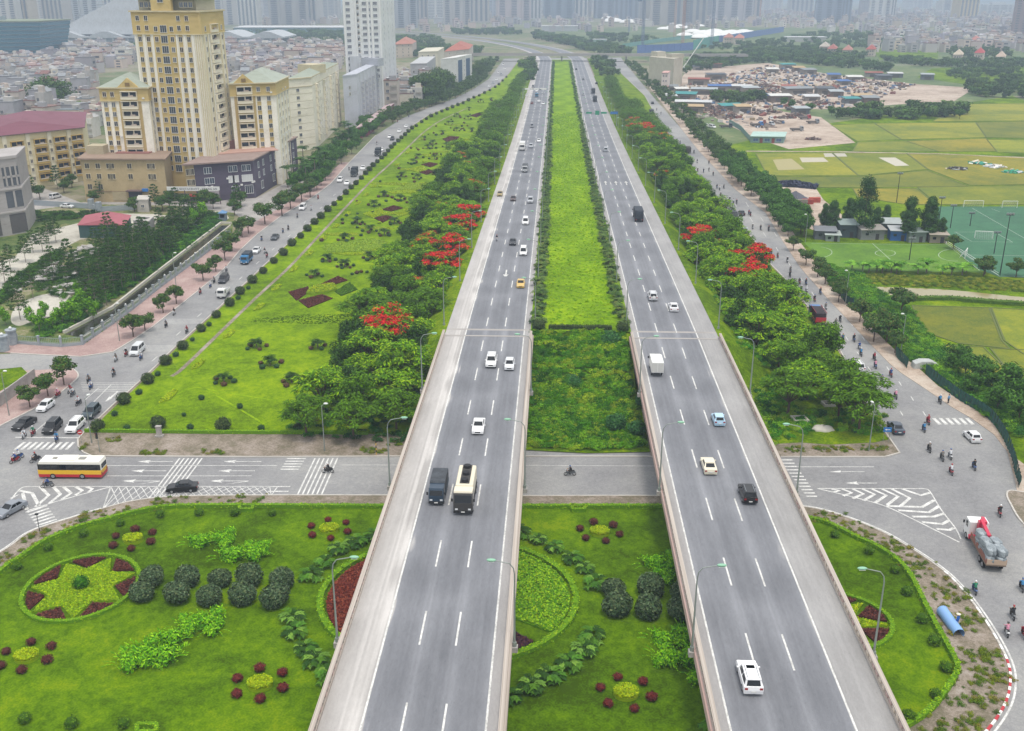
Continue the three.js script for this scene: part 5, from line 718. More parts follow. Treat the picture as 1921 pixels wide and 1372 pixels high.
const sitB = [[[-.16, .9, 0], [-.05, 1.18, 0], .15, .16], [[-.05, 1.18, 0], [.0, 1.36, 0], .17, .13], [[0, 1.38, -.13], [0, 1.38, .13], .08, .08], [[.0, 1.4, 0], [.04, 1.52, 0], .06, .055], [[.06, 1.56, 0], [.07, 1.64, 0], .095, .095]]; for (const z of [-1, 1]) sitB.push([[.0, 1.36, z * .19], [.17, 1.14, z * .27], .06, .05], [[.17, 1.14, z * .27], [.44, 1.07, z * .29], .048, .035], [[.44, 1.07, z * .29], [.51, 1.06, z * .29], .042, .036], [[-.14, .88, z * .1], [.28, .8, z * .17], .1, .075], [[.28, .8, z * .17], [.14, .4, z * .16], .068, .05], [[.12, .36, z * .16], [.3, .33, z * .17], .048, .04]);
const sitG = figure(sitB, 52, 1.0, [.1, 1.0, 0]), sitHands = [...fingersAt(.51, 1.06, .29, 1, -.4), ...fingersAt(.51, 1.06, -.29, 1, -.4)];
const standB = [[[0, .95, 0], [0, 1.2, 0], .14, .15], [[0, 1.2, 0], [0, 1.38, 0], .16, .13], [[0, 1.4, -.14], [0, 1.4, .14], .075, .075], [[0, 1.42, 0], [.02, 1.54, 0], .058, .055], [[.03, 1.6, 0], [.03, 1.68, 0], .095, .095]]; for (const z of [-1, 1]) standB.push([[0, 1.38, z * .2], [-.02, 1.1, z * .26], .055, .048], [[-.02, 1.1, z * .26], [.06, .86, z * .27], .045, .034], [[.06, .86, z * .27], [.08, .79, z * .27], .04, .035], [[0, .92, z * .09], [.02, .5, z * .1], .095, .068], [[.02, .5, z * .1], [-.01, .1, z * .11], .065, .045], [[-.02, .06, z * .11], [.14, .04, z * .12], .05, .04]);
const standG = figure(standB, 56, 1.05, [0, .92, 0]), standHands = [...fingersAt(.08, .79, .27, .3, -1), ...fingersAt(.08, .79, -.27, .3, -1)];
function dressed(base, hands, shirt, trousers, skin, waist, sit) {
  const g = merge([base, ...hands].map((q) => { const r = q.index ? q.toNonIndexed() : q.clone(); r.deleteAttribute('uv'); return r; })), p = g.attributes.position, c = new Float32Array(p.count * 3), S = lin(shirt), T0 = lin(trousers), K = lin(skin), shoe = lin(0x1d1b1a);
  for (let i = 0; i < p.count; i++) { const x = p.getX(i), y = p.getY(i), z = Math.abs(p.getZ(i)); let k = y > (sit ? 1.47 : 1.5) ? K : S; if (sit) { if (y < .93 + (x < 0 ? .02 : 0)) k = T0; if (y < .37) k = shoe; if (x > .4 && y > .95 && y < 1.2) k = K; } else { if (y < .98 && z < .2) k = T0; if (y < .09) k = shoe; if (z > .2 && y < .86) k = K; } c.set(k, i * 3); }
  g.setAttribute('color', new THREE.BufferAttribute(c, 3)); return g;
}
const clothMat = VC(.85), SHIRTS = [[0x2b4a86, 'blue shirt'], [0xc9ccd0, 'white shirt'], [0x1f2024, 'black jacket'], [0x8a2430, 'red jacket'], [0x3d7fae, 'sky blue shirt'], [0x2c7a5c, 'green shirt'], [0xc98aa0, 'pink jacket'], [0x6d6a66, 'grey shirt']], HELM = [[0xd9dadb, 'white'], [0x24262a, 'black'], [0x9b2a30, 'red'], [0x35588c, 'blue']];
const bodies = SHIRTS.map(([h], i) => dressed(sitG, sitHands, h, [0x23252c, 0x2c3548, 0x3d3833, 0x1c1c20][i % 4], 0xb98a6c, 0, true)), helmG = new THREE.SphereGeometry(.135, 12, 8, 0, 6.3, 0, 1.9).scale(1.08, 1, 1).translate(.055, 1.64, 0), visorG = boxG(.1, .02, .2, .19, 1.66, 0), faceG = merge([new THREE.SphereGeometry(.018, 5, 4).translate(.155, 1.6, 0), new THREE.SphereGeometry(.012, 5, 4).translate(.15, 1.625, .035), new THREE.SphereGeometry(.012, 5, 4).translate(.15, 1.625, -.035), boxG(.01, .012, .05, .15, 1.56, 0)]);
const bikeWheel = new THREE.TorusGeometry(.25, .05, 7, 18), bikeHub = new THREE.CylinderGeometry(.1, .1, .1, 10).rotateX(Math.PI / 2);
const bikeBody = extr([[-.75, .72], [-.5, .86], [.0, .8], [.2, .56], [.42, .6], [.55, 1.0], [.66, .98], [.55, .45], [.1, .36], [-.4, .42]], .26, .05), bikeSeat = extr([[-.62, .84], [-.5, .92], [.05, .88], [.1, .8], [-.5, .82]], .24, .04), bikeBar = merge([limb([.52, 1.02, -.32], [.52, 1.02, .32], .02, .02, 5), limb([.52, 1.0, 0], [.72, .32, 0], .035, .03, 5)]), bikeLamp = new THREE.SphereGeometry(.09, 8, 6).translate(.66, .95, 0), shieldG = boxG(.12, .5, .44, .5, .68, 0), engineG = boxG(.35, .22, .22, .05, .35, 0), exhaustG = limb([-.1, .3, .16], [-.75, .42, .18], .045, .05, 6), mudG = boxG(.35, .04, .12, .7, .57, 0);
const bikeProto = new THREE.Group(); bikeProto.name = 'motorbike'; part('body', bikeBody, mats.white, bikeProto); part('leg_shield', shieldG, mats.white, bikeProto); part('seat', bikeSeat, mats.black, bikeProto); part('handlebar', bikeBar, mats.darkMetal, bikeProto); part('headlight', bikeLamp, headMat, bikeProto); part('engine', engineG, mats.darkMetal, bikeProto); part('exhaust', exhaustG, mats.steel, bikeProto); for (const x of [.72, -.6]) { const w = part('wheel', bikeWheel, mats.tyre, bikeProto, [x, .3, 0]); part('hub', bikeHub, mats.rim, w); }
const BIKEC = [[0x8f1f28, 'red'], [0x23252a, 'black'], [0xc4c6c8, 'white'], [0x2c4f84, 'blue'], [0x5a5e63, 'grey']];
let bikeN = 0;
function rider(x, y, dx, dy, where, shirt, deck) {
  const i = bikeN++, pos = deck ? onDeck(x, y) : at0(x, y), turn = headingPx(x, y, dx, dy, 0), sh = shirt ?? i % 8, b = recolour(bikeProto.clone(), BIKEC[(i * 3) % 5][0]), hl = HELM[(i * 7 + (i >> 2)) % 4];
  b.name = numbered('motorbike'); tag(b, `${BIKEC[(i * 3) % 5][1]} motorbike ridden ${where}`, 'motorbike', 'motorbikes on the roads'); b.position.copy(pos); b.rotation.y = turn; scene.add(b);
  const p = thing('person', `rider in ${SHIRTS[sh][1]}, ${where}`, 'person', 'motorbike riders', pos, turn); part('body', bodies[sh], clothMat, p); const h = part('helmet', helmG, PAINT(hl[0]), p); part('visor', visorG, trim, h); part('face', faceG, trim, p);
}
const LB = [[29, 868, -20, 8, 'left of the bus'], [36, 862, -20, 8, 'second left of the bus'], [68, 867, -20, 6, 'just ahead of the bus'], [90, 915, -20, 3, 'on the left chevrons', 0], [46, 822, -15, 15, 'between the queue and crossing', 1], [63, 817, -15, 15, 'beside the black saloon queue', 5], [107, 828, -10, 16, 'in front of the black suv', 4], [148, 760, -16, 10, 'behind the white hatchback', 1], [137, 743, -16, 12, 'beside the lower pavement corner', 1], [132, 737, -16, 12, 'second beside the lower corner', 3], [109, 745, -16, 10, 'next to the pavement trees', 6], [171, 730, -14, 14, 'on the near zebra', 1], [167, 718, -14, 14, 'just above the near zebra', 7], [214, 706, -14, 14, 'alone above the near zebra', 2], [218, 678, -14, 14, 'entering from the side street', 7], [237, 668, -14, 14, 'beside the silver carrier', 2], [265, 675, -14, 14, 'passing the silver carrier', 1], [312, 614, -14, 14, 'on the second zebra', 7], [351, 625, -14, 14, 'near the garden bushes', 3], [327, 591, -14, 14, 'by the second pavement tree', 2], [376, 552, -14, 14, 'near the third pavement trees', 2], [395, 540, -14, 14, 'behind the white pickup lorry', 1], [402, 531, -14, 14, 'beside the dark people carrier', 7], [425, 510, -14, 14, 'ahead of the blue lorry', 1], [497, 476, -14, 14, 'beside the white saloon', 2], [501, 483, -14, 14, 'by the bushes past the white saloon', 2], [531, 437, -14, 14, 'past the dark saloon', 7], [541, 432, -14, 14, 'second past the dark saloon', 2], [558, 409, -14, 14, 'below the white van', 7], [584, 395, -14, 14, 'right of the white van', 1], [597, 374, -14, 14, 'above the white van', 3], [491, 452, -14, 14, 'by the kerb trees', 2], [655, 320, -10, 13, 'by the dark lorry', 2], [672, 342, -10, 13, 'under the lorry by the bushes', 1], [707, 272, -10, 13, 'far up by the dark green lorry', 2], [746, 230, -10, 10, 'far up by the grey slab', 2], [767, 220, -10, 10, 'far up by the dense trees', 7]];
LB.forEach(([x, y, dx, dy, w, s]) => rider(x, y, dx, dy, w + ' on the left road', s));
rider(616, 888, -20, 0, 'crossing the second diagonal zebra', 2); rider(1070, 893, -20, 0, 'on the road between the bridges', 2); rider(932, 452, 0, 20, 'on the shoulder of the left highway', 2, true);
const RB = [[1741, 796, 'by the right zebra', 3], [1733, 810, 'second by the right zebra', 4], [1743, 848, 'alone past the corner sign', 7], [1767, 864, 'in the trio, left', 7], [1782, 861, 'in the trio, right', 1], [1784, 890, 'below the trio', 1], [1827, 881, 'right of the trio', 2], [1763, 757, 'stopped near the fence', 4], [1680, 748, 'in a pink top above the corner', 6], [1654, 719, 'by the corner tree', 7], [1671, 707, 'beside the dirt verge', 0], [1642, 691, 'behind the white suv', 6], [1640, 676, 'second behind the white suv', 3], [1615, 668, 'beside the roadside trees', 4], [1612, 656, 'second beside the roadside trees', 0], [1581, 641, 'left of a pair mid road', 0], [1602, 641, 'right of a pair mid road', 2], [1568, 611, 'beside the red lorry', 7], [1576, 604, 'second beside the red lorry', 2], [1549, 581, 'right of the red lorry', 7], [1528, 566, 'ahead of the red lorry', 2], [1539, 552, 'by the verge ahead of the red lorry', 2], [1508, 560, 'third ahead of the red lorry', 7], [1503, 548, 'below the white parked van side', 2], [1513, 549, 'fourth ahead of the lorry', 1], [1500, 533, 'fifth ahead of the lorry', 2], [1512, 535, 'sixth ahead of the lorry', 2], [1482, 520, 'by the red flowers', 2], [1483, 511, 'second by the red flowers', 7], [1477, 493, 'third by the red flowers', 2], [1459, 484, 'near the small pitch', 7], [1447, 478, 'second near the small pitch', 1], [1442, 434, 'near the upper trees', 2], [1427, 432, 'second near the upper trees', 2], [1412, 430, 'third near the upper trees', 7], [1408, 406, 'by the dark saloon', 2], [1405, 403, 'second by the dark saloon', 3], [1382, 383, 'above the grey lorry', 2], [1376, 382, 'second above the grey lorry', 1], [1369, 378, 'third above the grey lorry', 2], [1352, 369, 'fourth above the grey lorry', 7], [1345, 354, 'far up, first of a group', 2], [1350, 357, 'far up, second of a group', 1], [1358, 354, 'far up, third of a group', 7], [1308, 306, 'farther up by the belt', 2], [1309, 322, 'farther up, second', 7], [1320, 324, 'farther up, third', 2], [1330, 308, 'farther up, fourth', 2], [1338, 330, 'farther up, fifth', 2], [1330, 322, 'farther up, sixth', 7], [1270, 266, 'ahead of the loaded lorry', 2], [1276, 270, 'second ahead of the loaded lorry', 7], [1302, 288, 'right of the loaded lorry', 2], [1232, 208, 'by the dark far lorry', 2], [1240, 215, 'second by the far lorry', 7]];
RB.forEach(([x, y, w, s]) => rider(x, y, y > 780 && x > 1730 ? -14 : -12, y > 780 && x > 1730 ? -20 : -16, w + ' on the right road', s));
[[1875, 968, -8, -20, 'beside the crane lorry', 2], [1828, 1113, -10, -20, 'in the right roundabout lane', 5], [1916, 1108, -10, -20, 'at the right picture edge', 4], [1899, 1160, -10, -20, 'lower right in the lane', 2], [1888, 1192, -8, -20, 'lowest right by the painted kerb', 6], [1920, 1196, -8, -20, 'cut by the right picture edge', 3]].forEach(([x, y, dx, dy, w, s]) => rider(x, y, dx, dy, w, s));
// people on foot and the blue pipe
function walker(x, y, h, shirt, trousers, label, turn, hat) { const p = thing('person', label, 'person', null, P(x, y, h), turn); part('body', dressed(standG, standHands, shirt, trousers, 0xb98a6c, 0, false), clothMat, p); const f = part('face', faceG, trim, p); f.position.set(-.025, .04, 0); if (hat) part('hat', new THREE.ConeGeometry(.26, .16, 14).translate(.03, 1.8, 0), M(0xd6d2c4, .8), p); else part('hair', new THREE.SphereGeometry(.112, 10, 8, 0, 6.3, 0, 1.6).translate(.02, 1.67, 0), mats.black, p); }
walker(1779, 757, .1, 0x6f97bd, 0x20242c, 'pedestrian in a light blue shirt standing beside the green fence', 2); walker(1795, 1176, .16, 0x1f5fae, 0x1d4f94, 'worker in blue overalls and pale hat standing by the blue pipe', 2.2, true);
{ const a = P(1768, 1146, .6), b = P(1800, 1190, .5), c = new THREE.CatmullRomCurve3([a, a.clone().lerp(b, .5), b]); solo('water_pipe', merge([new THREE.TubeGeometry(c, 10, .65, 14), new THREE.TorusGeometry(.6, .1, 6, 14).rotateY(Math.PI / 2 + Math.atan2(-(b.z - a.z), b.x - a.x)).translate(a.x, a.y, a.z)]), M(0x7fa6d6, .5), 'short length of blue painted pipe beside the right hedge', 'pipe'); }
// ---------- buildings ----------
const distOf = (p) => -p.x * sY - p.z * cY, hTop = (p, y) => { const v = y - 686; return CAM_H - (F * sT + v * cT) / (F * cT - v * sT) * distOf(p); };
const wearTex = rampTex(512, 14, [0xd8d6d2, 0xeeeeec, 0xf6f6f5, 0xffffff], [3, 9, 34, 120], [1, .8, .8, .7], 89, 1.9), wallMat = {}; const WALL = (hex) => wallMat[hex] ??= new THREE.MeshStandardMaterial({ map: wearTex, color: hex, roughness: .9 });
const vcMat = VC(.7), winMat = VC(.35), winCache = {};
const winG = (w, h, frame = 0xcfcabd, gl = 0x3a4250, mull = 1) => winCache[[w, h, frame, gl, mull]] ??= merge([paint(boxG(w + .22, .12, .16, 0, h / 2 + .06, 0), frame), paint(boxG(w + .3, .14, .26, 0, -h / 2 - .07, .04), frame), paint(boxG(.11, h, .16, -w / 2 - .055, 0, 0), frame), paint(boxG(.11, h, .16, w / 2 + .055, 0, 0), frame), paint(boxG(w, h, .06, 0, 0, 0), gl), ...[...Array(mull)].map((_, k) => paint(boxG(.08, h, .12, w * ((k + 1) / (mull + 1) - .5), 0, 0), frame))]);
const balG = (w, wall) => winCache['b' + [w, wall]] ??= merge([paint(boxG(w, 2.4, .08, 0, 1.5, .02), wall), paint(boxG(w * .42, 2.1, .1, -w * .24, 1.35, .05), 0x1e242c), paint(boxG(w * .38, 1.7, .1, w * .24, 1.6, .05), 0x262c34), paint(boxG(w + .1, .16, 1.1, 0, 2.75, .5), wall), paint(boxG(w, .85, .9, 0, .42, .45), wall), paint(boxG(w + .1, .12, 1.05, 0, .9, .48), 0xd9d2bf), paint(boxG(.1, 1.9, .9, -w / 2 + .05, 1.75, .45), wall), paint(boxG(.1, 1.9, .9, w / 2 - .05, 1.75, .45), wall), paint(boxG(w * .3, .6, .3, w * .12, 1.2, .6), 0xa89a90)]);
const acG = merge([paint(boxG(.8, .55, .35), 0xd8d8d4)]);
class Block {                                            // a prism on the footprint A, B, C (+ the fourth corner), its faces AB and BC seen
  constructor(name, label, A, B, C, H, wall, category = 'building', group) {
    this.A = P(...A); this.B = P(...B); this.C = P(...C); this.D = this.A.clone().add(this.C).sub(this.B); this.H = H < 0 ? hTop(this.B, -H) : H;
    this.o = thing(name, label, category, group, this.A.clone()); this.q = [this.A, this.B, this.C, this.D].map((p) => [p.x - this.A.x, p.z - this.A.z]); this.wall = wall;
    part('wall', sheetG(this.q, this.H, this.H + .2), WALL(wall), this.o);
  }
  edge(i) { const a = this.q[i], b = this.q[(i + 1) % 4], dx = b[0] - a[0], dz = b[1] - a[1], L = Math.hypot(dx, dz), cx = (this.q[0][0] + this.q[2][0]) / 2, cz = (this.q[0][1] + this.q[2][1]) / 2; let n = [-dz / L, dx / L]; if ((a[0] + b[0]) / 2 * n[0] + (a[1] + b[1]) / 2 * n[1] < cx * n[0] + cz * n[1]) n = [-n[0], -n[1]]; return { a, dx, dz, L, n }; }
  on(i, t, y, name, g, m, out = .05) { const e = this.edge(i), p = part(name, g, m, this.o); p.position.set(e.a[0] + e.dx * t + e.n[0] * out, y, e.a[1] + e.dz * t + e.n[1] * out); p.rotation.y = Math.atan2(e.n[0], e.n[1]); return p; }
  strip(i, t, w, y0, y1, name, hex, d = .3, out = 0) { return this.on(i, t, 0, name, boxG(w, y1 - y0, d, 0, (y0 + y1) / 2, 0), WALL(hex), out); }
  windows(i, ts, ys, g, name = 'window', m = winMat, out = .04) { for (const y of ys) for (const t of ts) this.on(i, t, y, name, Array.isArray(g) ? pick(g) : g, m, out); }
  slab(y, over, th, hex, name = 'cornice') { const cx = (this.q[0][0] + this.q[2][0]) / 2, cz = (this.q[0][1] + this.q[2][1]) / 2, s = this.q.map(([x, z]) => { const l = Math.hypot(x - cx, z - cz); return [cx + (x - cx) * (1 + over / l * 1.4), cz + (z - cz) * (1 + over / l * 1.4)]; }); part(name, sheetG(s, y + th, th), WALL(hex), this.o); part(name + '_underside', sheetG(s, y, 0), WALL(hex), this.o); return s; }
  hip(y, h, over, hex, ridge = .5, name = 'roof') { // hipped roof
    const cx = (this.q[0][0] + this.q[2][0]) / 2, cz = (this.q[0][1] + this.q[2][1]) / 2, e = this.q.map(([x, z]) => { const l = Math.hypot(x - cx, z - cz); return [cx + (x - cx) * (1 + over / l), cz + (z - cz) * (1 + over / l)]; }), L0 = this.edge(0).L, L1 = this.edge(1).L, long = L0 > L1, m = (k, l, t) => [(e[k][0] + e[l][0]) / 2 * (1 - t) + cx * t, (e[k][1] + e[l][1]) / 2 * (1 - t) + cz * t];
    const r = long ? [m(3, 0, ridge), m(1, 2, ridge)] : [m(0, 1, ridge), m(2, 3, ridge)], v = (p, yy) => [p[0], yy, p[1]], E = e.map((p) => v(p, y)), R0 = v(r[0], y + h), R1 = v(r[1], y + h);
    const f = long ? [[E[0], E[1], R1, R0], [E[2], E[3], R0, R1], [E[1], E[2], R1, R1], [E[3], E[0], R0, R0]] : [[E[1], E[2], R1, R0], [E[3], E[0], R0, R1], [E[0], E[1], R0, R0], [E[2], E[3], R1, R1]];
    return part(name, merge(f.map((q) => quadG(...q))), WALL(hex), this.o);
  }
  box(x, z, w, d, h, y, name, m, turn = 0) { const e = this.edge(0), p = part(name, boxG(w, h, d, 0, h / 2, 0), m, this.o); p.position.set(this.q[0][0] + (this.q[1][0] - this.q[0][0]) * x + (this.q[3][0] - this.q[0][0]) * z, y, this.q[0][1] + (this.q[1][1] - this.q[0][1]) * x + (this.q[3][1] - this.q[0][1]) * z); p.rotation.y = Math.atan2(e.n[0], e.n[1]) + turn; return p; }
}
const rows = (y0, dy, n) => [...Array(n)].map((_, k) => y0 + dy * k), OCH = 0xceb678, CRE = 0xf0ece0, WIN = [0x2c323c, 0x1f242c, 0x5a6068, 0x3c302a].map((g) => winG(1.2, 1.55, 0xd8d2c2, g));
{ // the tall tower
  const b = new Block('apartment_tower', 'tall cream and ochre apartment tower with green-roofed attic', [289, 361], [408, 365], [446, 343], -23, CRE), H = b.H, fl = 3.42, n = Math.floor((H - 4) / fl), ys = rows(9.2, fl, n - 2), W = b.edge(0).L;
  b.strip(0, .45, W * .33, .1, H - 7.4, 'ochre_bay', OCH, .7); for (const t of [.077, .203, .685, .81]) b.strip(0, t, 1.5, .1, H - 7.4, 'ochre_strip', OCH, .12, .02); for (const t of [.015, .14, .265, .625, .748, .87]) b.strip(0, t, .9, .1, H - 7.4, 'pilaster', 0xf2eee2, .5);
  for (const t of [.91, .94, .97, .995]) b.strip(0, t, .28, .1, H - 7.4, 'rib', 0xe2d8ba, .6);
  for (const i of [0, 1]) b.strip(i, .5, b.edge(i).L + .8, H - 7.3, H, 'ochre_top', OCH, .8, -.05); b.slab(H, .9, .5, 0xc9bd9a); b.slab(H - 7.4, .5, .3, 0xd6caa6, 'string_course');
  b.windows(0, [.077, .203, .685, .81], ys.slice(0, -1), WIN, 'window', winMat, .12); b.windows(0, [.077, .203, .685, .81], [H - 2, H - 5.2], WIN, 'window', winMat, .4); b.windows(0, [.335, .57], ys, WIN, 'window', winMat, .4); b.windows(0, [.45], ys, winG(2.3, 2.3, 0xd9d6cc, 0x2e3742, 2), 'stair_window', winMat, .42);
  b.strip(1, .14, 2.2, .1, H - 7.4, 'pilaster', 0xeee6d0, .7); b.strip(1, .86, 2.2, .1, H - 7.4, 'pilaster', 0xeee6d0, .7); for (const t of [.05, .22, .78, .95]) b.strip(1, t, .5, .1, H - 7.4, 'rib', 0xe2d8ba, 1);
  for (const y of ys) b.on(1, .5, y - 1.4, 'balcony', balG(7.4, lin(0xe6dec8)), vcMat, .05); b.windows(1, [.14, .86], ys, WIN, 'window', winMat, .4);
  b.box(.5, .5, W * .86, 15, 4, H + .5, 'attic', WALL(0xc4bfa6)); b.windows(0, [.13, .2, .27, .72, .79, .86], [H + 2.4], winG(1.3, 1.6, 0xb9b29c, 0x566070), 'attic_window', winMat, -1.2); b.box(.5, .5, W * .9, 16, .3, H + 4.5, 'attic_roof_edge', WALL(0x9aa890)); { const r = b.hip(H + 4.8, 4, .4, 0xa0aa9c, .45); } b.strip(0, .45, W * .3, H, H + 8, 'gable', OCH, 1.6, -.4); b.on(0, .45, H + 4.5, 'gable_window', winG(2, 2.6, 0xd9d2c0, 0x3f4856), winMat, .5);
  const top = new THREE.CylinderGeometry(W * .15, W * .15, 1.6, 24, 1, false, 0, Math.PI).rotateX(Math.PI / 2).rotateZ(Math.PI / 2); b.on(0, .45, H + 8, 'gable_arch', top, WALL(OCH), -.4);
}
function wing(label, A, B, C, yTop, cols, bay, flr, gables) {
  const b = new Block('apartment_wing', label, A, B, C, -yTop, CRE), H = b.H, fl = 3.3, ys = rows(5.5, fl, Math.floor((H - 6) / fl) + 1), W = b.edge(0).L, L1 = b.edge(1).L;
  for (const i of [0, 1]) b.strip(i, .5, b.edge(i).L + .3, H - 4.2, H, 'ochre_top', OCH, .5, -.05); b.slab(H, .8, .4, 0xc9bd9a); b.slab(H - 4.4, .4, .25, 0xcdbf98, 'string_course');
  for (const t of cols) b.strip(0, t, 1.5, .1, H - 4.5, 'ochre_strip', OCH, .14); b.windows(0, cols, ys.slice(0, -1), WIN, 'window', winMat, .14); b.windows(0, cols, [H - 2], WIN, 'window', winMat, .3);
  const bw = W * (bay[1] - bay[0]), bt = (bay[0] + bay[1]) / 2; b.strip(0, bt, bw + 1.4, .1, H, 'ochre_bay', 0xc2aa74, .3); for (const y of ys) b.on(0, bt, y - 1.5, 'balcony', balG(+(bw * .9).toFixed(1), lin(0xe6dec8)), vcMat, .18);
  b.windows(1, [.2, .42, .64, .86], ys.slice(0, -1), WIN, 'window', winMat, .1); for (const t of [.08, .31, .53, .75, .96]) b.strip(1, t, .9, .1, H - 4.5, 'pilaster', 0xeee6d0, .5);
  b.hip(H + .4, 4.2, .6, 0xa3aca0, .55); for (let k = 0; k < 16; k++) b.on(k % 2, k % 2 ? pick([.26, .48, .7]) : pick([.18, .34, .9]), pick(ys) - 1.1, 'air_conditioner', acG, vcMat, .3); const g = new THREE.Shape([[-bw * .62, 0], [bw * .62, 0], [0, 3.4]].map(([x, y]) => new THREE.Vector2(x, y))); b.on(0, bt, H + .2, 'gable', new THREE.ExtrudeGeometry(g, { depth: .9, bevelEnabled: false }), WALL(OCH), -.3); b.on(0, bt, H + 1.4, 'gable_vent', boxG(1.6, 1.2, .2), WALL(0x8a7248), .68); return b;
}
wing('ochre and cream apartment wing left of the tall tower', [213, 366], [300, 366], [318, 350], 166, [.1, .26], [.42, .8]);
wing('ochre and cream apartment wing right of the tall tower', [448, 350], [530, 345], [553, 322], 156, [.62, .84], [.12, .5]);
{ const b = new Block('apartment_block', 'pale cream apartment block behind the palms', [548, 286], [593, 279], [641, 233], -146, 0xe8e2d0), H = b.H, ys = rows(4, 3.3, Math.floor((H - 4) / 3.3)); b.windows(0, [.4], ys, winG(1.6, 1.3, 0xcfc8b4, 0x4a5260)); b.slab(H, .5, .5, 0xc8bd9e); b.slab(H - 3.6, .3, .25, 0xb9ad8c, 'string_course'); for (const t of [.12, .37, .62, .87]) for (const y of ys) b.on(1, t, y - 1.4, 'balcony', balG(2.6, lin(0xe4dcc6)), vcMat, .05); b.windows(1, [.25, .5, .75], ys, WIN); b.box(.5, .4, 9, 10, 4, H, 'roof_house', WALL(0xc9bf9f)); b.hip(H + .5, 2.2, -.6, 0x9aa394, .4); for (let k = 0; k < 22; k++) b.on(1, pick([.2, .31, .45, .56, .7, .81]), pick(ys) - 1, 'air_conditioner', acG, vcMat, .25); for (const y of ys) b.strip(0, .5, b.edge(0).L, y - 1.75, y - 1.62, 'string_course', 0xc2b89c, .06, .03); }
{ const b = new Block('slab_block', 'lilac-grey apartment slab beside the white tower', [648, 240], [674, 235], [725, 194], -141, 0xc0c2ca), H = b.H, ys = rows(4, 3.3, Math.floor((H - 4) / 3.3)); b.windows(0, [.45], ys.slice(-2), WIN); for (const t of [.08, .2, .32, .44, .6, .72, .84, .95]) { b.strip(1, t, .7, .1, H, 'pilaster', 0xcccfd6, .8); for (const y of ys) b.on(1, Math.min(.97, t + .055), y - 1.4, 'balcony', balG(1.9, lin(0xb4b5bd)), vcMat, .05); } b.slab(H, .4, .7, 0xb6bac4); b.box(.5, .7, 6, 14, 4.5, H, 'roof_house', WALL(0xb2b6c0)); }
{ const b = new Block('white_tower', 'slim white high-rise rising out of the picture', [654, 208], [721, 205], [746, 184], 104, 0xdcdee0), H = b.H, ys = rows(20, 3.5, 24); for (const t of [.02, .32, .42, .66, .76, .98]) b.strip(0, t, 1.1, .1, H, 'pilaster', 0xe8e9ea, 1); for (const y of ys) { for (const t of [.12, .56, .86]) b.on(0, t, y, 'window', winG(2.4, 1.7, 0xc9ccd0, 0x6d7078, 2), winMat, .05); b.on(0, .38, y - 1, 'balcony', balG(1.6, lin(0xcfd2d6)), vcMat, .05); b.on(0, .7, y, 'window', winG(.9, 1.5, 0xc9ccd0, 0x4d5868), winMat, .05); for (const t of [.2, .5, .8]) b.on(1, t, y, 'window', winG(1.4, 1.6, 0xc9ccd0, 0x6a7480), winMat, .05); } b.slab(H, .3, .5, 0xc9ccd2); b.strip(0, .25, b.edge(0).L * .3, .1, 32, 'podium_face', 0xc2c6cc, 2); }
{ const b = new Block('maroon_podium', 'maroon brick entrance block below the white tower', [726, 196], [758, 197], [770, 185], -171, 0x9a5a6a); b.windows(0, [.5], [4], winG(4, 3, 0x8f6a78, 0x6a5a78, 2)); b.slab(b.H, .2, .3, 0xa36a78); const c = new Block('maroon_podium', 'long low maroon shopfront along the pavement trees', [668, 262], [690, 255], [740, 212], 5.5, 0x7e3844); c.slab(c.H, .6, .3, 0xb8a2a4); c.windows(1, [.1, .3, .5, .7, .9], [2], winG(4, 2.4, 0x8f6a70, 0x4a3a44, 2)); }
{ const b = new Block('office_building', 'white office with two tall dark blue glass strips', [828, 164], [857, 160], [886, 151], -109, 0xcfcfcc), H = b.H; for (const t of [.22, .72]) { b.strip(1, t, b.edge(1).L * .24, .5, H - 2, 'glass_strip', 0x3f5a78, .4); } b.slab(H, .3, .5, 0xd6d6d2); b.windows(1, [.48], rows(3, 3.4, 6), winG(1.4, 1.2)); }
for (const [l, A, B, C, y, hex, roof] of [['small cream building behind the white office', [786, 142], [822, 140], [834, 130], 97, 0xcfcab8, 0], ['grey warehouse block beside the large dark trees', [771, 168], [802, 167], [818, 150], 120, 0xb4b6b8, 0], ['red hip-roofed building behind the white office', [834, 128], [880, 122], [888, 112], 92, 0xc4bcb0, 0xb06a58], ['long red-roofed hall right of the white tower', [738, 110], [774, 108], [782, 102], 82, 0xc6b8a8, 0xb27a68]]) { const b = new Block('low_building', l, A, B, C, -y, hex, 'building', 'buildings beside the left road'); b.windows(0, [.2, .5, .8], rows(2.5, 3.4, Math.max(1, Math.floor(b.H / 3.6))), WIN); b.windows(1, [.3, .7], rows(2.5, 3.4, Math.max(1, Math.floor(b.H / 3.6))), WIN); if (roof) b.hip(b.H, 6, 1, roof, .5); else b.slab(b.H, .3, .6, hex); }
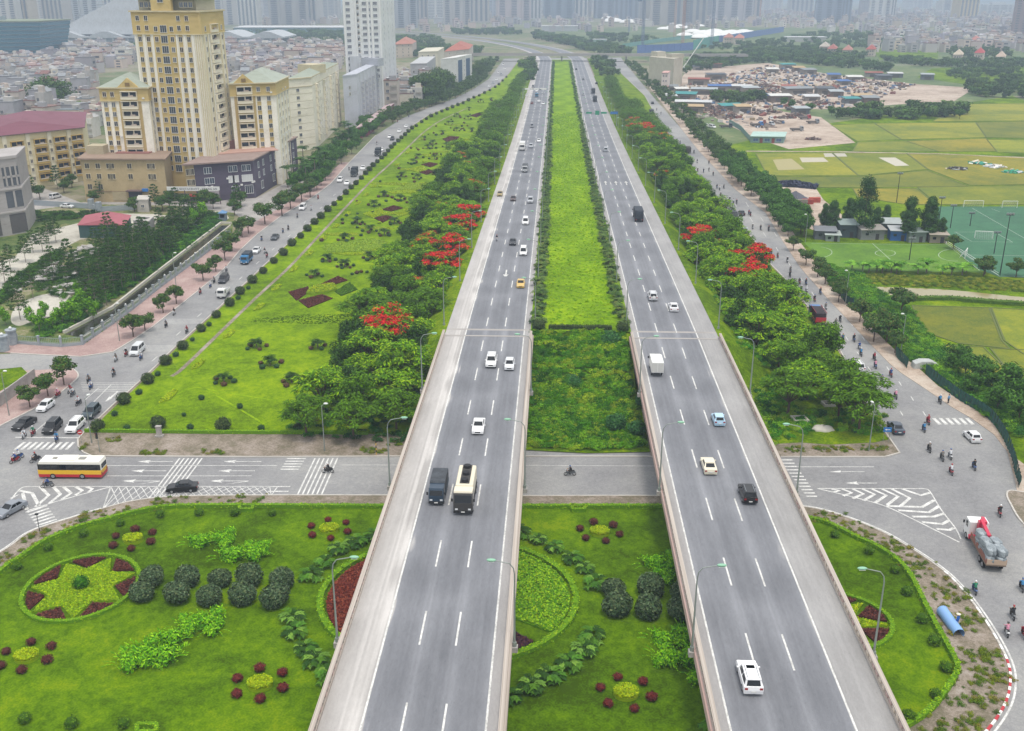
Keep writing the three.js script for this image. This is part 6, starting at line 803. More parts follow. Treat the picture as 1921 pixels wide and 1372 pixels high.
{ // tan podium and dark podium
  const b = new Block('podium_block', 'tan three-storey podium below the left wing', [162, 379], [316, 380], [334, 352], -300, 0xb8a47c), H = b.H; b.slab(H, .9, .5, 0x96806f); b.windows(0, [.07, .2, .33, .37, .58, .82, .86], [H - 2.2, H - 5.8], winG(1.5, 1.7, 0xcfc4a4, 0x4b4640)); b.windows(0, [.07, .2], [H - 9.4], winG(1.5, 1.7, 0xb9ae90, 0x4b4640)); b.on(0, .62, 2, 'porch', boxG(4.2, 4, 1.8), M(0x3a3440, .8), .6); b.on(0, .62, 4.3, 'porch_roof', boxG(5.4, .3, 3), WALL(0x6f5a58), 1); b.on(0, .42, 2.2, 'loading_door', boxG(5, 3, .2), WALL(0xb3a584), .1); b.on(0, .74, 4.4, 'blue_awning', boxG(2, 1, .8), M(0x2f73b8, .6), .5); b.box(.6, .5, 12, 8, .4, H + .5, 'terrace_tiles', WALL(0x9a6a62)); b.box(.15, .4, 6, 6, 3, H + .4, 'roof_house', WALL(0xb8ac90)); b.strip(0, .4, b.edge(0).L * .5, 3.6, 3.9, 'string_course', 0x8f7c5c, .2, .05);
  const d = new Block('podium_block', 'dark purple-grey podium with white windows at the street corner', [354, 382], [480, 371], [560, 320], -301, 0x564e5e), K = d.H; d.slab(K, 1, .5, 0x96827a); const DW = winG(1.5, 2, 0xd8dad8, 0x3a4656), DD = winG(2, 2.2, 0xd8dad8, 0xc4c6c4); d.strip(0, .06, d.edge(0).L * .13, .1, K, 'tan_bay', 0xab966c, .4); d.windows(0, [.04, .09], [K - 2.4, K - 6], winG(1.4, 2, 0xd0c8b0, 0x4b4640), 'window', winMat, .25); d.windows(0, [.3, .34, .66, .72, .86, .92], [K - 2.4], DW); d.windows(0, [.3, .37], [K - 6], DW); d.windows(0, [.66, .72, .86, .93], [K - 6], DD); d.windows(0, [.68, .74, .88, .94], [K - 10], winG(1.3, 2.8, 0xd8dad8, 0x2c3240)); d.windows(1, [.1, .2, .36, .46, .62, .72, .9], [K - 2.4, K - 6], DW); d.windows(1, [.15, .4, .65, .9], [K - 10], winG(2.4, 2.6, 0xd8dad8, 0x2c3240)); for (const [t, y] of [[.28, K - 8], [.36, K - 8], [.6, K - 5.6], [.8, K - 8.2], [.97, K - 7.6], [.99, K - 7.4]]) d.on(0, t, y, 'air_conditioner', acG, vcMat, .25); d.on(0, .36, 2.4, 'entrance_porch', boxG(4, 4.6, 2), WALL(0xb2aab0), .6); d.box(.55, .4, 24, 9, .3, K + .5, 'terrace_tiles', WALL(0xc09a8c)); d.box(.2, .6, 5, 5, 3, K + .4, 'roof_house', WALL(0x8a5f5a));
  const s = thing('shop_sign', 'long white sign board lettered CAFE RESTAURANT over the shopfront', 'sign', null, P(366, 383), 0); { const w = 18, cv = document.createElement('canvas'); cv.width = 1024; cv.height = 80; const x = cv.getContext('2d'); x.fillStyle = '#d9dad6'; x.fillRect(0, 0, 1024, 80); x.fillStyle = '#3a3f52'; x.font = 'bold 56px serif'; x.textBaseline = 'middle'; x.textAlign = 'center'; x.fillText('CAFE RESTAURANT - TRANG AN', 530, 42); const t = new THREE.CanvasTexture(cv); t.colorSpace = THREE.SRGBColorSpace; part('board', boxG(w + .2, 1.5, .2, 0, 5.4, .4), mats.white, s); const f = part('lettering', new THREE.PlaneGeometry(w, 1.4).translate(0, 5.4, .51), new THREE.MeshStandardMaterial({ map: t, roughness: .6 }), s); part('shopfront_glass', boxG(w - 1, 2.6, .2, 0, 2.4, .4), M(0x4a4048, .4), s); part('red_awning', boxG(w * .4, .7, .9, w * .12, 3.2, .8), M(0xa8483c, .8), s); for (const k of [-9, -3, 3, 9]) part('post', boxG(.3, 5, .3, k, 2.4, .5), WALL(0x6d6068), s); s.rotation.y = YAW; }
}
{ // yellow slab with maroon roof, and the grey concrete frame
  const b = new Block('apartment_slab', 'six-storey yellow apartment slab with a maroon metal roof', [-70, 372], [168, 338], [172, 300], -240, 0xdcd2ac), H = b.H, ys = rows(3.6, 3.2, Math.max(4, Math.floor((H - 3) / 3.2))), W = b.edge(0).L; for (const t of [.08, .27, .46, .64, .8, .94]) for (const y of ys) b.on(0, t, y - 1.4, 'balcony', balG(4.6, lin(0xbfa25c)), vcMat, .1); for (const t of [.17, .37, .55, .72, .88]) { b.strip(0, t, 1.6, .1, H, 'pilaster', 0xe6dfc8, .9); b.windows(0, [t], ys, winG(.8, 1.2, 0xcfc8b0, 0x40424c), 'window', winMat, .5); } b.slab(H, .9, .3, 0x6a5a58); b.hip(H + .3, 3.6, 1.1, 0x7e4e5c, .35); b.slab(ys[2] - 1.5, .25, .2, 0xb9a878, 'string_course');
  const c = new Block('concrete_building', 'bare grey concrete office with tall window bays at the left edge', [-90, 462], [52, 436], [68, 412], -296, 0xa6a2a0), K = c.H, L = c.edge(0).L; for (const t of [.2, .55, .9]) { c.strip(0, t, L * .22, K - 8, K - 2.4, 'window_glass', 0x5a5f66, .12); for (const k of [-.07, 0, .07]) c.strip(0, t + k, .5, K - 8, K - 2.4, 'mullion', 0xb0acaa, .5); c.strip(0, t, L * .22, K - 5.6, K - 5, 'transom', 0xb0acaa, .5); c.strip(0, t, L * .22, K - 14.5, K - 9.6, 'window_glass', 0x5a5f66, .12); c.strip(0, t, .6, K - 14.5, K - 9.6, 'mullion', 0xb0acaa, .4); c.strip(0, t, L * .22, .4, K - 16.5, 'dark_ground_opening', 0x5c5a5a, .12); } c.slab(K, .3, .8, 0xaaa6a4); c.slab(K - 9.1, .35, .5, 0xb2aeab, 'string_course'); c.slab(K - 16, .35, .5, 0xb2aeab, 'string_course');  // ground-floor openings are flat panels coloured dark for the shade inside
  const s = new Block('shed', 'low shed with red metal roof among the left trees', [150, 447], [236, 447], [247, 428], 4, 0x3c5a58); s.hip(4, 1.4, .5, 0xa8606a, .1); s.on(0, .9, 2, 'dark_door', boxG(2.4, 3, .1), M(0x2a2a30, .8), .06);
  const g = new Block('pump_house', 'plain grey concrete cube beside the red-roofed shed', [254, 448], [283, 450], [292, 440], -417, 0xaaa6a2); g.slab(g.H, .05, .3, 0xb6b2ae); g.box(.5, .5, 3, 2, .1, g.H + .31, 'roof_pit', M(0x4a4846, .9));
  const k = thing('guard_kiosk', 'small blue-roofed guard kiosk by the ditch', 'kiosk', null, P(419, 414)); part('cabin', boxG(2, 2.6, 2, 0, 1.3, 0), WALL(0x7c8894), k); part('window', boxG(1.4, 1, .1, 0, 1.7, 1.02), glass, k); part('roof', new THREE.ConeGeometry(1.9, .9, 4).rotateY(.785).translate(0, 3.05, 0), M(0x5a82aa, .6), k);
  const h = new Block('small_building', 'small white box building behind the left garden trees', [258, 398], [280, 398], [284, 390], 4, 0xb9b4ae); h.windows(0, [.5], [2], winG(1, 1)); h.slab(4, .2, .3, 0xc4c0ba);
}
{ // curved glass offices and the hall with the sloping roof
  const o = thing('glass_office', 'wide teal glass office with overhanging curved floors', 'building', null, P(-45, 116)), W = 150, gl = M(0x3f6f80, .15), line = WALL(0xa8b6b8); const H = 62; const ring = (k) => [...Array(25)].map((_, i) => { const t = i / 24, x = -W * .55 + W * t + k * 10, z = Math.sin(t * 3.14) * 16 + k * 7; return [x, z]; }); for (let f = 0; f < 9; f++) { const k = f / 9, a = ring(k), pts = [...a, [a[24][0], -60], [a[0][0], -60]]; part('glass_storey', sheetG(pts, 4 + f * 3.9 + 3.4, 3.4), gl, o); const e = ring(k + .03); part('floor_edge', sheetG([...e, [e[24][0], -60], [e[0][0], -60]], 4 + f * 3.9 + 3.9, .5), line, o); } const top = ring(1); part('roof', sheetG([...top, [top[24][0], -60], [top[0][0], -60]], 40.2, 1), WALL(0x7f8a72), o); part('roof_plant', boxG(34, 4, 20, 10, 42, -12), WALL(0x9aa8ac), o); part('ground_storey', boxG(W * .8, 4, 50, -6, 2, -30), WALL(0x5a6a6c), o);
  const c = thing('convention_hall', 'long pale hall with wavy eaves and a steep sloping roof', 'building', null, P(250, 90)), cw = WALL(0xb3b8bc), gw = WALL(0xc4c8cb); part('hall_wall', boxG(330, 12, 60, 20, 6, -30), WALL(0x9aa4ac), c); for (let k = 0; k < 34; k++) part('column', boxG(2.2, 12, 1, -140 + k * 9.6, 6, .6), gw, c);
  const wave = new THREE.Shape(); wave.moveTo(-150, 12); for (let k = 0; k <= 40; k++) wave.lineTo(-150 + k * 8.6, 17 + 3.5 * Math.sin(k * 1.05)); wave.lineTo(194, 12); part('wavy_roof', new THREE.ExtrudeGeometry(wave, { depth: 66, bevelEnabled: false }).translate(0, 0, -64), cw, c);
  const slope = extr([[-110, 16], [-10, 62], [34, 62], [40, 16]], 50, .5, -35); part('sloping_roof', slope, gw, c); for (let k = 0; k < 7; k++) { const a = -100 + k * 14; part('roof_step', boxG(1, .8, 50.6, a, 20.8 + (a + 110) * .46, -35), WALL(0x8e959c), c); } part('glass_front', boxG(60, 20, 2, 70, 27, -20), M(0x6d8494, .3), c);
}
// ---------- left block: pavement, fence, ditch, yard, trees ----------
const fenceLine = [[115, 652], [155, 648], [175, 634], [212, 609], [250, 581], [300, 541], [350, 504], [400, 466], [434, 441]];
struct('pavement', sheetG(G2([[-60, 655], [20, 663], [150, 669.5], [212, 660.5], ...sll.slice(1, 12), [640, 305], [590, 352], [545, 378], [500, 405], [455, 430], ...[...fenceLine].reverse(), [25, 646], [-60, 640]]), .12, .12), mats.pink);
struct('pavement', sheetG(G2([[-60, 836], [0, 800], [67, 766], [105, 743], [137, 718], [146, 708], [145, 700], [136, 692], [60, 696], [-60, 700]]), .12, .12), mats.pink);
struct('kerb', wallG(G2([[20, 663.5], [150, 670], [212, 661], ...sll.slice(1, 13)]), .25, .16), mats.kerb); struct('kerb', wallG(G2(smooth([[-60, 836], [0, 800], [67, 766], [105, 743], [137, 718], [146, 708], [145, 700], [136, 692]], 4)), .25, .16), mats.kerb);
struct('yard', sheetG(G2([[-80, 640], [25, 645], [115, 651], [155, 647], ...fenceLine.slice(2), [440, 400], [330, 385], [150, 382], [60, 395], [-80, 420]]), .03), T(rampTex(1024, 70, [0x39501c, 0x4c6224, 0x6a6e3a, 0x8f8672], [4, 14, 60, 260], [1, .9, .8, .7], 91, 2.4)));
struct('yard', sheetG(G2([[60, 440], [150, 418], [180, 400], [290, 402], [352, 410], [330, 402], [348, 396], [420, 396], [430, 410], [392, 424], [300, 420], [150, 450], [110, 470], [60, 520], [0, 560], [-60, 560], [-60, 520], [30, 480]]), .05), mats.pale);
struct('yard', sheetG(G2(smooth([[20, 602], [30, 575], [70, 556], [110, 550], [135, 557], [132, 575], [100, 592], [60, 604], [35, 612]], 4, true)), .06), mats.pale);
struct('yard', sheetG(G2([[-80, 395], [60, 395], [150, 383], [330, 386], [440, 400], [470, 425], [540, 380], [590, 345], [560, 330], [480, 372], [330, 378], [150, 380], [60, 345], [-80, 380]]), .045), mats.concrete);
// ditch
{ struct('ditch_water', sheetG(G2([[122, 628], [210, 583], [300, 512], [416, 423], [432, 423], [302, 527], [215, 594], [152, 634]]), .08), M(0x2a2a20, .15)); solo('ditch_wall', wallG(G2([[120, 626], [210, 580], [300, 509], [415, 420], [434, 421]]), .5, .7), mats.pale, 'pale concrete edge of the dark ditch on its garden side', 'wall'); solo('ditch_wall', wallG(G2([[155, 636], [217, 596], [304, 529], [432, 424]]), .3, .4), mats.pale, 'low pale edge of the dark ditch on its fence side', 'wall'); }
// fence: plinth, posts with globe lamps, railing panels
function fence(name, label, px, step, hPost, pm) {
  const o = thing(name, label, 'fence', null, P(...px[0], .12)), org = o.position, W = G2(px), railM = M(0x8e9a94, .6), gl = M(0xd8dad8, .4), postG = merge([boxG(.42, hPost, .42, 0, hPost / 2, 0), boxG(.56, .14, .56, 0, hPost + .05, 0)]), ball = new THREE.SphereGeometry(.2, 8, 6).translate(0, hPost + .32, 0); let carry = 0, n = 0;
  for (let i = 0; i + 1 < W.length; i++) { const [x0, z0] = W[i], [x1, z1] = W[i + 1], L = Math.hypot(x1 - x0, z1 - z0), m = Math.max(1, Math.round(L / step)), a = -Math.atan2(z1 - z0, x1 - x0), l = L / m;
    for (let k = 0; k < m; k++) { const q = (t) => [x0 + (x1 - x0) * t - org.x, z0 + (z1 - z0) * t - org.z], [px0, pz0] = q(k / m), [cx, cz] = q((k + .5) / m); const ps = part('post', postG, pm, o, [px0, 0, pz0], a); if (n++ % 3 === 0) part('globe_lamp', ball, gl, ps); part('plinth', boxG(l - .42, .6, .25, 0, .3, 0), pm, o, [cx, 0, cz], a); const bars = [boxG(l - .42, .07, .07, 0, .8, 0), boxG(l - .42, .07, .07, 0, hPost - .25, 0)]; for (let j = 0; j < 12; j++) bars.push(boxG(.06, hPost - .7, .05, -l / 2 + .3 + j * (l - .6) / 11, .6 + (hPost - .7) / 2, 0)); part('railing_panel', merge(bars), railM, o, [cx, 0, cz], a); } }
}
const fenceM = T(rampTex(256, 5, [0x7d858c, 0x8d959b, 0x9aa2a6], [4, 16, 60], [1, 1, 1], 93));
fence('boundary_fence', 'grey fence with globe-topped posts along the pink pavement', fenceLine, 4, 2, fenceM); fence('boundary_fence', 'short grey fence between the gate pillar and pavement corner', [[32, 646], [115, 652]], 4.2, 2, fenceM);
for (const [x, y, l] of [[8, 658, 'outer'], [24, 646, 'inner']]) { const g = thing('gate_pillar', `stout grey ${l} gate pillar with globe lamp at the side street`, 'pillar', 'gate pillars', P(x, y, .1)); part('pillar', merge([cylG(1, 1, 3, 12), cylG(1.15, 1.15, .3, 12, 0, 3)]), fenceM, g); part('globe_lamp', new THREE.SphereGeometry(.32, 10, 8).translate(0, 3.6, 0), M(0xd8dad8, .4), g); }
{ const W = G2([[-20, 776], [0, 764], [67, 714]]), o = thing('concrete_wall', 'tall grey concrete wall at the lower left pavement', 'wall', null, P(0, 764, .12)); for (let i = 0; i + 1 < W.length; i++) { const [x0, z0] = W[i], [x1, z1] = W[i + 1], L = Math.hypot(x1 - x0, z1 - z0), m = Math.round(L / 3.2) || 1, a = -Math.atan2(z1 - z0, x1 - x0); for (let k = 0; k < m; k++) { const t = (k + .5) / m; part('wall_panel', boxG(L / m - .08, 2.3, .25, 0, 1.15, 0), mats.concrete, o, [x0 + (x1 - x0) * t - o.position.x, 0, z0 + (z1 - z0) * t - o.position.z], a); } } struct('lawn', sheetG(G2([[-60, 760], [0, 735], [55, 705], [40, 690], [-60, 700]]), .14, .02), mats.meadow); }
{ const o = thing('boundary_fence', 'low grey wall with stout posts before the tan podium', 'fence', null, P(160, 388)), W = G2([[60, 385], [172, 392], [186, 398], [250, 394]]); for (let i = 0; i + 1 < W.length; i++) { const [x0, z0] = W[i], [x1, z1] = W[i + 1]; part('wall_panel', boxG(Math.hypot(x1 - x0, z1 - z0), 1.8, .3, 0, .9, 0), fenceM, o, [(x0 + x1) / 2 - o.position.x, 0, (z0 + z1) / 2 - o.position.z], -Math.atan2(z1 - z0, x1 - x0)); part('post', boxG(1.6, 3.4, 1.6, 0, 1.7, 0), fenceM, o, [x1 - o.position.x, 0, z1 - o.position.z]); } }
// stone slabs
{ const slabG = [0, 1, 2].map((k) => { const g = new THREE.BoxGeometry(2.2, .35, 1.3, 3, 1, 2), p = g.attributes.position; for (let i = 0; i < p.count; i++) p.setXYZ(i, p.getX(i) * (1 + .12 * Math.sin(i * 2 + k)), p.getY(i), p.getZ(i) * (1 + .15 * Math.cos(i * 3 + k))); g.computeVertexNormals(); return g; }), sm = T(rampTex(256, 5, [0x8e8b86, 0xa9a6a1, 0xc0bdb8], [5, 20, 60], [1, 1, 1], 95)); let n = 0; for (const [px, c] of [[[[5, 545], [60, 505], [110, 490], [112, 510], [60, 535], [10, 560]], 46], [[[100, 545], [150, 500], [205, 490], [215, 515], [160, 545], [110, 560]], 60], [[[120, 480], [165, 455], [190, 470], [150, 495]], 22], [[[215, 470], [250, 455], [262, 470], [230, 485]], 14], [[[70, 520], [130, 495], [120, 530], [80, 545]], 16]]) for (const [x, , z] of spotsIn(G2(px), c)) { const o = solo('stone_slab', slabG[n++ % 3], sm, 'pale stone slab lying in the rows between the left trees', 'stone', 'stone slabs between the left trees'); o.position.set(x, .2 + R() * .3, z); o.rotation.set(rr(-.15, .15), rr(0, 3), rr(-.12, .12)); } }
// trees of the yard
const tier = [0, 1, 2].map(() => tieredTree('tiered_tree', GREEN.dark, rr(7.5, 9), 2.9, 6)), young = [0, 1].map(() => bushyTree('young_tree', [0x4a7c14, 0x5c9018, 0x74a41e], 6, 1.9, 1.2, 70, { puffs: 10, tr: .09, bark: barkPale })), street = [0, 1, 2].map(() => bushyTree('street_tree', [0x2f4f1c, 0x3c5c22, 0x4a6a28, 0x55602c], 5.6, 2.9, 1.7, 120, { puffs: 14 })), broad = [0, 1, 2].map(() => bushyTree('broad_tree', [0x2f5218, 0x3e661e, 0x4e7826], 8, 3.9, 2, 130, { puffs: 15, len: .6, wid: .42 }));
[[20, 508], [48, 492], [62, 474], [92, 458], [105, 455], [80, 473], [100, 518], [130, 508], [38, 600], [62, 560], [90, 533], [125, 528], [145, 523], [180, 473], [200, 483], [222, 473], [210, 503], [190, 513], [235, 483], [255, 500], [270, 490], [290, 477], [305, 462], [320, 452], [300, 432], [330, 442], [345, 424], [362, 422], [250, 530], [230, 545], [215, 552], [200, 572], [182, 590], [240, 517], [265, 517], [282, 505], [325, 432], [240, 455], [172, 560], [312, 478], [280, 470], [190, 545], [225, 525], [205, 455], [340, 440], [10, 535]].forEach(([x, y], i) => put(tier[i % 3], 'tiered_tree', `dark tiered tree in the left yard, ${ord(i + 1)} of that plantation`, 'tree', 'tiered trees of the left yard', P(x, y, .04), i * 1.7, rr(.75, 1.08)));
[[150, 590], [140, 610], [118, 612], [100, 618], [85, 600], [60, 610], [150, 560], [155, 578], [168, 575], [375, 415], [365, 425], [385, 408], [175, 600], [10, 610], [75, 628]].forEach(([x, y], i) => put(young[i % 2], 'young_tree', `bright green young tree in the left yard, ${ord(i + 1)} of those`, 'tree', 'young trees of the left yard', P(x, y, .04), i, rr(.7, 1.15)));
[[250, 632, .95], [272, 620, .8], [306, 587, .8], [331, 570, .85], [381, 526, .95], [405, 510, .8], [422, 488, 1.1], [435, 470, 1.15], [454, 445, 1.05], [466, 438, 1], [497, 420, 1.4], [529, 405, 1.35], [545, 392, 1.2], [566, 378, 1.35], [582, 370, 1.2], [56, 764, .75], [90, 743, .85], [120, 722, 1]].forEach(([x, y, s], i) => { put(street[i % 3], 'street_tree', i < 15 ? `rounded street tree on the pink pavement, ${ord(i + 1)} from the side street` : `small street tree on the lower left pavement, ${ord(i - 14)} from the left`, 'tree', 'street trees on the pink pavement', P(x, y, .12), i * 2, s); });
{ // roadside trees towards the distance, and palms by the cream block
  const path = [[600, 362], [622, 338], [640, 318], [658, 298], [680, 276], [700, 258], [722, 243], [745, 230], [770, 219], [795, 209], [820, 200], [845, 192], [868, 183], [888, 172], [905, 160], [918, 146], [928, 130], [935, 118]], W = G2(smooth(path, 3)); let n = 0; const farT = bushyTree('street_tree', GREEN.far, 7, 3.6, 1.5, 45, { puffs: 12, len: .9, wid: .6 });
  for (let i = 0; i < W.length; i++) for (let k = 0; k < 2; k++) { n++; put(i > 20 ? farT : broad[(i + k) % 3], 'street_tree', `dark roadside tree ${k ? 'in the back row' : 'at the kerb'}, ${ord(i + 1)} back along the left road`, 'tree', 'dark roadside trees of the left road', V(W[i][0] - 3 - k * 6 + rr(-1.5, 1.5), .05, W[i][1] + rr(-3, 3)), n, rr(.75, 1.1)); }
  const palm = [0, 1].map(() => rosette('royal_palm', [0x2c4c1e, 0x3a5c26, 0x486a2e], 24, 3.2, .9, 1.25, 7.5));
  [[553, 345], [565, 335], [575, 352], [585, 328], [600, 318], [610, 325], [570, 318], [592, 340], [625, 290], [635, 282], [645, 275], [655, 268], [630, 275], [648, 262], [540, 352], [618, 305]].forEach(([x, y], i) => put(palm[i % 2], 'royal_palm', `tall feathery palm before the cream block, ${ord(i + 1)} of the grove`, 'palm', 'palms before the cream block', P(x, y, .05), i, rr(.85, 1.15)));
  [[60, 378], [75, 374], [175, 384], [190, 378], [265, 392], [252, 398], [292, 392], [305, 396], [318, 390], [330, 398], [345, 392], [385, 390], [268, 375], [292, 372], [400, 392], [108, 355], [120, 362], [135, 352], [446, 395], [452, 388], [440, 404]].forEach(([x, y], i) => put(i % 3 ? street[i % 3] : tier[i % 3], 'garden_tree', `green tree before the podium blocks, ${ord(i + 1)} of those from left to right`, 'tree', 'trees before the podium blocks', P(x, y, .05), i, rr(.8, 1.1)));
  const bigT = bushyTree('big_tree', GREEN.far, 22, 13, 3, 150, { puffs: 22, len: 1.5, wid: 1, tr: .6 });
  [[95, 212, 1], [60, 208, .6], [125, 205, .6], [805, 195, .95], [790, 188, .8], [830, 180, .8], [822, 165, .7], [840, 172, .6], [895, 150, .6], [908, 138, .6], [1000, 132, .4]].forEach(([x, y, s], i) => put(bigT, 'big_tree', i < 3 ? `huge dark tree rising over the left rooftops, ${ord(i + 1)} of three` : `big dark tree behind the left road, ${ord(i - 2)} of the wood`, 'tree', 'big trees over the town', P(x, y), i, s));
  thicket('undergrowth', 'dense green undergrowth beside the ditch', 'undergrowth', spotsIn(G2([[70, 640], [60, 620], [130, 585], [300, 475], [410, 402], [416, 418], [300, 506], [120, 624]]), 900), [0x2f5a18, 0x3f701c, 0x588a20, 0x2a4f20], [.6, 1.3]); thicket('ivy', 'green creeper along the ditch side of the fence', 'creeper', spotsIn(G2([[150, 640], [215, 600], [300, 534], [434, 428], [434, 436], [300, 540], [215, 606], [160, 645]]), 330), [0x5a7a24, 0x7a8a30, 0x486a20], [.3, .6]);
}
[[104, 372, 20, -5, 'van', 0xcfd2d4, 'white van parked in the lane behind the podium wall'], [126, 390, 20, 1, 'sedan', 0xd8dadb, 'white car parked behind the low podium wall']].forEach(([x, y, dx, dy, k, c, l]) => car(k, c, l, P(x, y, .05), headingPx(x, y, dx, dy, 0)));
{ // denser planting in the yard
  thicket('undergrowth', 'dark low planting between the rows of yard trees', 'undergrowth', [...spotsIn(G2([[60, 545], [120, 500], [200, 455], [320, 430], [345, 440], [250, 510], [200, 560], [140, 570]]), 700), ...spotsIn(G2([[-10, 560], [30, 520], [110, 470], [120, 482], [50, 530], [0, 575]]), 260), ...spotsIn(G2([[60, 400], [170, 398], [200, 402], [160, 410], [70, 418]]), 150), ...spotsIn(G2([[290, 425], [360, 400], [415, 402], [330, 450]]), 240)], [0x2c4c14, 0x3a5e18, 0x48701c, 0x243f14], [.6, 1.4]);
  spotsIn(G2([[150, 560], [200, 480], [300, 430], [400, 405], [330, 470], [240, 540]]), 30).forEach(([x, , z], i) => put(i % 3 ? tier[i % 3] : street[i % 3], 'yard_tree', `dark tree crowding the ditch side of the left yard, ${ord(i + 1)} of the thick row`, 'tree', 'thick row of yard trees', V(x, .04, z), i, rr(.7, 1)));
}
// ---------- right side: verge, fields, pitches, pond, scrapyard ----------
struct('verge', sheetG(G2([...[...srr].reverse().slice(4), [1921, 990], [1990, 1000], [1960, 900], [1905, 860], [1860, 790], [1815, 760], [1760, 725], [1722, 690], [1690, 668], [1640, 620], [1600, 575], [1560, 535], [1520, 480], [1490, 440], [1462, 395], [1400, 345], [1330, 280], [1290, 235], [1240, 180], [1200, 140]]), .1, .1), mats.dirt);
struct('pavement', sheetG(G2(smooth([[1921, 925], [1895, 922], [1889, 930], [1895, 945], [1921, 985], [1990, 1040], [1990, 930]], 3, true)), .16, .16), mats.paving); struct('kerb', wallG(G2(smooth([[1921, 925], [1895, 922], [1889, 930], [1895, 945], [1921, 985], [1990, 1040]], 4)), .25, .2), mats.kerb);
const meadowPx = [[1330, 282], [1400, 347], [1462, 397], [1520, 482], [1600, 577], [1690, 670], [1760, 727], [1860, 792], [1905, 862], [1960, 900], [2200, 900], [2200, 300], [1900, 180], [1500, 240]]; struct('meadow', sheetG(G2(meadowPx), .02), mats.meadow);
// rice paddies, each with its own tone, on low banks
const padT = mats.paddy.map, tones = [0xffffff, 0xe6efd2, 0xfff0c8, 0xd6dcc0, 0xf4ffd0].map((c) => new THREE.MeshStandardMaterial({ map: padT, color: c, roughness: .95 }));
const bankM = T(rampTex(256, 20, [0x3f5220, 0x55632a, 0x6a6a3c], [5, 20, 70], [1, 1, 1], 97));
const paddies = [[[1418, 288], [1560, 287], [1610, 330], [1440, 330]], [[1562, 287], [1700, 288], [1740, 318], [1612, 330]], [[1702, 288], [1921, 295], [2050, 300], [2050, 345], [1820, 348], [1742, 318]], [[1443, 332], [1610, 332], [1740, 320], [1818, 350], [1640, 352], [1475, 352]], [[1560, 235], [1640, 232], [1690, 262], [1608, 265]], [[1642, 232], [1830, 230], [1850, 258], [1692, 262]], [[1610, 267], [1700, 265], [1760, 284], [1600, 284]], [[1702, 265], [1850, 260], [1870, 284], [1762, 285]], [[1832, 230], [1921, 228], [2050, 230], [2050, 262], [1852, 258]], [[1852, 262], [2050, 264], [2050, 290], [1872, 286]], [[1800, 196], [1921, 194], [2040, 196], [2040, 226], [1750, 228]], [[1722, 352], [1820, 350], [2050, 347], [2050, 384], [1760, 384]], [[1600, 354], [1720, 354], [1755, 384], [1700, 384], [1610, 370]],
  [[1712, 574], [1856, 578], [1880, 640], [1895, 655], [1800, 645], [1730, 622]], [[1860, 578], [2050, 590], [2050, 660], [1921, 665], [1885, 640]], [[1770, 648], [1845, 652], [1895, 700], [1895, 712], [1800, 706], [1775, 680]], [[1858, 654], [2050, 664], [2050, 745], [1930, 745], [1905, 712]]];
paddies.forEach((px, i) => { const o = struct('rice_field', sheetG(G2(px), .06 + (i % 3) * .004, .05), tones[i % 5]); const W = G2(px); part('field_bank', wallG([...W, W[0]], .4, .14), bankM, o); });
for (const [px, hex] of [[[[1500, 296], [1545, 296], [1555, 304], [1505, 305]], 0xb0aa98], [[[1545, 288], [1585, 288], [1590, 294], [1548, 295]], 0xaaa698], [[[1648, 296], [1680, 296], [1706, 311], [1680, 312]], 0xb4b0a0], [[[1450, 300], [1485, 298], [1510, 318], [1460, 320]], 0x9c9468]]) struct('dry_field', sheetG(G2(px), .085), M(hex, .95));
struct('path', stripG(G2([[1400, 284], [1560, 285], [1760, 289], [1921, 296], [2050, 300]]), 2.5, .1), mats.dirt);
// pond
struct('pond', sheetG(G2(smooth([[1630, 539], [1720, 541], [1800, 546], [1860, 552], [1921, 558], [2080, 570], [2080, 590], [1921, 566], [1860, 562], [1780, 556], [1710, 557], [1665, 558], [1645, 549]], 3, true)), .05), mats.water);
solo('pond_bank', hedgeG(G2([[1700, 563], [1780, 562], [1860, 569], [1921, 573], [2080, 598]]), 2, .8, .05, .4, [0x4c6a1c, 0x5e7a20, 0x3f5c1a], 22), leafMat, 'grassy bank along the near side of the muddy pond', 'bank');
// pitches
struct('football_pitch', sheetG(G2([[1760, 388], [2100, 388], [2200, 530], [1875, 520], [1820, 500], [1775, 440], [1752, 412]]), .07), mats.turf); struct('football_pitch', sheetG(G2([[1508, 455], [1778, 459], [1845, 512], [1560, 508]]), .07), T(rampTex(512, 30, [0x466a10, 0x527814, 0x5e8418], [4, 18, 80], [1, .8, 1], 99, 1.8)));
const pitchPaint = M(0xb4c0b4, .9), pl = struct('pitch_line'); const pline = (px, w = .13) => part('line', stripG(G2(px), w, .085), pitchPaint, pl); const circ = (cx, cy, rx, ry, a0 = 0, a1 = 6.284) => [...Array(25)].map((_, k) => [cx + rx * Math.cos(a0 + (a1 - a0) * k / 24), cy + ry * Math.sin(a0 + (a1 - a0) * k / 24)]);
pline([[1522, 457], [1778, 460], [1838, 508]]); pline([[1637, 457.5], [1672, 489]]); pline(circ(1661, 475.5, 19, 6)); pline(circ(1528, 474, 33, 11, -1.2, 1.5)); pline(circ(1795, 479, 34, 11.5, 1.5, 4.6)); pline([[1824, 391], [1921, 447], [2000, 490]]); pline([[1793, 436], [1824, 454], [1900, 455]]); pline([[1866, 436], [1900, 455]]); pline([[1790, 436], [1866, 436]]); pline([[1815, 479], [1960, 481]]); pline([[1860, 392], [1876, 398]]); pline([[1775, 458], [1876, 519], [1960, 520]]);
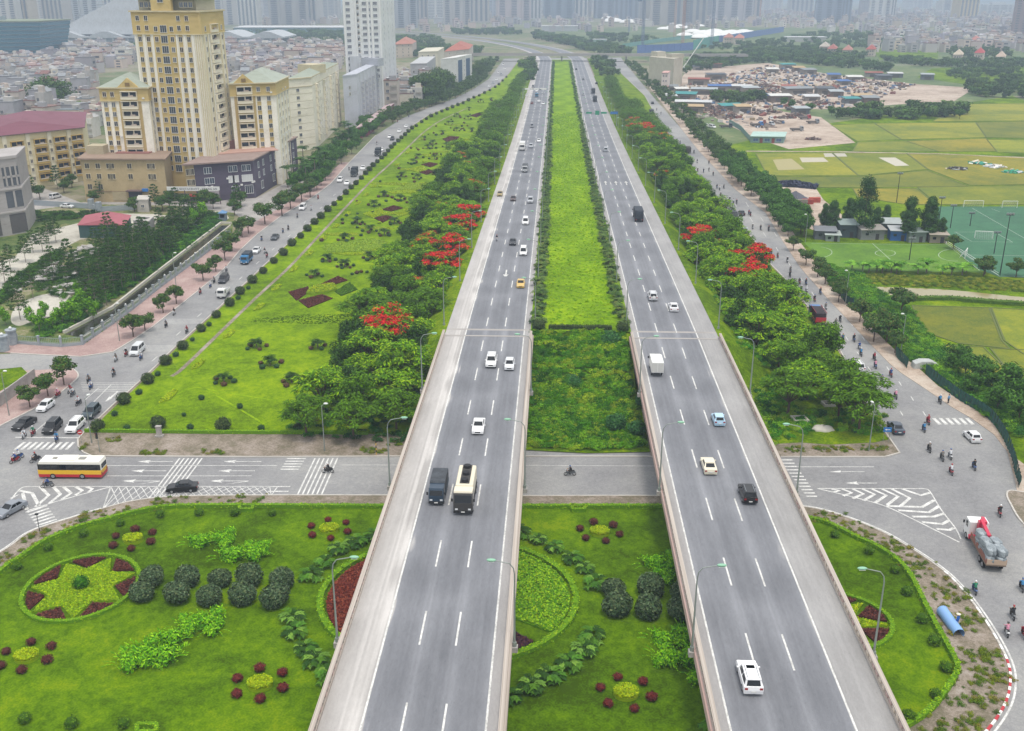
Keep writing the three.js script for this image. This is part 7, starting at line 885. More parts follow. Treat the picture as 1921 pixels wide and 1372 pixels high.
function goal(label, x, y, w, turn, s = 1) { const o = thing('goal', label, 'goal', 'football goals', P(x, y, .08), turn), h = 2.1 * s, m = mats.white; for (const k of [-1, 1]) part('post', cylG(.08, .08, h, 6, k * w / 2), m, o); part('crossbar', boxG(w, .14, .14, 0, h, 0), m, o); part('net', merge([...Array(9)].flatMap((_, k) => [limb([-w / 2 + k * w / 8, h, 0], [-w / 2 + k * w / 8, 0, -1.4], .018, .018, 4), limb([-w / 2, h * (1 - k / 8), -1.4 * k / 8], [w / 2, h * (1 - k / 8), -1.4 * k / 8], .018, .018, 4)])), M(0xb9bdbb, .9), o); }
goal('white goal on the near half of the big pitch', 1845, 447, 5, 3.0); goal('white goal at the far line of the big pitch', 1826, 389, 6.5, 0, 1.1); goal('smaller white goal at the far right of the big pitch', 1894, 390, 5, 0, 1.1); goal('white goal standing on the kerb between the two pitches', 1812, 482, 4, 1.1);
{ const f = thing('pitch_fence', 'low white rail fence between the small and big pitch', 'fence', null, P(1778, 458)), W = G2([[1775, 458], [1810, 480], [1845, 502], [1872, 519]]); for (let i = 0; i + 1 < W.length; i++) { const [x0, z0] = W[i], [x1, z1] = W[i + 1], L = Math.hypot(x1 - x0, z1 - z0); for (const y of [.5, 1]) part('rail', boxG(L, .08, .08, 0, y, 0), mats.white, f, [(x0 + x1) / 2 - f.position.x, 0, (z0 + z1) / 2 - f.position.z], -Math.atan2(z1 - z0, x1 - x0)); part('post', boxG(.14, 1.1, .14, 0, .55, 0), mats.white, f, [x0 - f.position.x, 0, z0 - f.position.z]); } }
[[1760, 425, 9, 'behind the small pitch'], [1783, 428, 7, 'at the big pitch corner'], [1820, 424, 4, 'on the big pitch'], [1706, 488, 6, 'on the small pitch'], [1865, 476, 6, 'left of the tall near mast'], [1876, 517, 16, 'tall at the near edge of the big pitch'], [1682, 380, 10, 'by the fields behind the huts']].forEach(([x, y, h, w]) => { const o = thing('floodlight_mast', `dark floodlight mast ${w}`, 'floodlight', 'floodlight masts', P(x, y, .08)); part('mast', cylG(.14, .09, h, 6), mats.darkMetal, o); part('lamp_bar', boxG(1.8, .3, .3, 0, h, 0), mats.darkMetal, o); for (const k of [-.7, 0, .7]) part('lamp', boxG(.5, .45, .3, k, h + .25, .15), mats.steel, o); });
// huts and trees behind the small pitch
[[1590, 446, 5, 4, 0x4a5a5e, 0x8a9a98, 'hut with grey-green metal roof beside the tall tree'], [1548, 450, 6, 2.6, 0x6a6e74, 0x7a7e84, 'low grey shed at the small pitch corner'], [1562, 453, 4, 1.8, 0x9aa6a2, 0xa8b2ae, 'pale hut behind the small pitch goal'], [1636, 450, 7, 3, 0x8a8c8e, 0x9a9690, 'pale corrugated shed behind the small pitch'], [1686, 452, 5, 3, 0x2f64a8, 0xb4b8ba, 'hut with blue front wall behind the small pitch'], [1670, 440, 6, 3.4, 0x7a807c, 0xa8b0b0, 'hut with bright metal roof between the dark trees'], [1720, 455, 5, 3, 0x7c8884, 0x8c9a96, 'grey-green hut under the right dark tree'], [1760, 456, 5, 2.4, 0x9a8e80, 0xb0a698, 'tan lean-to at the end of the small pitch'], [1622, 445, 5, 3, 0x3f5e50, 0x55786a, 'small green hut between the tall tree and shed']].forEach(([x, y, w, h, c, r, l]) => { const o = thing('hut', l, 'hut', 'huts behind the small pitch', P(x, y), rr(-.15, .15)); part('wall', boxG(w, h, 4.5, 0, h / 2, -2), WALL(c), o); const rf = part('roof', boxG(w + .8, .15, 5.6, 0, h + .25, -2), WALL(r), o); rf.rotation.x = rr(.04, .16); part('door', boxG(1, 1.8, .1, w * .2, .9, .3), M(0x3a3634, .8), o); part('window', boxG(.9, .7, .1, -w * .25, h * .6, .3), glass, o); });
const darkPop = poplar('tall_tree', [0x24421a, 0x2f5020, 0x395c28], 19, 4.6), gum = poplar('tall_tree', [0x2c4a1c, 0x3a5a24, 0x46682a], 13, 3.2);
put(darkPop, 'tall_tree', 'tallest dark tree standing over the huts', 'tree', null, P(1618, 445), 0, .92);
[[1560, 440, .75, 'left of the tallest tree over the sand lot'], [1545, 432, .6, 'farther left over the sand lot'], [1590, 430, .7, 'behind the grey-green hut'], [1642, 440, .6, 'right of the tallest tree'], [1702, 452, .95, 'over the blue-fronted hut'], [1740, 452, .95, 'at the right end of the huts'], [1765, 452, .5, 'smallest, beside the right end tree'], [1660, 430, .55, 'behind the huts in the middle']].forEach(([x, y, s, l], i) => put(gum, 'tall_tree', `dark slender tree ${l}`, 'tree', 'dark trees over the huts', P(x, y), i * 1.3, s));
[[1788, 468, .8], [1845, 520, 1], [1848, 515, .9], [1906, 520, .9], [1690, 590, 1.2]].forEach(([x, y, s], i) => put(street[i % 3], 'bushy_tree', ['small tree at the pitch fence corner', 'bushy tree at the near pitch edge, left of pair', 'bushy tree at the near pitch edge, right of pair', 'bushy tree at right end of the pitch edge', 'round dark tree by the pond end'][i], 'tree', 'trees round the pitches', P(x, y), i, s));
const banana = [0, 1].map(() => rosette('banana_plant', [0x4a7a1c, 0x5e8e24, 0x72a02e], 11, 2.6, .8, 1.4, 1.4));
[[1598, 508], [1618, 510], [1630, 512], [1645, 510], [1655, 513], [1672, 512], [1682, 514], [1690, 510], [1722, 514], [1738, 512], [1768, 516], [1785, 518], [1805, 516], [1812, 512], [1662, 508]].forEach(([x, y], i) => put(banana[i % 2], 'banana_plant', `banana plant along the near edge of the small pitch, ${ord(i + 1)} from left`, 'plant', 'banana plants', P(x, y), i, rr(1.05, 1.45)));
// roadside trees right
{
  [[1485, 470, .8], [1509, 497, .9], [1531, 520, .95], [1545, 533, .9], [1570, 567, .95], [1574, 553, .8], [1610, 604, 1], [1636, 641, 1.15], [1660, 642, 1.15], [1645, 625, 1], [1676, 662, .9]].forEach(([x, y, s], i) => put(street[i % 3], 'street_tree', `dusty roadside tree on the right verge, ${ord(i + 1)} from the pitches down`, 'tree', 'dusty trees of the right verge', P(x + 3, y, .1), i, s));
  const path = [[1478, 445], [1462, 425], [1448, 402], [1432, 388], [1408, 366], [1390, 348], [1370, 330], [1350, 310], [1330, 290], [1312, 270], [1294, 248], [1276, 226], [1258, 206], [1240, 188], [1222, 170], [1206, 154], [1190, 138], [1178, 124]], W = G2(smooth(path, 3)); const farT = bushyTree('street_tree', GREEN.far, 7, 3.6, 1.5, 45, { puffs: 12, len: .9, wid: .6 });
  W.forEach(([x, z], i) => { for (const k of [0, 1]) put(i > 22 ? farT : broad[(i + k) % 3], 'street_tree', `dark roadside tree ${k ? 'in the back row' : 'at the verge'}, ${ord(i + 1)} back along the right road`, 'tree', 'dark roadside trees of the right road', V(x + .5 + k * 5.5 + rr(-1.2, 1.2), .05, z + rr(-3, 3)), i + k, rr(.7, .98)); });
  thicket('undergrowth', 'bright green scrub between the right verge and fields', 'undergrowth', [...spotsIn(G2([[1550, 500], [1620, 520], [1640, 545], [1665, 560], [1705, 580], [1735, 625], [1775, 660], [1800, 712], [1900, 740], [1921, 770], [1921, 830], [1860, 790], [1800, 745], [1725, 690], [1650, 620], [1600, 575], [1555, 530]]), 1700)], [0x44781a, 0x5a8c1c, 0x6f9c20, 0x326020], [.7, 1.5]);
  thicket('undergrowth', 'rough yellow-green grass between pitch and pond', 'grass', spotsIn(G2([[1610, 516], [1700, 518], [1860, 524], [1921, 528], [2050, 530], [2050, 556], [1921, 550], [1800, 542], [1640, 536]]), 800), [0x6a7c1e, 0x7f8c24, 0x8f942e, 0x55701c], [.4, .9]);
  [[1770, 690, 1.1], [1790, 700, 1], [1815, 715, 1.1], [1840, 725, 1], [1870, 740, 1.2], [1900, 755, 1.1], [1800, 735, .9], [1850, 765, 1], [1890, 785, 1.1], [1918, 800, 1]].forEach(([x, y, s], i) => put(broad[i % 3], 'bushy_tree', `leafy tree behind the green screen fence, ${ord(i + 1)} towards the right edge`, 'tree', 'trees behind the green fence', P(x + 20, y + 8), i, s * .7));
  [[1470, 200], [1485, 205], [1520, 212], [1560, 218], [1600, 222], [1640, 224], [1700, 222], [1740, 222], [1800, 224]].forEach(([x, y], i) => put(broad[i % 3], 'bushy_tree', `dark bush-tree on the bank behind the rice fields, ${ord(i + 1)} from left`, 'tree', 'trees on the field bank', P(x, y), i, .8));
}
// green screen fence
{ const px = [[1570, 548], [1590, 572], [1602, 577]], px2 = [[1680, 668], [1702, 692]], px3 = [[1736, 702], [1760, 722], [1800, 752], [1850, 783], [1875, 812], [1893, 848], [1904, 885], [1912, 918]]; const gm = T(rampTex(256, 3, [0x164038, 0x1f5548, 0x2a6a58], [6, 24, 80], [1, 1, 1], 101), .9, { side: THREE.DoubleSide });
  [[px, 'short green mesh screen by the dusty roadside trees'], [px2, 'short green mesh screen below the verge lamp post'], [px3, 'long green mesh screen fence curving down the right edge']].forEach(([q, l]) => { const W = G2(smooth(q, 4)), o = thing('screen_fence', l, 'fence', 'green screens', V(W[0][0], 0, W[0][1])); for (let i = 0; i + 1 < W.length; i++) { const [x0, z0] = W[i], [x1, z1] = W[i + 1], L = Math.hypot(x1 - x0, z1 - z0), a = -Math.atan2(z1 - z0, x1 - x0); const g = new THREE.PlaneGeometry(L, 2.1, 6, 3).translate(0, 1.1, 0), p = g.attributes.position; for (let k = 0; k < p.count; k++) p.setZ(k, .12 * Math.sin(p.getX(k) * 3 + i) * Math.cos(p.getY(k) * 2)); g.computeVertexNormals(); part('mesh_panel', g, gm, o, [(x0 + x1) / 2 - x0 + (x0 - W[0][0]), 0, (z0 + z1) / 2 - W[0][1]], a); part('post', cylG(.05, .05, 2.3, 5), mats.darkMetal, o, [x0 - W[0][0], 0, z0 - W[0][1]]); } }); }
// scrapyard
const dirtPx = [[1425, 262], [1360, 232], [1290, 190], [1270, 160], [1290, 130], [1440, 118], [1560, 140], [1720, 158], [1830, 165], [1790, 190], [1700, 195], [1560, 205], [1440, 205], [1540, 220], [1605, 268], [1480, 280]]; struct('dirt_yard', sheetG(G2(dirtPx), .04), mats.dirt); struct('dirt_yard', sheetG(G2([[1420, 345], [1470, 338], [1530, 352], [1545, 375], [1600, 420], [1560, 445], [1520, 430], [1460, 372]]), .06), mats.dirt);
{
  const roofs = [0xc9cbcc, 0xa8b0b4, 0x4a6ea8, 0x3f8f90, 0xb8a07a, 0x8a9094, 0xd6d6d2, 0x9a5a4c, 0x5a5f66], spots = [[1300, 205, 22], [1320, 178, 18], [1350, 172, 16], [1285, 186, 14], [1300, 212, 12], [1262, 170, 8], [1280, 176, 9], [1310, 160, 16], [1345, 150, 16], [1390, 172, 14], [1410, 175, 12], [1435, 188, 16], [1375, 208, 14], [1395, 213, 9], [1500, 178, 20], [1465, 192, 14], [1480, 172, 10], [1550, 178, 12], [1525, 190, 10], [1570, 182, 9], [1585, 160, 10], [1600, 195, 10], [1620, 190, 12], [1635, 195, 10], [1605, 152, 12], [1640, 145, 14], [1660, 150, 12], [1680, 146, 12], [1740, 150, 10], [1565, 150, 10], [1480, 130, 14], [1500, 136, 10], [1520, 140, 12], [1450, 138, 10], [1340, 128, 14], [1310, 132, 10], [1260, 190, 7], [1505, 215, 9]];
  spots.forEach(([x, y, w], i) => { const o = thing('shed', `${['white', 'grey', 'blue', 'teal', 'tan', 'slate', 'pale', 'rust', 'dark'][i % 9]}-roofed shed in the scrapyard, ${ord(i + 1)} of the yard`, 'shed', 'scrapyard sheds', P(x, y), rr(-.25, .25)), h = rr(2.6, 4.2), d = rr(6, 9); part('wall', boxG(w, h, d, 0, h / 2, -d / 2), WALL(pick([0x8b8378, 0x9a948c, 0x6f7478, 0x7a6a5e])), o); const r = part('roof', boxG(w + 1, .2, d + 1.2, 0, h + .5, -d / 2), WALL(roofs[i % 9]), o); r.rotation.x = .09; part('door', boxG(w * .5, h * .7, .1, 0, h * .36, .03), WALL(0x5f5a56), o); });  // each shed opening is a flat box, its inner shade put into the colour
  const b = new Block('long_shed', 'long teal-roofed cabin row at the front of the scrapyard', [1408, 268], [1470, 269], [1474, 260], 3, 0x7d9a94); b.slab(3, .5, .25, 0xa9c4bc, 'roof'); b.windows(0, [.15, .5, .85], [1.5], winG(2.4, 1.4, 0x8fa8a2, 0x3f5a80)); for (const t of [.32, .68]) b.on(0, t, 1.2, 'door', boxG(1.4, 2.3, .1), M(0x7a3a34, .8), .06);
  const f = thing('yard_fence', 'line of blue-green corrugated panels fencing the scrapyard', 'fence', null, P(1370, 234)), W = G2([[1368, 232], [1390, 245], [1408, 266]]), fm = WALL(0x6f9088); for (let i = 0; i + 1 < W.length; i++) { const [x0, z0] = W[i], [x1, z1] = W[i + 1], m = 8; for (let k = 0; k < m; k++) { const t = (k + .5) / m; part('fence_panel', boxG(Math.hypot(x1 - x0, z1 - z0) / m - .15, 2.4, .15, 0, 1.2, 0), fm, f, [x0 + (x1 - x0) * t - f.position.x, 0, z0 + (z1 - z0) * t - f.position.z], -Math.atan2(z1 - z0, x1 - x0)); } }
  // scrap heaps: jumbled plates and beams in one heap each
  const junkM = VC(.8); const heap = (n, r, h, cols) => { const gs = []; for (let k = 0; k < n; k++) { const [x, y, z] = ballP(); gs.push(paint(boxG(rr(.4, 2.6), rr(.1, .5), rr(.3, 1.2)).rotateX(rr(-.6, .6)).rotateY(rr(0, 3)).rotateZ(rr(-.6, .6)).translate(x * r, (1 - Math.hypot(x, z)) * h * R() + .2, z * r * .6), tint(pick(cols), .3))); } return merge(gs); };
  [[1350, 212, 11, 5], [1330, 206, 8, 4], [1372, 222, 8, 3], [1345, 218, 9, 3], [1400, 168, 16, 6], [1435, 165, 12, 5], [1370, 165, 12, 5], [1425, 215, 8, 3], [1445, 212, 8, 3], [1455, 172, 10, 4], [1475, 222, 8, 2.5], [1495, 218, 7, 2.5], [1525, 262, 5, 1.2], [1430, 235, 6, 1.5], [1690, 162, 9, 4], [1540, 195, 8, 3], [1590, 208, 9, 2], [1650, 160, 8, 3], [1580, 170, 8, 2]].forEach(([x, y, r, h], i) => { const o = solo('scrap_heap', heap(90, r * .8, h, [0x5a4a44, 0x6e5a50, 0x7d6d66, 0x4c4a50, 0x8a7a6c, 0x6a4038]), junkM, `rusty scrap heap in the yard, ${ord(i + 1)} of the heaps`, 'scrap heap', 'scrap heaps'); o.position.copy(P(x, y)); });
  [[1313, 238, W_], [1325, 238, W_], [1336, 240, W_], [1312, 230, S_], [1430, 212, W_], [1446, 224, W_], [1448, 235, S_]].forEach(([x, y, c], i) => car(i % 2 ? 'suv' : 'van', c, `pale van or car parked in the scrapyard, ${ord(i + 1)} from the road`, P(x, y, .05), rr(0, 6), false));
  [[1362, 240, 0x3a4450, 'dark lorry parked at the scrapyard fence'], [1420, 237, 0x3d78b8, 'bright blue lorry in the scrapyard'], [1510, 224, 0xa83240, 'red lorry at the edge of the scrapyard'], [1525, 232, 0x7a7e84, 'flat grey lorry beside the red lorry'], [1495, 246, 0x8a8c8e, 'wrecked pale lorry in the open dirt']].forEach(([x, y, c, l]) => lorry('parked_lorry', l, P(x, y, .05), rr(-.4, .4), (o) => { cab(o, 2.4, c, 2.2, 2); part('bed', boxG(5, .7, 2.3, -1.1, 1.2, 0), WALL(0x6a625c), o); wheels6(o, [2.2, -2]); }));
  const bb = new Block('concrete_block', 'tall blank beige concrete block beside the right road', [1216, 160], [1262, 166], [1279, 158], -112, 0xbdb8a6); bb.box(.2, .4, 8, 8, 4, bb.H, 'roof_house', WALL(0xc4bfae)); bb.box(.85, .5, 7, 12, 3, bb.H, 'roof_house', WALL(0xb8b3a2)); bb.slab(bb.H, .05, .5, 0xb0ab9a); const c2 = new Block('small_house', 'narrow pink and white house before the beige block', [1240, 172], [1252, 172], [1256, 168], 13, 0xd6cac4); c2.windows(0, [.3, .7], [4, 7.5, 11], winG(.9, 1.4, 0xd8ccc4, 0x5a5a66)); c2.slab(3, .8, .4, 0xb04a4a, 'awning'); c2.slab(13, .4, .4, 0xc9a098);
  const cr = thing('mobile_crane', 'white lattice crane boom leaning beside the beige block', 'crane', null, P(1281, 132)); part('boom', merge([-.6, .6].flatMap((z) => [limb([0, 2, z], [17, 28, z], .3, .25, 4)]).concat([...Array(9)].map((_, k) => limb([k * 1.9, 2 + k * 2.9, -.6], [k * 1.9 + 1.2, 4.4 + k * 2.9, .6], .14, .14, 4)))), mats.white, cr); part('cab', boxG(5, 3, 3, -1, 1.5, 0), WALL(0xc4c6c6), cr);
  // coal heap, tarps, brick stacks near the pitches
  const hp = (name, l, x, y, r, h, hex) => { const g = new THREE.ConeGeometry(r, h, 20, 5), p = g.attributes.position; for (let i = 0; i < p.count; i++) p.setXYZ(i, p.getX(i) * (1 + .15 * Math.sin(i * 2.3)), p.getY(i) * (1 + .1 * Math.sin(i)), p.getZ(i) * (1 + .15 * Math.cos(i * 1.7))); g.computeVertexNormals(); const o = solo(name, g.translate(0, h / 2, 0), WALL(hex), l, 'heap'); o.position.copy(P(x, y)); };
  hp('gravel_heap', 'dark grey cone of gravel by the sand lot', 1492, 372, 4.5, 2.6, 0x5a5c66); hp('sand_heap', 'pale sand heap beside the gravel cone', 1478, 382, 4, 1.6, 0xb8a890);
  const tp = solo('tarpaulin', bedG(G2([[1455, 345], [1490, 342], [1535, 350], [1530, 356], [1490, 352], [1460, 351]]), .05, 1.4, 6, [0x3c3f52, 0x4a4d60, 0x2f3244], .9), leafMat, 'dark tarpaulin-covered stack at the field edge', 'tarpaulin');
  [[1515, 383, 0xa8483a, 'stack of red bricks by the sand lot, left'], [1528, 380, 0xb5523e, 'stack of red bricks by the sand lot, right'], [1504, 384, 0x8a8478, 'grey block stack beside the red bricks']].forEach(([x, y, c, l]) => { const o = thing('brick_stack', l, 'bricks', 'brick stacks', P(x, y)); for (let k = 0; k < 3; k++) for (let j = 0; j < 3; j++) part('brick_layer', boxG(1.2, .55, 1.4, -1.3 + j * 1.3, .3 + k * .6, rr(-.1, .1)), WALL(c), o); });
  [[1835, 308, 0x3a9a8a, 'teal tarp heap in the rice fields'], [1868, 314, 0xd6d6d2, 'white sacks beside the teal tarp'], [1900, 324, 0x3a9a7a, 'long green tarp in the rice fields'], [1795, 318, 0x4a4a44, 'dark heap and sacks in the rice fields']].forEach(([x, y, c, l]) => { const o = solo('tarp_heap', heap(40, 4.5, 1.4, [c, c, 0xc9c9c4]), junkM, l, 'heap', 'tarps in the rice fields'); o.position.copy(P(x, y)); });
  const tn = thing('parked_tarp', 'pale tarpaulin-covered car beside the green screen', 'tarpaulin', null, P(1735, 690)); part('cover', extr([[-2.4, .1], [-2.2, 1], [-1, 1.5], [.8, 1.5], [2.2, .9], [2.4, .1]], 2, .2), WALL(0xb8bcba), tn);
}
// debris over the yard and weeds on the paving
{
  const m = new THREE.InstancedMesh(boxG(1, 1, 1, 0, .4, 0), M(0xffffff, .9), 1500), q = new THREE.Object3D(), sp = spotsIn(G2([[1300, 222], [1275, 165], [1440, 122], [1560, 142], [1720, 160], [1690, 172], [1600, 205], [1440, 215], [1470, 232], [1440, 245], [1360, 232]]), 1500); sp.forEach(([x, , z], i) => { q.position.set(x, .02, z); q.rotation.set(rr(-.3, .3), rr(0, 3), rr(-.3, .3)); q.scale.set(rr(.6, 4), rr(.3, 1.8), rr(.5, 2.4)); q.updateMatrix(); m.setMatrixAt(i, q.matrix); m.setColorAt(i, new THREE.Color(pick([0x6e6058, 0x8a8078, 0xb4aca4, 0x55504e, 0x7a4a40, 0xc9c6c2, 0x4f6a8a, 0x9a8a6c]))); }); shade(m); m.name = 'scrapyard_debris'; m.userData = { kind: 'stuff', label: 'scattered debris and stacked goods over the scrapyard dirt', category: 'debris' }; scene.add(m);
  const weeds = []; const ringSpots = (a, b, n) => { for (let k = 0; k < n; k++) { const i = Math.floor(R() * a.length), j = Math.floor(i / a.length * b.length), t = rr(.15, .9), cl = Math.sin(i * .9) + Math.sin(i * .37 + 2) * .8; if (cl < .1 && R() < .85) continue; weeds.push([a[i][0] * (1 - t) + b[j][0] * t + rr(-1.2, 1.2), .08, a[i][1] * (1 - t) + b[j][1] * t + rr(-1.2, 1.2)]); } }; ringSpots(rbHedgeW.filter((_, i) => rbHedge[i][0] > 1520), rbKerbW.filter((_, i) => rbKerb[i][0] > 1560), 700); ringSpots(rbHedgeW.filter((_, i) => rbHedge[i][0] < 480), rbKerbW.filter((_, i) => rbKerb[i][0] < 500), 330);
  for (const [x, y, r] of [[290, 852, 26], [400, 850, 20], [215, 826, 14], [700, 848, 30], [155, 842, 8], [1560, 845, 40], [1640, 842, 28], [1490, 845, 18], [740, 833, 12]]) for (let k = 0; k < r; k++) { const p = P(x + rr(-r, r), y + rr(-5, 5)); weeds.push([p.x, .08, p.z]); }
  thicket('weeds', 'patches of weeds growing through the roundabout paving', 'weeds', weeds, [0x5c7418, 0x6f801e, 0x4c6a18, 0x7d7c34], [.25, .6]);
}
// ---------- the town and the far high-rises ----------
const hwall = [0xc4c2be, 0xb4b2b0, 0xd0cabc, 0xc0b6ae, 0xd6d4ce, 0xa8a8ae, 0xccbeb4], hroof = [0x7c5a54, 0x8a8c90, 0x84665e, 0x94989c, 0x7a8288, 0xa8a8a6, 0x6e5450];
function houseParts(i) { const w = rr(5, 8), d = rr(9, 14), h = rr(8, 15), wc = hwall[i % 7], rc = hroof[(i * 3) % 7], g = []; return { w, d, h, wc, rc, pitched: i % 4 === 0 }; }
function houseProto(i) {
  const q = houseParts(i), o = new THREE.Group(); o.name = 'house'; part('wall', boxG(q.w, q.h, q.d, 0, q.h / 2, 0), WALL(q.wc), o);
  for (let f = 0; f < Math.floor(q.h / 3.4); f++) { part('window', winG(1.3, 1.5, 0xb8b4ac, 0x4a505a), winMat, o, [-q.w * .22, 1.9 + f * 3.4, q.d / 2 + .04]); part('balcony', boxG(q.w * .45, 1, .8, q.w * .22, 1 + f * 3.4, q.d / 2 + .4), WALL(0xa8a49c), o); }
  if (q.pitched) { const s = new THREE.Shape([[-q.w / 2 - .4, 0], [q.w / 2 + .4, 0], [0, 1.8]].map(([x, y]) => new THREE.Vector2(x, y))); part('roof', new THREE.ExtrudeGeometry(s, { depth: q.d * .65, bevelEnabled: false }).translate(0, q.h, -q.d / 2 - .2), WALL(q.rc), o); } else part('roof', boxG(q.w + .3, .3, q.d + .3, 0, q.h + .15, 0), WALL(q.rc), o);
  part('stair_house', boxG(q.w * .5, 2.4, 3, q.w * .15, q.h + 1.2, q.d * .28), WALL(hwall[(i + 2) % 7]), o); part('water_tank', new THREE.CylinderGeometry(.6, .6, 1.6, 8).rotateZ(Math.PI / 2).translate(-q.w * .2, q.h + 1.1, q.d * .36), mats.rim, o); return o;
}
const houseKinds = [...Array(9)].map((_, i) => houseProto(i));
function houseFlat(i) { const q = houseParts(i), gs = [paint(boxG(q.w, q.h, q.d, 0, q.h / 2, 0), q.wc), paint(boxG(q.w + .2, .5, q.d + .2, 0, q.h + .2, 0), q.rc), paint(boxG(q.w * .5, 2.4, 3, 0, q.h + 1.2, q.d * .2), hwall[(i + 3) % 7]), paint(boxG(1.4, 1.2, 1.2, q.w * .2, q.h + 1, -q.d * .2), 0xc9ccd0)]; for (let f = 0; f < 3; f++) gs.push(paint(boxG(q.w * .5, 1.5, .1, 0, 2 + f * 3.4, q.d / 2 + .03), 0x4a4e56)); if (q.pitched) gs.push(paint(new THREE.CylinderGeometry(.01, q.w * .62, 2.2, 4).rotateY(.785).translate(0, q.h + 1.5, -q.d * .2), q.rc)); return merge(gs.map((g) => { const r = g.index ? g.toNonIndexed() : g; r.deleteAttribute('uv'); return r; })); }
const camPt = (D, X) => V(X * cY - D * sY, 0, -D * cY - X * sY), pxX = (x, D) => (x - 960.5) * (D * cT + CAM_H * sT) / F;      // a place D metres ahead and X to the side
{
  const spots = [], add = (D, x0, x1, dens, step = 9) => { for (let X = pxX(x0, D); X < pxX(x1, D); X += step * rr(.8, 1.35)) if (R() < dens) spots.push([D + rr(-4, 4), X + rr(-1.5, 1.5)]); };
  for (let D = 520; D < 1000; D += 15) { const s = (D - 520) / 480; add(D, -40, D < 640 ? 178 : 182, .92); if (D > 560) add(D, 425, 545 + s * 95, .92); if (D > 640 && D < 860) add(D, 735, 800, .7); }
  for (let D = 1000; D < 1320; D += 20) { add(D, -20, 250, .8, 11); add(D, 400, 640, .75, 11); }
  const right = []; for (let D = 1250; D < 3400; D += D < 1700 ? 26 : 45) { const add2 = (x0, x1, dens) => { for (let X = pxX(x0, D); X < pxX(x1, D); X += 14 * rr(.8, 1.4) * (D > 1700 ? 1.7 : 1)) if (R() < dens) right.push([D + rr(-8, 8), X]); }; if (D < 1750) add2(1640 + (D - 1250) * .02, 1960, .62); else { add2(1560, 1960, .6); } if (D > 2000) add2(1340, 1560, .5); if (D > 2200) add2(-40, 640, .35); if (D > 1850) add2(740, 1340, .28); }
  const all = [...spots, ...right], vis = all.slice().sort((a, b) => a[0] - b[0]); let k = 0; const rest = [];
  vis.forEach(([D, X], i) => { const p = camPt(D, X); if (i < 290) put(houseKinds[i % 9], 'house', `${['grey', 'stone', 'cream', 'beige', 'white', 'slate', 'sandy', 'pale', 'dusty'][i % 9]} narrow town house with rooftop water tank in the crowded left quarter`, 'house', 'houses of the crowded left quarter, ' + (i % 9), p, YAW + pick([0, 0, .2, -.3, 1.57]), rr(.8, 1.1)).scale.multiply(V(rr(.8, 1.35), rr(.6, 1.25), rr(.8, 1.2))); else rest.push(p); });
  for (let v = 0; v < 6; v++) { const part_ = rest.filter((_, i) => i % 6 === v), m = new THREE.InstancedMesh(houseFlat(v + 3), VC(.85), part_.length), q = new THREE.Object3D(); part_.forEach((p, i) => { q.position.copy(p); q.rotation.y = YAW + pick([0, .3, -.4, 1.57]); const s = rr(.8, 1.25); q.scale.set(s * rr(.9, 1.6), s * rr(.7, 1.1), s * rr(.8, 1.3)); q.updateMatrix(); m.setMatrixAt(i, q.matrix); const c = rr(.75, 1.05); m.setColorAt(i, new THREE.Color(c, c * rr(.93, 1), c * rr(.9, 1.03))); }); shade(m); m.name = numbered('distant_houses'); m.userData = { kind: 'stuff', label: `mass of distant town houses fading into haze, kind ${ord(v + 1)}`, category: 'houses' }; scene.add(m); }
}
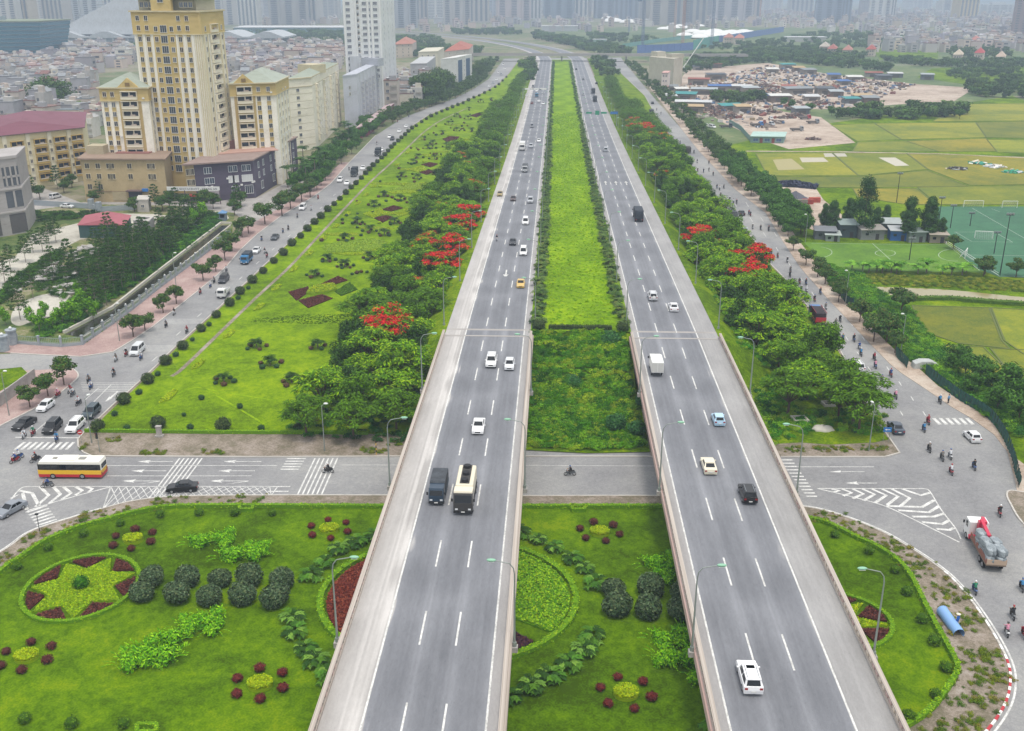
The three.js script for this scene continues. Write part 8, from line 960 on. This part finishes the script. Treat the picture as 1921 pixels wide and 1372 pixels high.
// green between and beyond the houses
{
  const farCrown = (() => { const L = new Leaves(); for (let k = 0; k < 9; k++) puff(L, [rr(-2.4, 2.4), rr(2.6, 5.6), rr(-2.4, 2.4)], rr(1.3, 2), rr(1, 1.5), 22, 1.5, 1, [0xffffff], .5, .5); return L.geo(); })();
  const grove = (label, spots, hexes, sc = [.8, 1.5]) => { const m = new THREE.InstancedMesh(farCrown, leafMat, spots.length), q = new THREE.Object3D(); spots.forEach(([x, , z], i) => { q.position.set(x, -.8, z); q.rotation.set(0, R() * 6, 0); const s = rr(...sc); q.scale.set(s, s * rr(.8, 1.15), s); q.updateMatrix(); m.setMatrixAt(i, q.matrix); m.setColorAt(i, new THREE.Color(...tint(pick(hexes), .2))); }); shade(m); m.name = numbered('distant_trees'); m.userData = { kind: 'stuff', label, category: 'trees' }; scene.add(m); };
  const FG = GREEN.far, area = (px, n) => spotsIn(G2(px), n);
  grove('far wood on both sides of the distant bridge', [...area([[640, 92], [760, 90], [850, 92], [905, 97], [895, 106], [780, 108], [640, 106]], 300), ...area([[1000, 64], [1100, 80], [1185, 98], [1180, 104], [1125, 102], [1070, 88], [1000, 73]], 260), ...area([[640, 74], [830, 72], [830, 84], [640, 88]], 170), ...area([[1100, 66], [1240, 74], [1200, 84], [1110, 76]], 70), ...area([[850, 60], [960, 57], [980, 66], [900, 66], [850, 65]], 140), ...area([[976, 116], [1000, 112], [1000, 150], [982, 160]], 30), ...area([[1110, 112], [1135, 112], [1160, 145], [1140, 150], [1118, 135]], 36)], FG);
  grove('wooded belt across the far right behind the fields', [...area([[1280, 140], [1400, 120], [1500, 118], [1560, 128], [1620, 132], [1700, 140], [1640, 120], [1540, 108], [1420, 100], [1300, 112]], 330), ...area([[1560, 60], [1700, 62], [1700, 80], [1640, 96], [1540, 90], [1400, 100], [1300, 90], [1440, 78]], 330), ...area([[1400, 96], [1560, 92], [1640, 110], [1560, 122], [1430, 112]], 260), ...area([[1630, 112], [1780, 116], [1921, 118], [1960, 128], [1860, 130], [1700, 124]], 160), ...area([[1780, 84], [1880, 90], [1900, 108], [1780, 112]], 120), ...area([[1820, 160], [1921, 150], [1990, 150], [1990, 186], [1850, 184], [1810, 176]], 130), ...area([[1760, 138], [1880, 132], [1921, 140], [1800, 152]], 50), ...area([[1340, 190], [1420, 182], [1440, 192], [1360, 202]], 26), ...area([[1560, 215], [1780, 205], [1830, 218], [1700, 226], [1570, 224]], 70)], FG, [.7, 1.3]);
  grove('far wood behind the white tower', [...area([[420, 62], [640, 58], [640, 72], [420, 76]], 260), ...area([[420, 84], [640, 80], [640, 94], [430, 98]], 160), ...area([[180, 92], [260, 88], [260, 100], [190, 104]], 60), ...area([[-20, 108], [110, 108], [120, 116], [-20, 118]], 46), ...area([[0, 225], [170, 215], [170, 235], [0, 250]], 26)], FG, [.9, 1.6]);
  struct('meadow', sheetG(G2([[1640, 92], [1760, 90], [1760, 110], [1650, 112]]), .05), mats.meadow); struct('meadow', sheetG(G2([[1750, 128], [1960, 122], [2000, 150], [1820, 160], [1720, 145]]), .045), mats.meadow); struct('meadow', sheetG(G2([[1440, 95], [1560, 92], [1600, 115], [1440, 112]]), .05), mats.meadow); struct('path', stripG(G2([[1610, 122], [1760, 122], [1990, 122]]), 5, .06), mats.pale);
  struct('far_plain', sheetG(G2([[1120, 104], [1170, 104], [1290, 130], [1330, 282], [1500, 240], [1900, 180], [2300, 180], [2300, 60], [1200, 50], [1000, 60]]), .005), T(rampTex(512, 260, [0x3c5028, 0x4c6232, 0x5e6e3c, 0x7a7a56], [5, 18, 70, 200], [1, .8, .7, .6], 107, 2.2)));
  struct('lake', sheetG(G2([[440, 78], [640, 72], [640, 80], [440, 86]]), .04), M(0xb4bcc0, .1));
}
// building site: white shelters, blue and green hoardings, cranes
{
  const dome = new THREE.SphereGeometry(1, 14, 6, 0, 6.284, 0, 1.35).scale(1, .5, 1);
  [[1262, 54, 14], [1245, 56, 12], [1275, 50, 10], [1290, 54, 12], [1312, 50, 10], [1300, 62, 15], [1285, 68, 13], [1320, 66, 18], [1340, 62, 16], [1335, 70, 16], [1355, 66, 16], [1372, 64, 16], [1385, 68, 14], [1395, 62, 14], [1405, 64, 14], [1360, 72, 15], [1310, 72, 14], [1150, 42, 22], [1180, 44, 20], [1215, 44, 18], [1140, 36, 16]].forEach(([x, y, r], i) => { const o = solo('white_shelter', dome, mats.white, `white domed shelter on the far building site, ${ord(i + 1)} of the cluster`, 'shelter', 'white shelters on the far site'); o.position.copy(P(x, y)); o.scale.set(r * 1.1, r * .9, r); });
  const hoard = (label, px, hex, h) => { const W = G2(px), o = thing('hoarding', label, 'hoarding', 'site hoardings', V(W[0][0], 0, W[0][1])), m = WALL(hex); for (let i = 0; i + 1 < W.length; i++) { const [x0, z0] = W[i], [x1, z1] = W[i + 1], L = Math.hypot(x1 - x0, z1 - z0), n = Math.max(1, Math.round(L / 14)); for (let k = 0; k < n; k++) { const t = (k + .5) / n; part('hoarding_panel', boxG(L / n - .3, h * rr(.92, 1.05), .6, 0, h / 2, 0), m, o, [x0 + (x1 - x0) * t - W[0][0], 0, z0 + (z1 - z0) * t - W[0][1]], -Math.atan2(z1 - z0, x1 - x0)); } } };
  hoard('tall blue hoarding along the far building site', [[1195, 100], [1240, 98], [1300, 94]], 0x5a78b4, 9); hoard('green hoarding in the middle of the far building site', [[1300, 94], [1348, 84]], 0x5aa89a, 12); hoard('upper blue hoarding of the far building site', [[1348, 80], [1410, 70], [1470, 60]], 0x5f7fb8, 9); hoard('green-topped wall behind the blue hoarding', [[1168, 90], [1230, 80], [1300, 72]], 0x6fa8a0, 5);
  [[1205, 98, 58], [1280, 94, 60], [1335, 88, 62], [1265, 70, 80], [1180, 60, 60], [1425, 40, 75]].forEach(([x, y, h], i) => { const o = thing('tower_crane', `thin tower crane over the far building site, ${ord(i + 1)} of six`, 'crane', 'tower cranes', P(x, y), rr(-1, 1)), rm = i % 2 ? M(0xb08a7c, .7) : M(0x6a7a94, .7); part('mast', merge([[-1, -1], [1, -1], [-1, 1], [1, 1]].map(([a, b]) => boxG(.5, h, .5, a * 1, h / 2, b * 1)).concat([...Array(Math.floor(h / 4))].map((_, k) => boxG(2.6, .3, 2.6, 0, k * 4 + 2, 0)))), rm, o); part('jib', boxG(46, 1.2, 1.2, 14, h + 1, 0), rm, o); part('counterweight', boxG(4, 3, 3, -8, h, 0), rm, o); });
}
// far high-rises
{
  const proto = (w, d, h, hex, style) => { const o = new THREE.Group(); o.name = 'far_tower'; part('wall', boxG(w, h, d, 0, h / 2, 0), WALL(hex), o); if (style === 0) { for (let k = 0; k < 5; k++) part('window_bay', boxG(w / 11, h * .94, .6, ((k + .5) / 5 - .5) * w, h * .5, d / 2 + .1), WALL(0x6f7884), o); for (let f = 1; f < h / 9; f++) part('floor_band', boxG(w + .6, 1.6, d + .6, 0, f * 9, 0), WALL(hex), o); } else if (style === 1) { for (let f = 0; f < h / 3.6 - 1; f++) part('window_row', boxG(w * .86, 1.5, d + .4, 0, 2.6 + f * 3.6, 0), WALL(0x747c86), o); for (const k of [-.3, 0, .3]) part('pier', boxG(w * .07, h, d + .9, k * w, h / 2, 0), WALL(hex), o); } else { part('side_wing', boxG(w * .4, h * .86, d * .8, -w * .5, h * .43, d * .2), WALL(hex), o); part('side_wing', boxG(w * .36, h * .93, d * .8, w * .5, h * .465, d * .16), WALL(hex), o); for (let f = 0; f < h / 3.6 - 1; f++) for (const x of [-.5, 0, .5]) part('window_row', boxG(w * .22, 1.6, .5, x * w, 2.6 + f * 3.6, x ? d * .61 : d * .51), WALL(0x6a727c), o); }
    part('roof_house', boxG(w * .5, 5, d * .5, 0, h + 2.5, 0), WALL(hex), o); return o; };
  const T_ = [[48, 60, 40, 0xc9beac, 'beige'], [80, 64, 36, 0xc4bfb6, 'beige'], [20, 62, 34, 0xc4c2be, 'pale'], [112, 58, 40, 0xbab6b0, 'pale'], [140, 52, 46, 0xb0aca8, 'grey'], [172, 55, 34, 0xc0c4c8, 'white'], [205, 50, 40, 0xc6c4c0, 'pale'], [232, 56, 30, 0xb8b8bc, 'grey'], [440, 46, 40, 0xc2bfba, 'pale'], [470, 50, 36, 0xcfcdc8, 'white'], [505, 44, 60, 0xbab6b0, 'grey'], [545, 46, 50, 0xa9a8a6, 'grey'], [580, 44, 44, 0xc4c1bc, 'pale'], [618, 48, 40, 0xb6b2ac, 'pale'], [752, 52, 44, 0xa8acb2, 'lattice-fronted'], [785, 44, 36, 0xb0aca8, 'pale'], [825, 50, 52, 0xd4d3d0, 'white'], [858, 46, 36, 0xb4b2b0, 'pale'], [895, 42, 44, 0xbcb8b2, 'pale'], [928, 44, 40, 0xb0b6c0, 'grey'], [962, 38, 44, 0xc4b8b8, 'pinkish'], [995, 36, 34, 0xd0d0d0, 'white'], [1022, 36, 34, 0xcfd2d4, 'white'], [1052, 34, 40, 0x8f9aa8, 'glassy'], [1085, 34, 40, 0xd2d0cc, 'white'], [1112, 36, 36, 0xc4c0ba, 'pale'], [1140, 34, 36, 0x98a0ac, 'glassy'], [1172, 38, 44, 0x8c96a4, 'glassy'], [1210, 48, 60, 0xa8a6a2, 'bare concrete'], [1250, 46, 60, 0xaeaba6, 'bare concrete'], [1292, 46, 56, 0xa4a29e, 'bare concrete'], [1330, 48, 56, 0xaaa7a2, 'bare concrete'], [1372, 38, 50, 0xbab8bc, 'greyish'], [1400, 36, 44, 0xc4bcb8, 'pinkish'], [1440, 28, 44, 0xc4c1bc, 'pale'], [1552, 42, 34, 0x8e98a8, 'slate'], [1578, 42, 30, 0x8a96a8, 'slate'], [1620, 40, 16, 0xa09a98, 'scaffolded'], [1648, 36, 26, 0xd8d8d6, 'white'], [1665, 36, 22, 0xd4d4d2, 'white'], [1720, 22, 40, 0xc4c1bc, 'pale'], [1790, 26, 46, 0xc9c6c0, 'white'], [1808, 36, 36, 0xcdbb94, 'yellow'], [1868, 44, 46, 0xc0c4c6, 'pale'], [1915, 70, 26, 0x9a8a8c, 'brownish'], [1500, 26, 40, 0xb8b6b2, 'pale']];
  T_.forEach(([x, y, w, hex, c], i) => { const p = P(x, i % 3 === 1 ? y * .7 : y), D = distOf(p), wm = w * D / 1950 * 1.0, short = x > 1780 && x < 1890 || x === 1720 || x === 1500; const tall = short ? hTop(p, x === 1868 ? 8 : -2) : rr(70, 125); const o = proto(wm, wm * .8, Math.max(30, tall), hex, i % 3); o.name = numbered('far_tower'); tag(o, `${c} high-rise in the haze, ${ord(i + 1)} along the skyline from the left`, 'building', 'skyline high-rises'); o.position.copy(p); o.rotation.y = YAW + rr(-.3, .3); scene.add(o); });
  [[838, 44, 60, 12, 'low white annex below the far white high-rise'], [1050, 58, 70, 8, 'low pale hall beyond the distant bridge'], [1125, 88, 18, 9, 'pale green box building beyond the bridge'], [560, 62, 220, 10, 'long teal hall beyond the wood'], [1690, 78, 40, 6, 'long white-roofed hall in the right wood'], [1510, 78, 60, 6, 'low white-roofed sheds in right wood']].forEach(([x, y, w, h, l], i) => { const o = thing('low_hall', l, 'building', null, P(x, y), YAW), m = w * .9; part('wall', boxG(m, h, m * .4, 0, h / 2, 0), WALL([0xc4c8cc, 0xb8bcc0, 0x9ab8b0, 0x8fb0ba, 0xa8a8a4, 0xb4b4b0][i]), o); part('roof', boxG(m + 2, .8, m * .42, 0, h + .4, 0), WALL(0xd0d2d4), o); });
  [[1365, 82, 0xb07868], [1385, 84, 0xb87868], [1800, 86, 0xb06e64], [1828, 86, 0xb4766a], [1560, 104, 0xa86458], [1588, 108, 0xb07a6c], [1632, 106, 0xa8584c], [1835, 116, 0xb04a48], [1795, 118, 0xc9bca8], [1875, 120, 0xc4b0a0], [1545, 102, 0xb8b0a4]].forEach(([x, y, hex], i) => { const A = [x - 9, y], b = new Block('villa', `villa with ${i % 2 ? 'faded red' : 'brick red'} hipped roof in the right wood, ${ord(i + 1)} from left`, A, [x + 9, y], [x + 11, y - 3], rr(7, 10), 0xc9beae, 'house', 'villas in the right wood'); b.hip(b.H, 4.5, 1, hex, .35); b.windows(0, [.25, .5, .75], [2.2, 5.6], winG(1.4, 1.5, 0xb8b0a4, 0x5a5a60)); });
}
renderer.render(scene, camera);
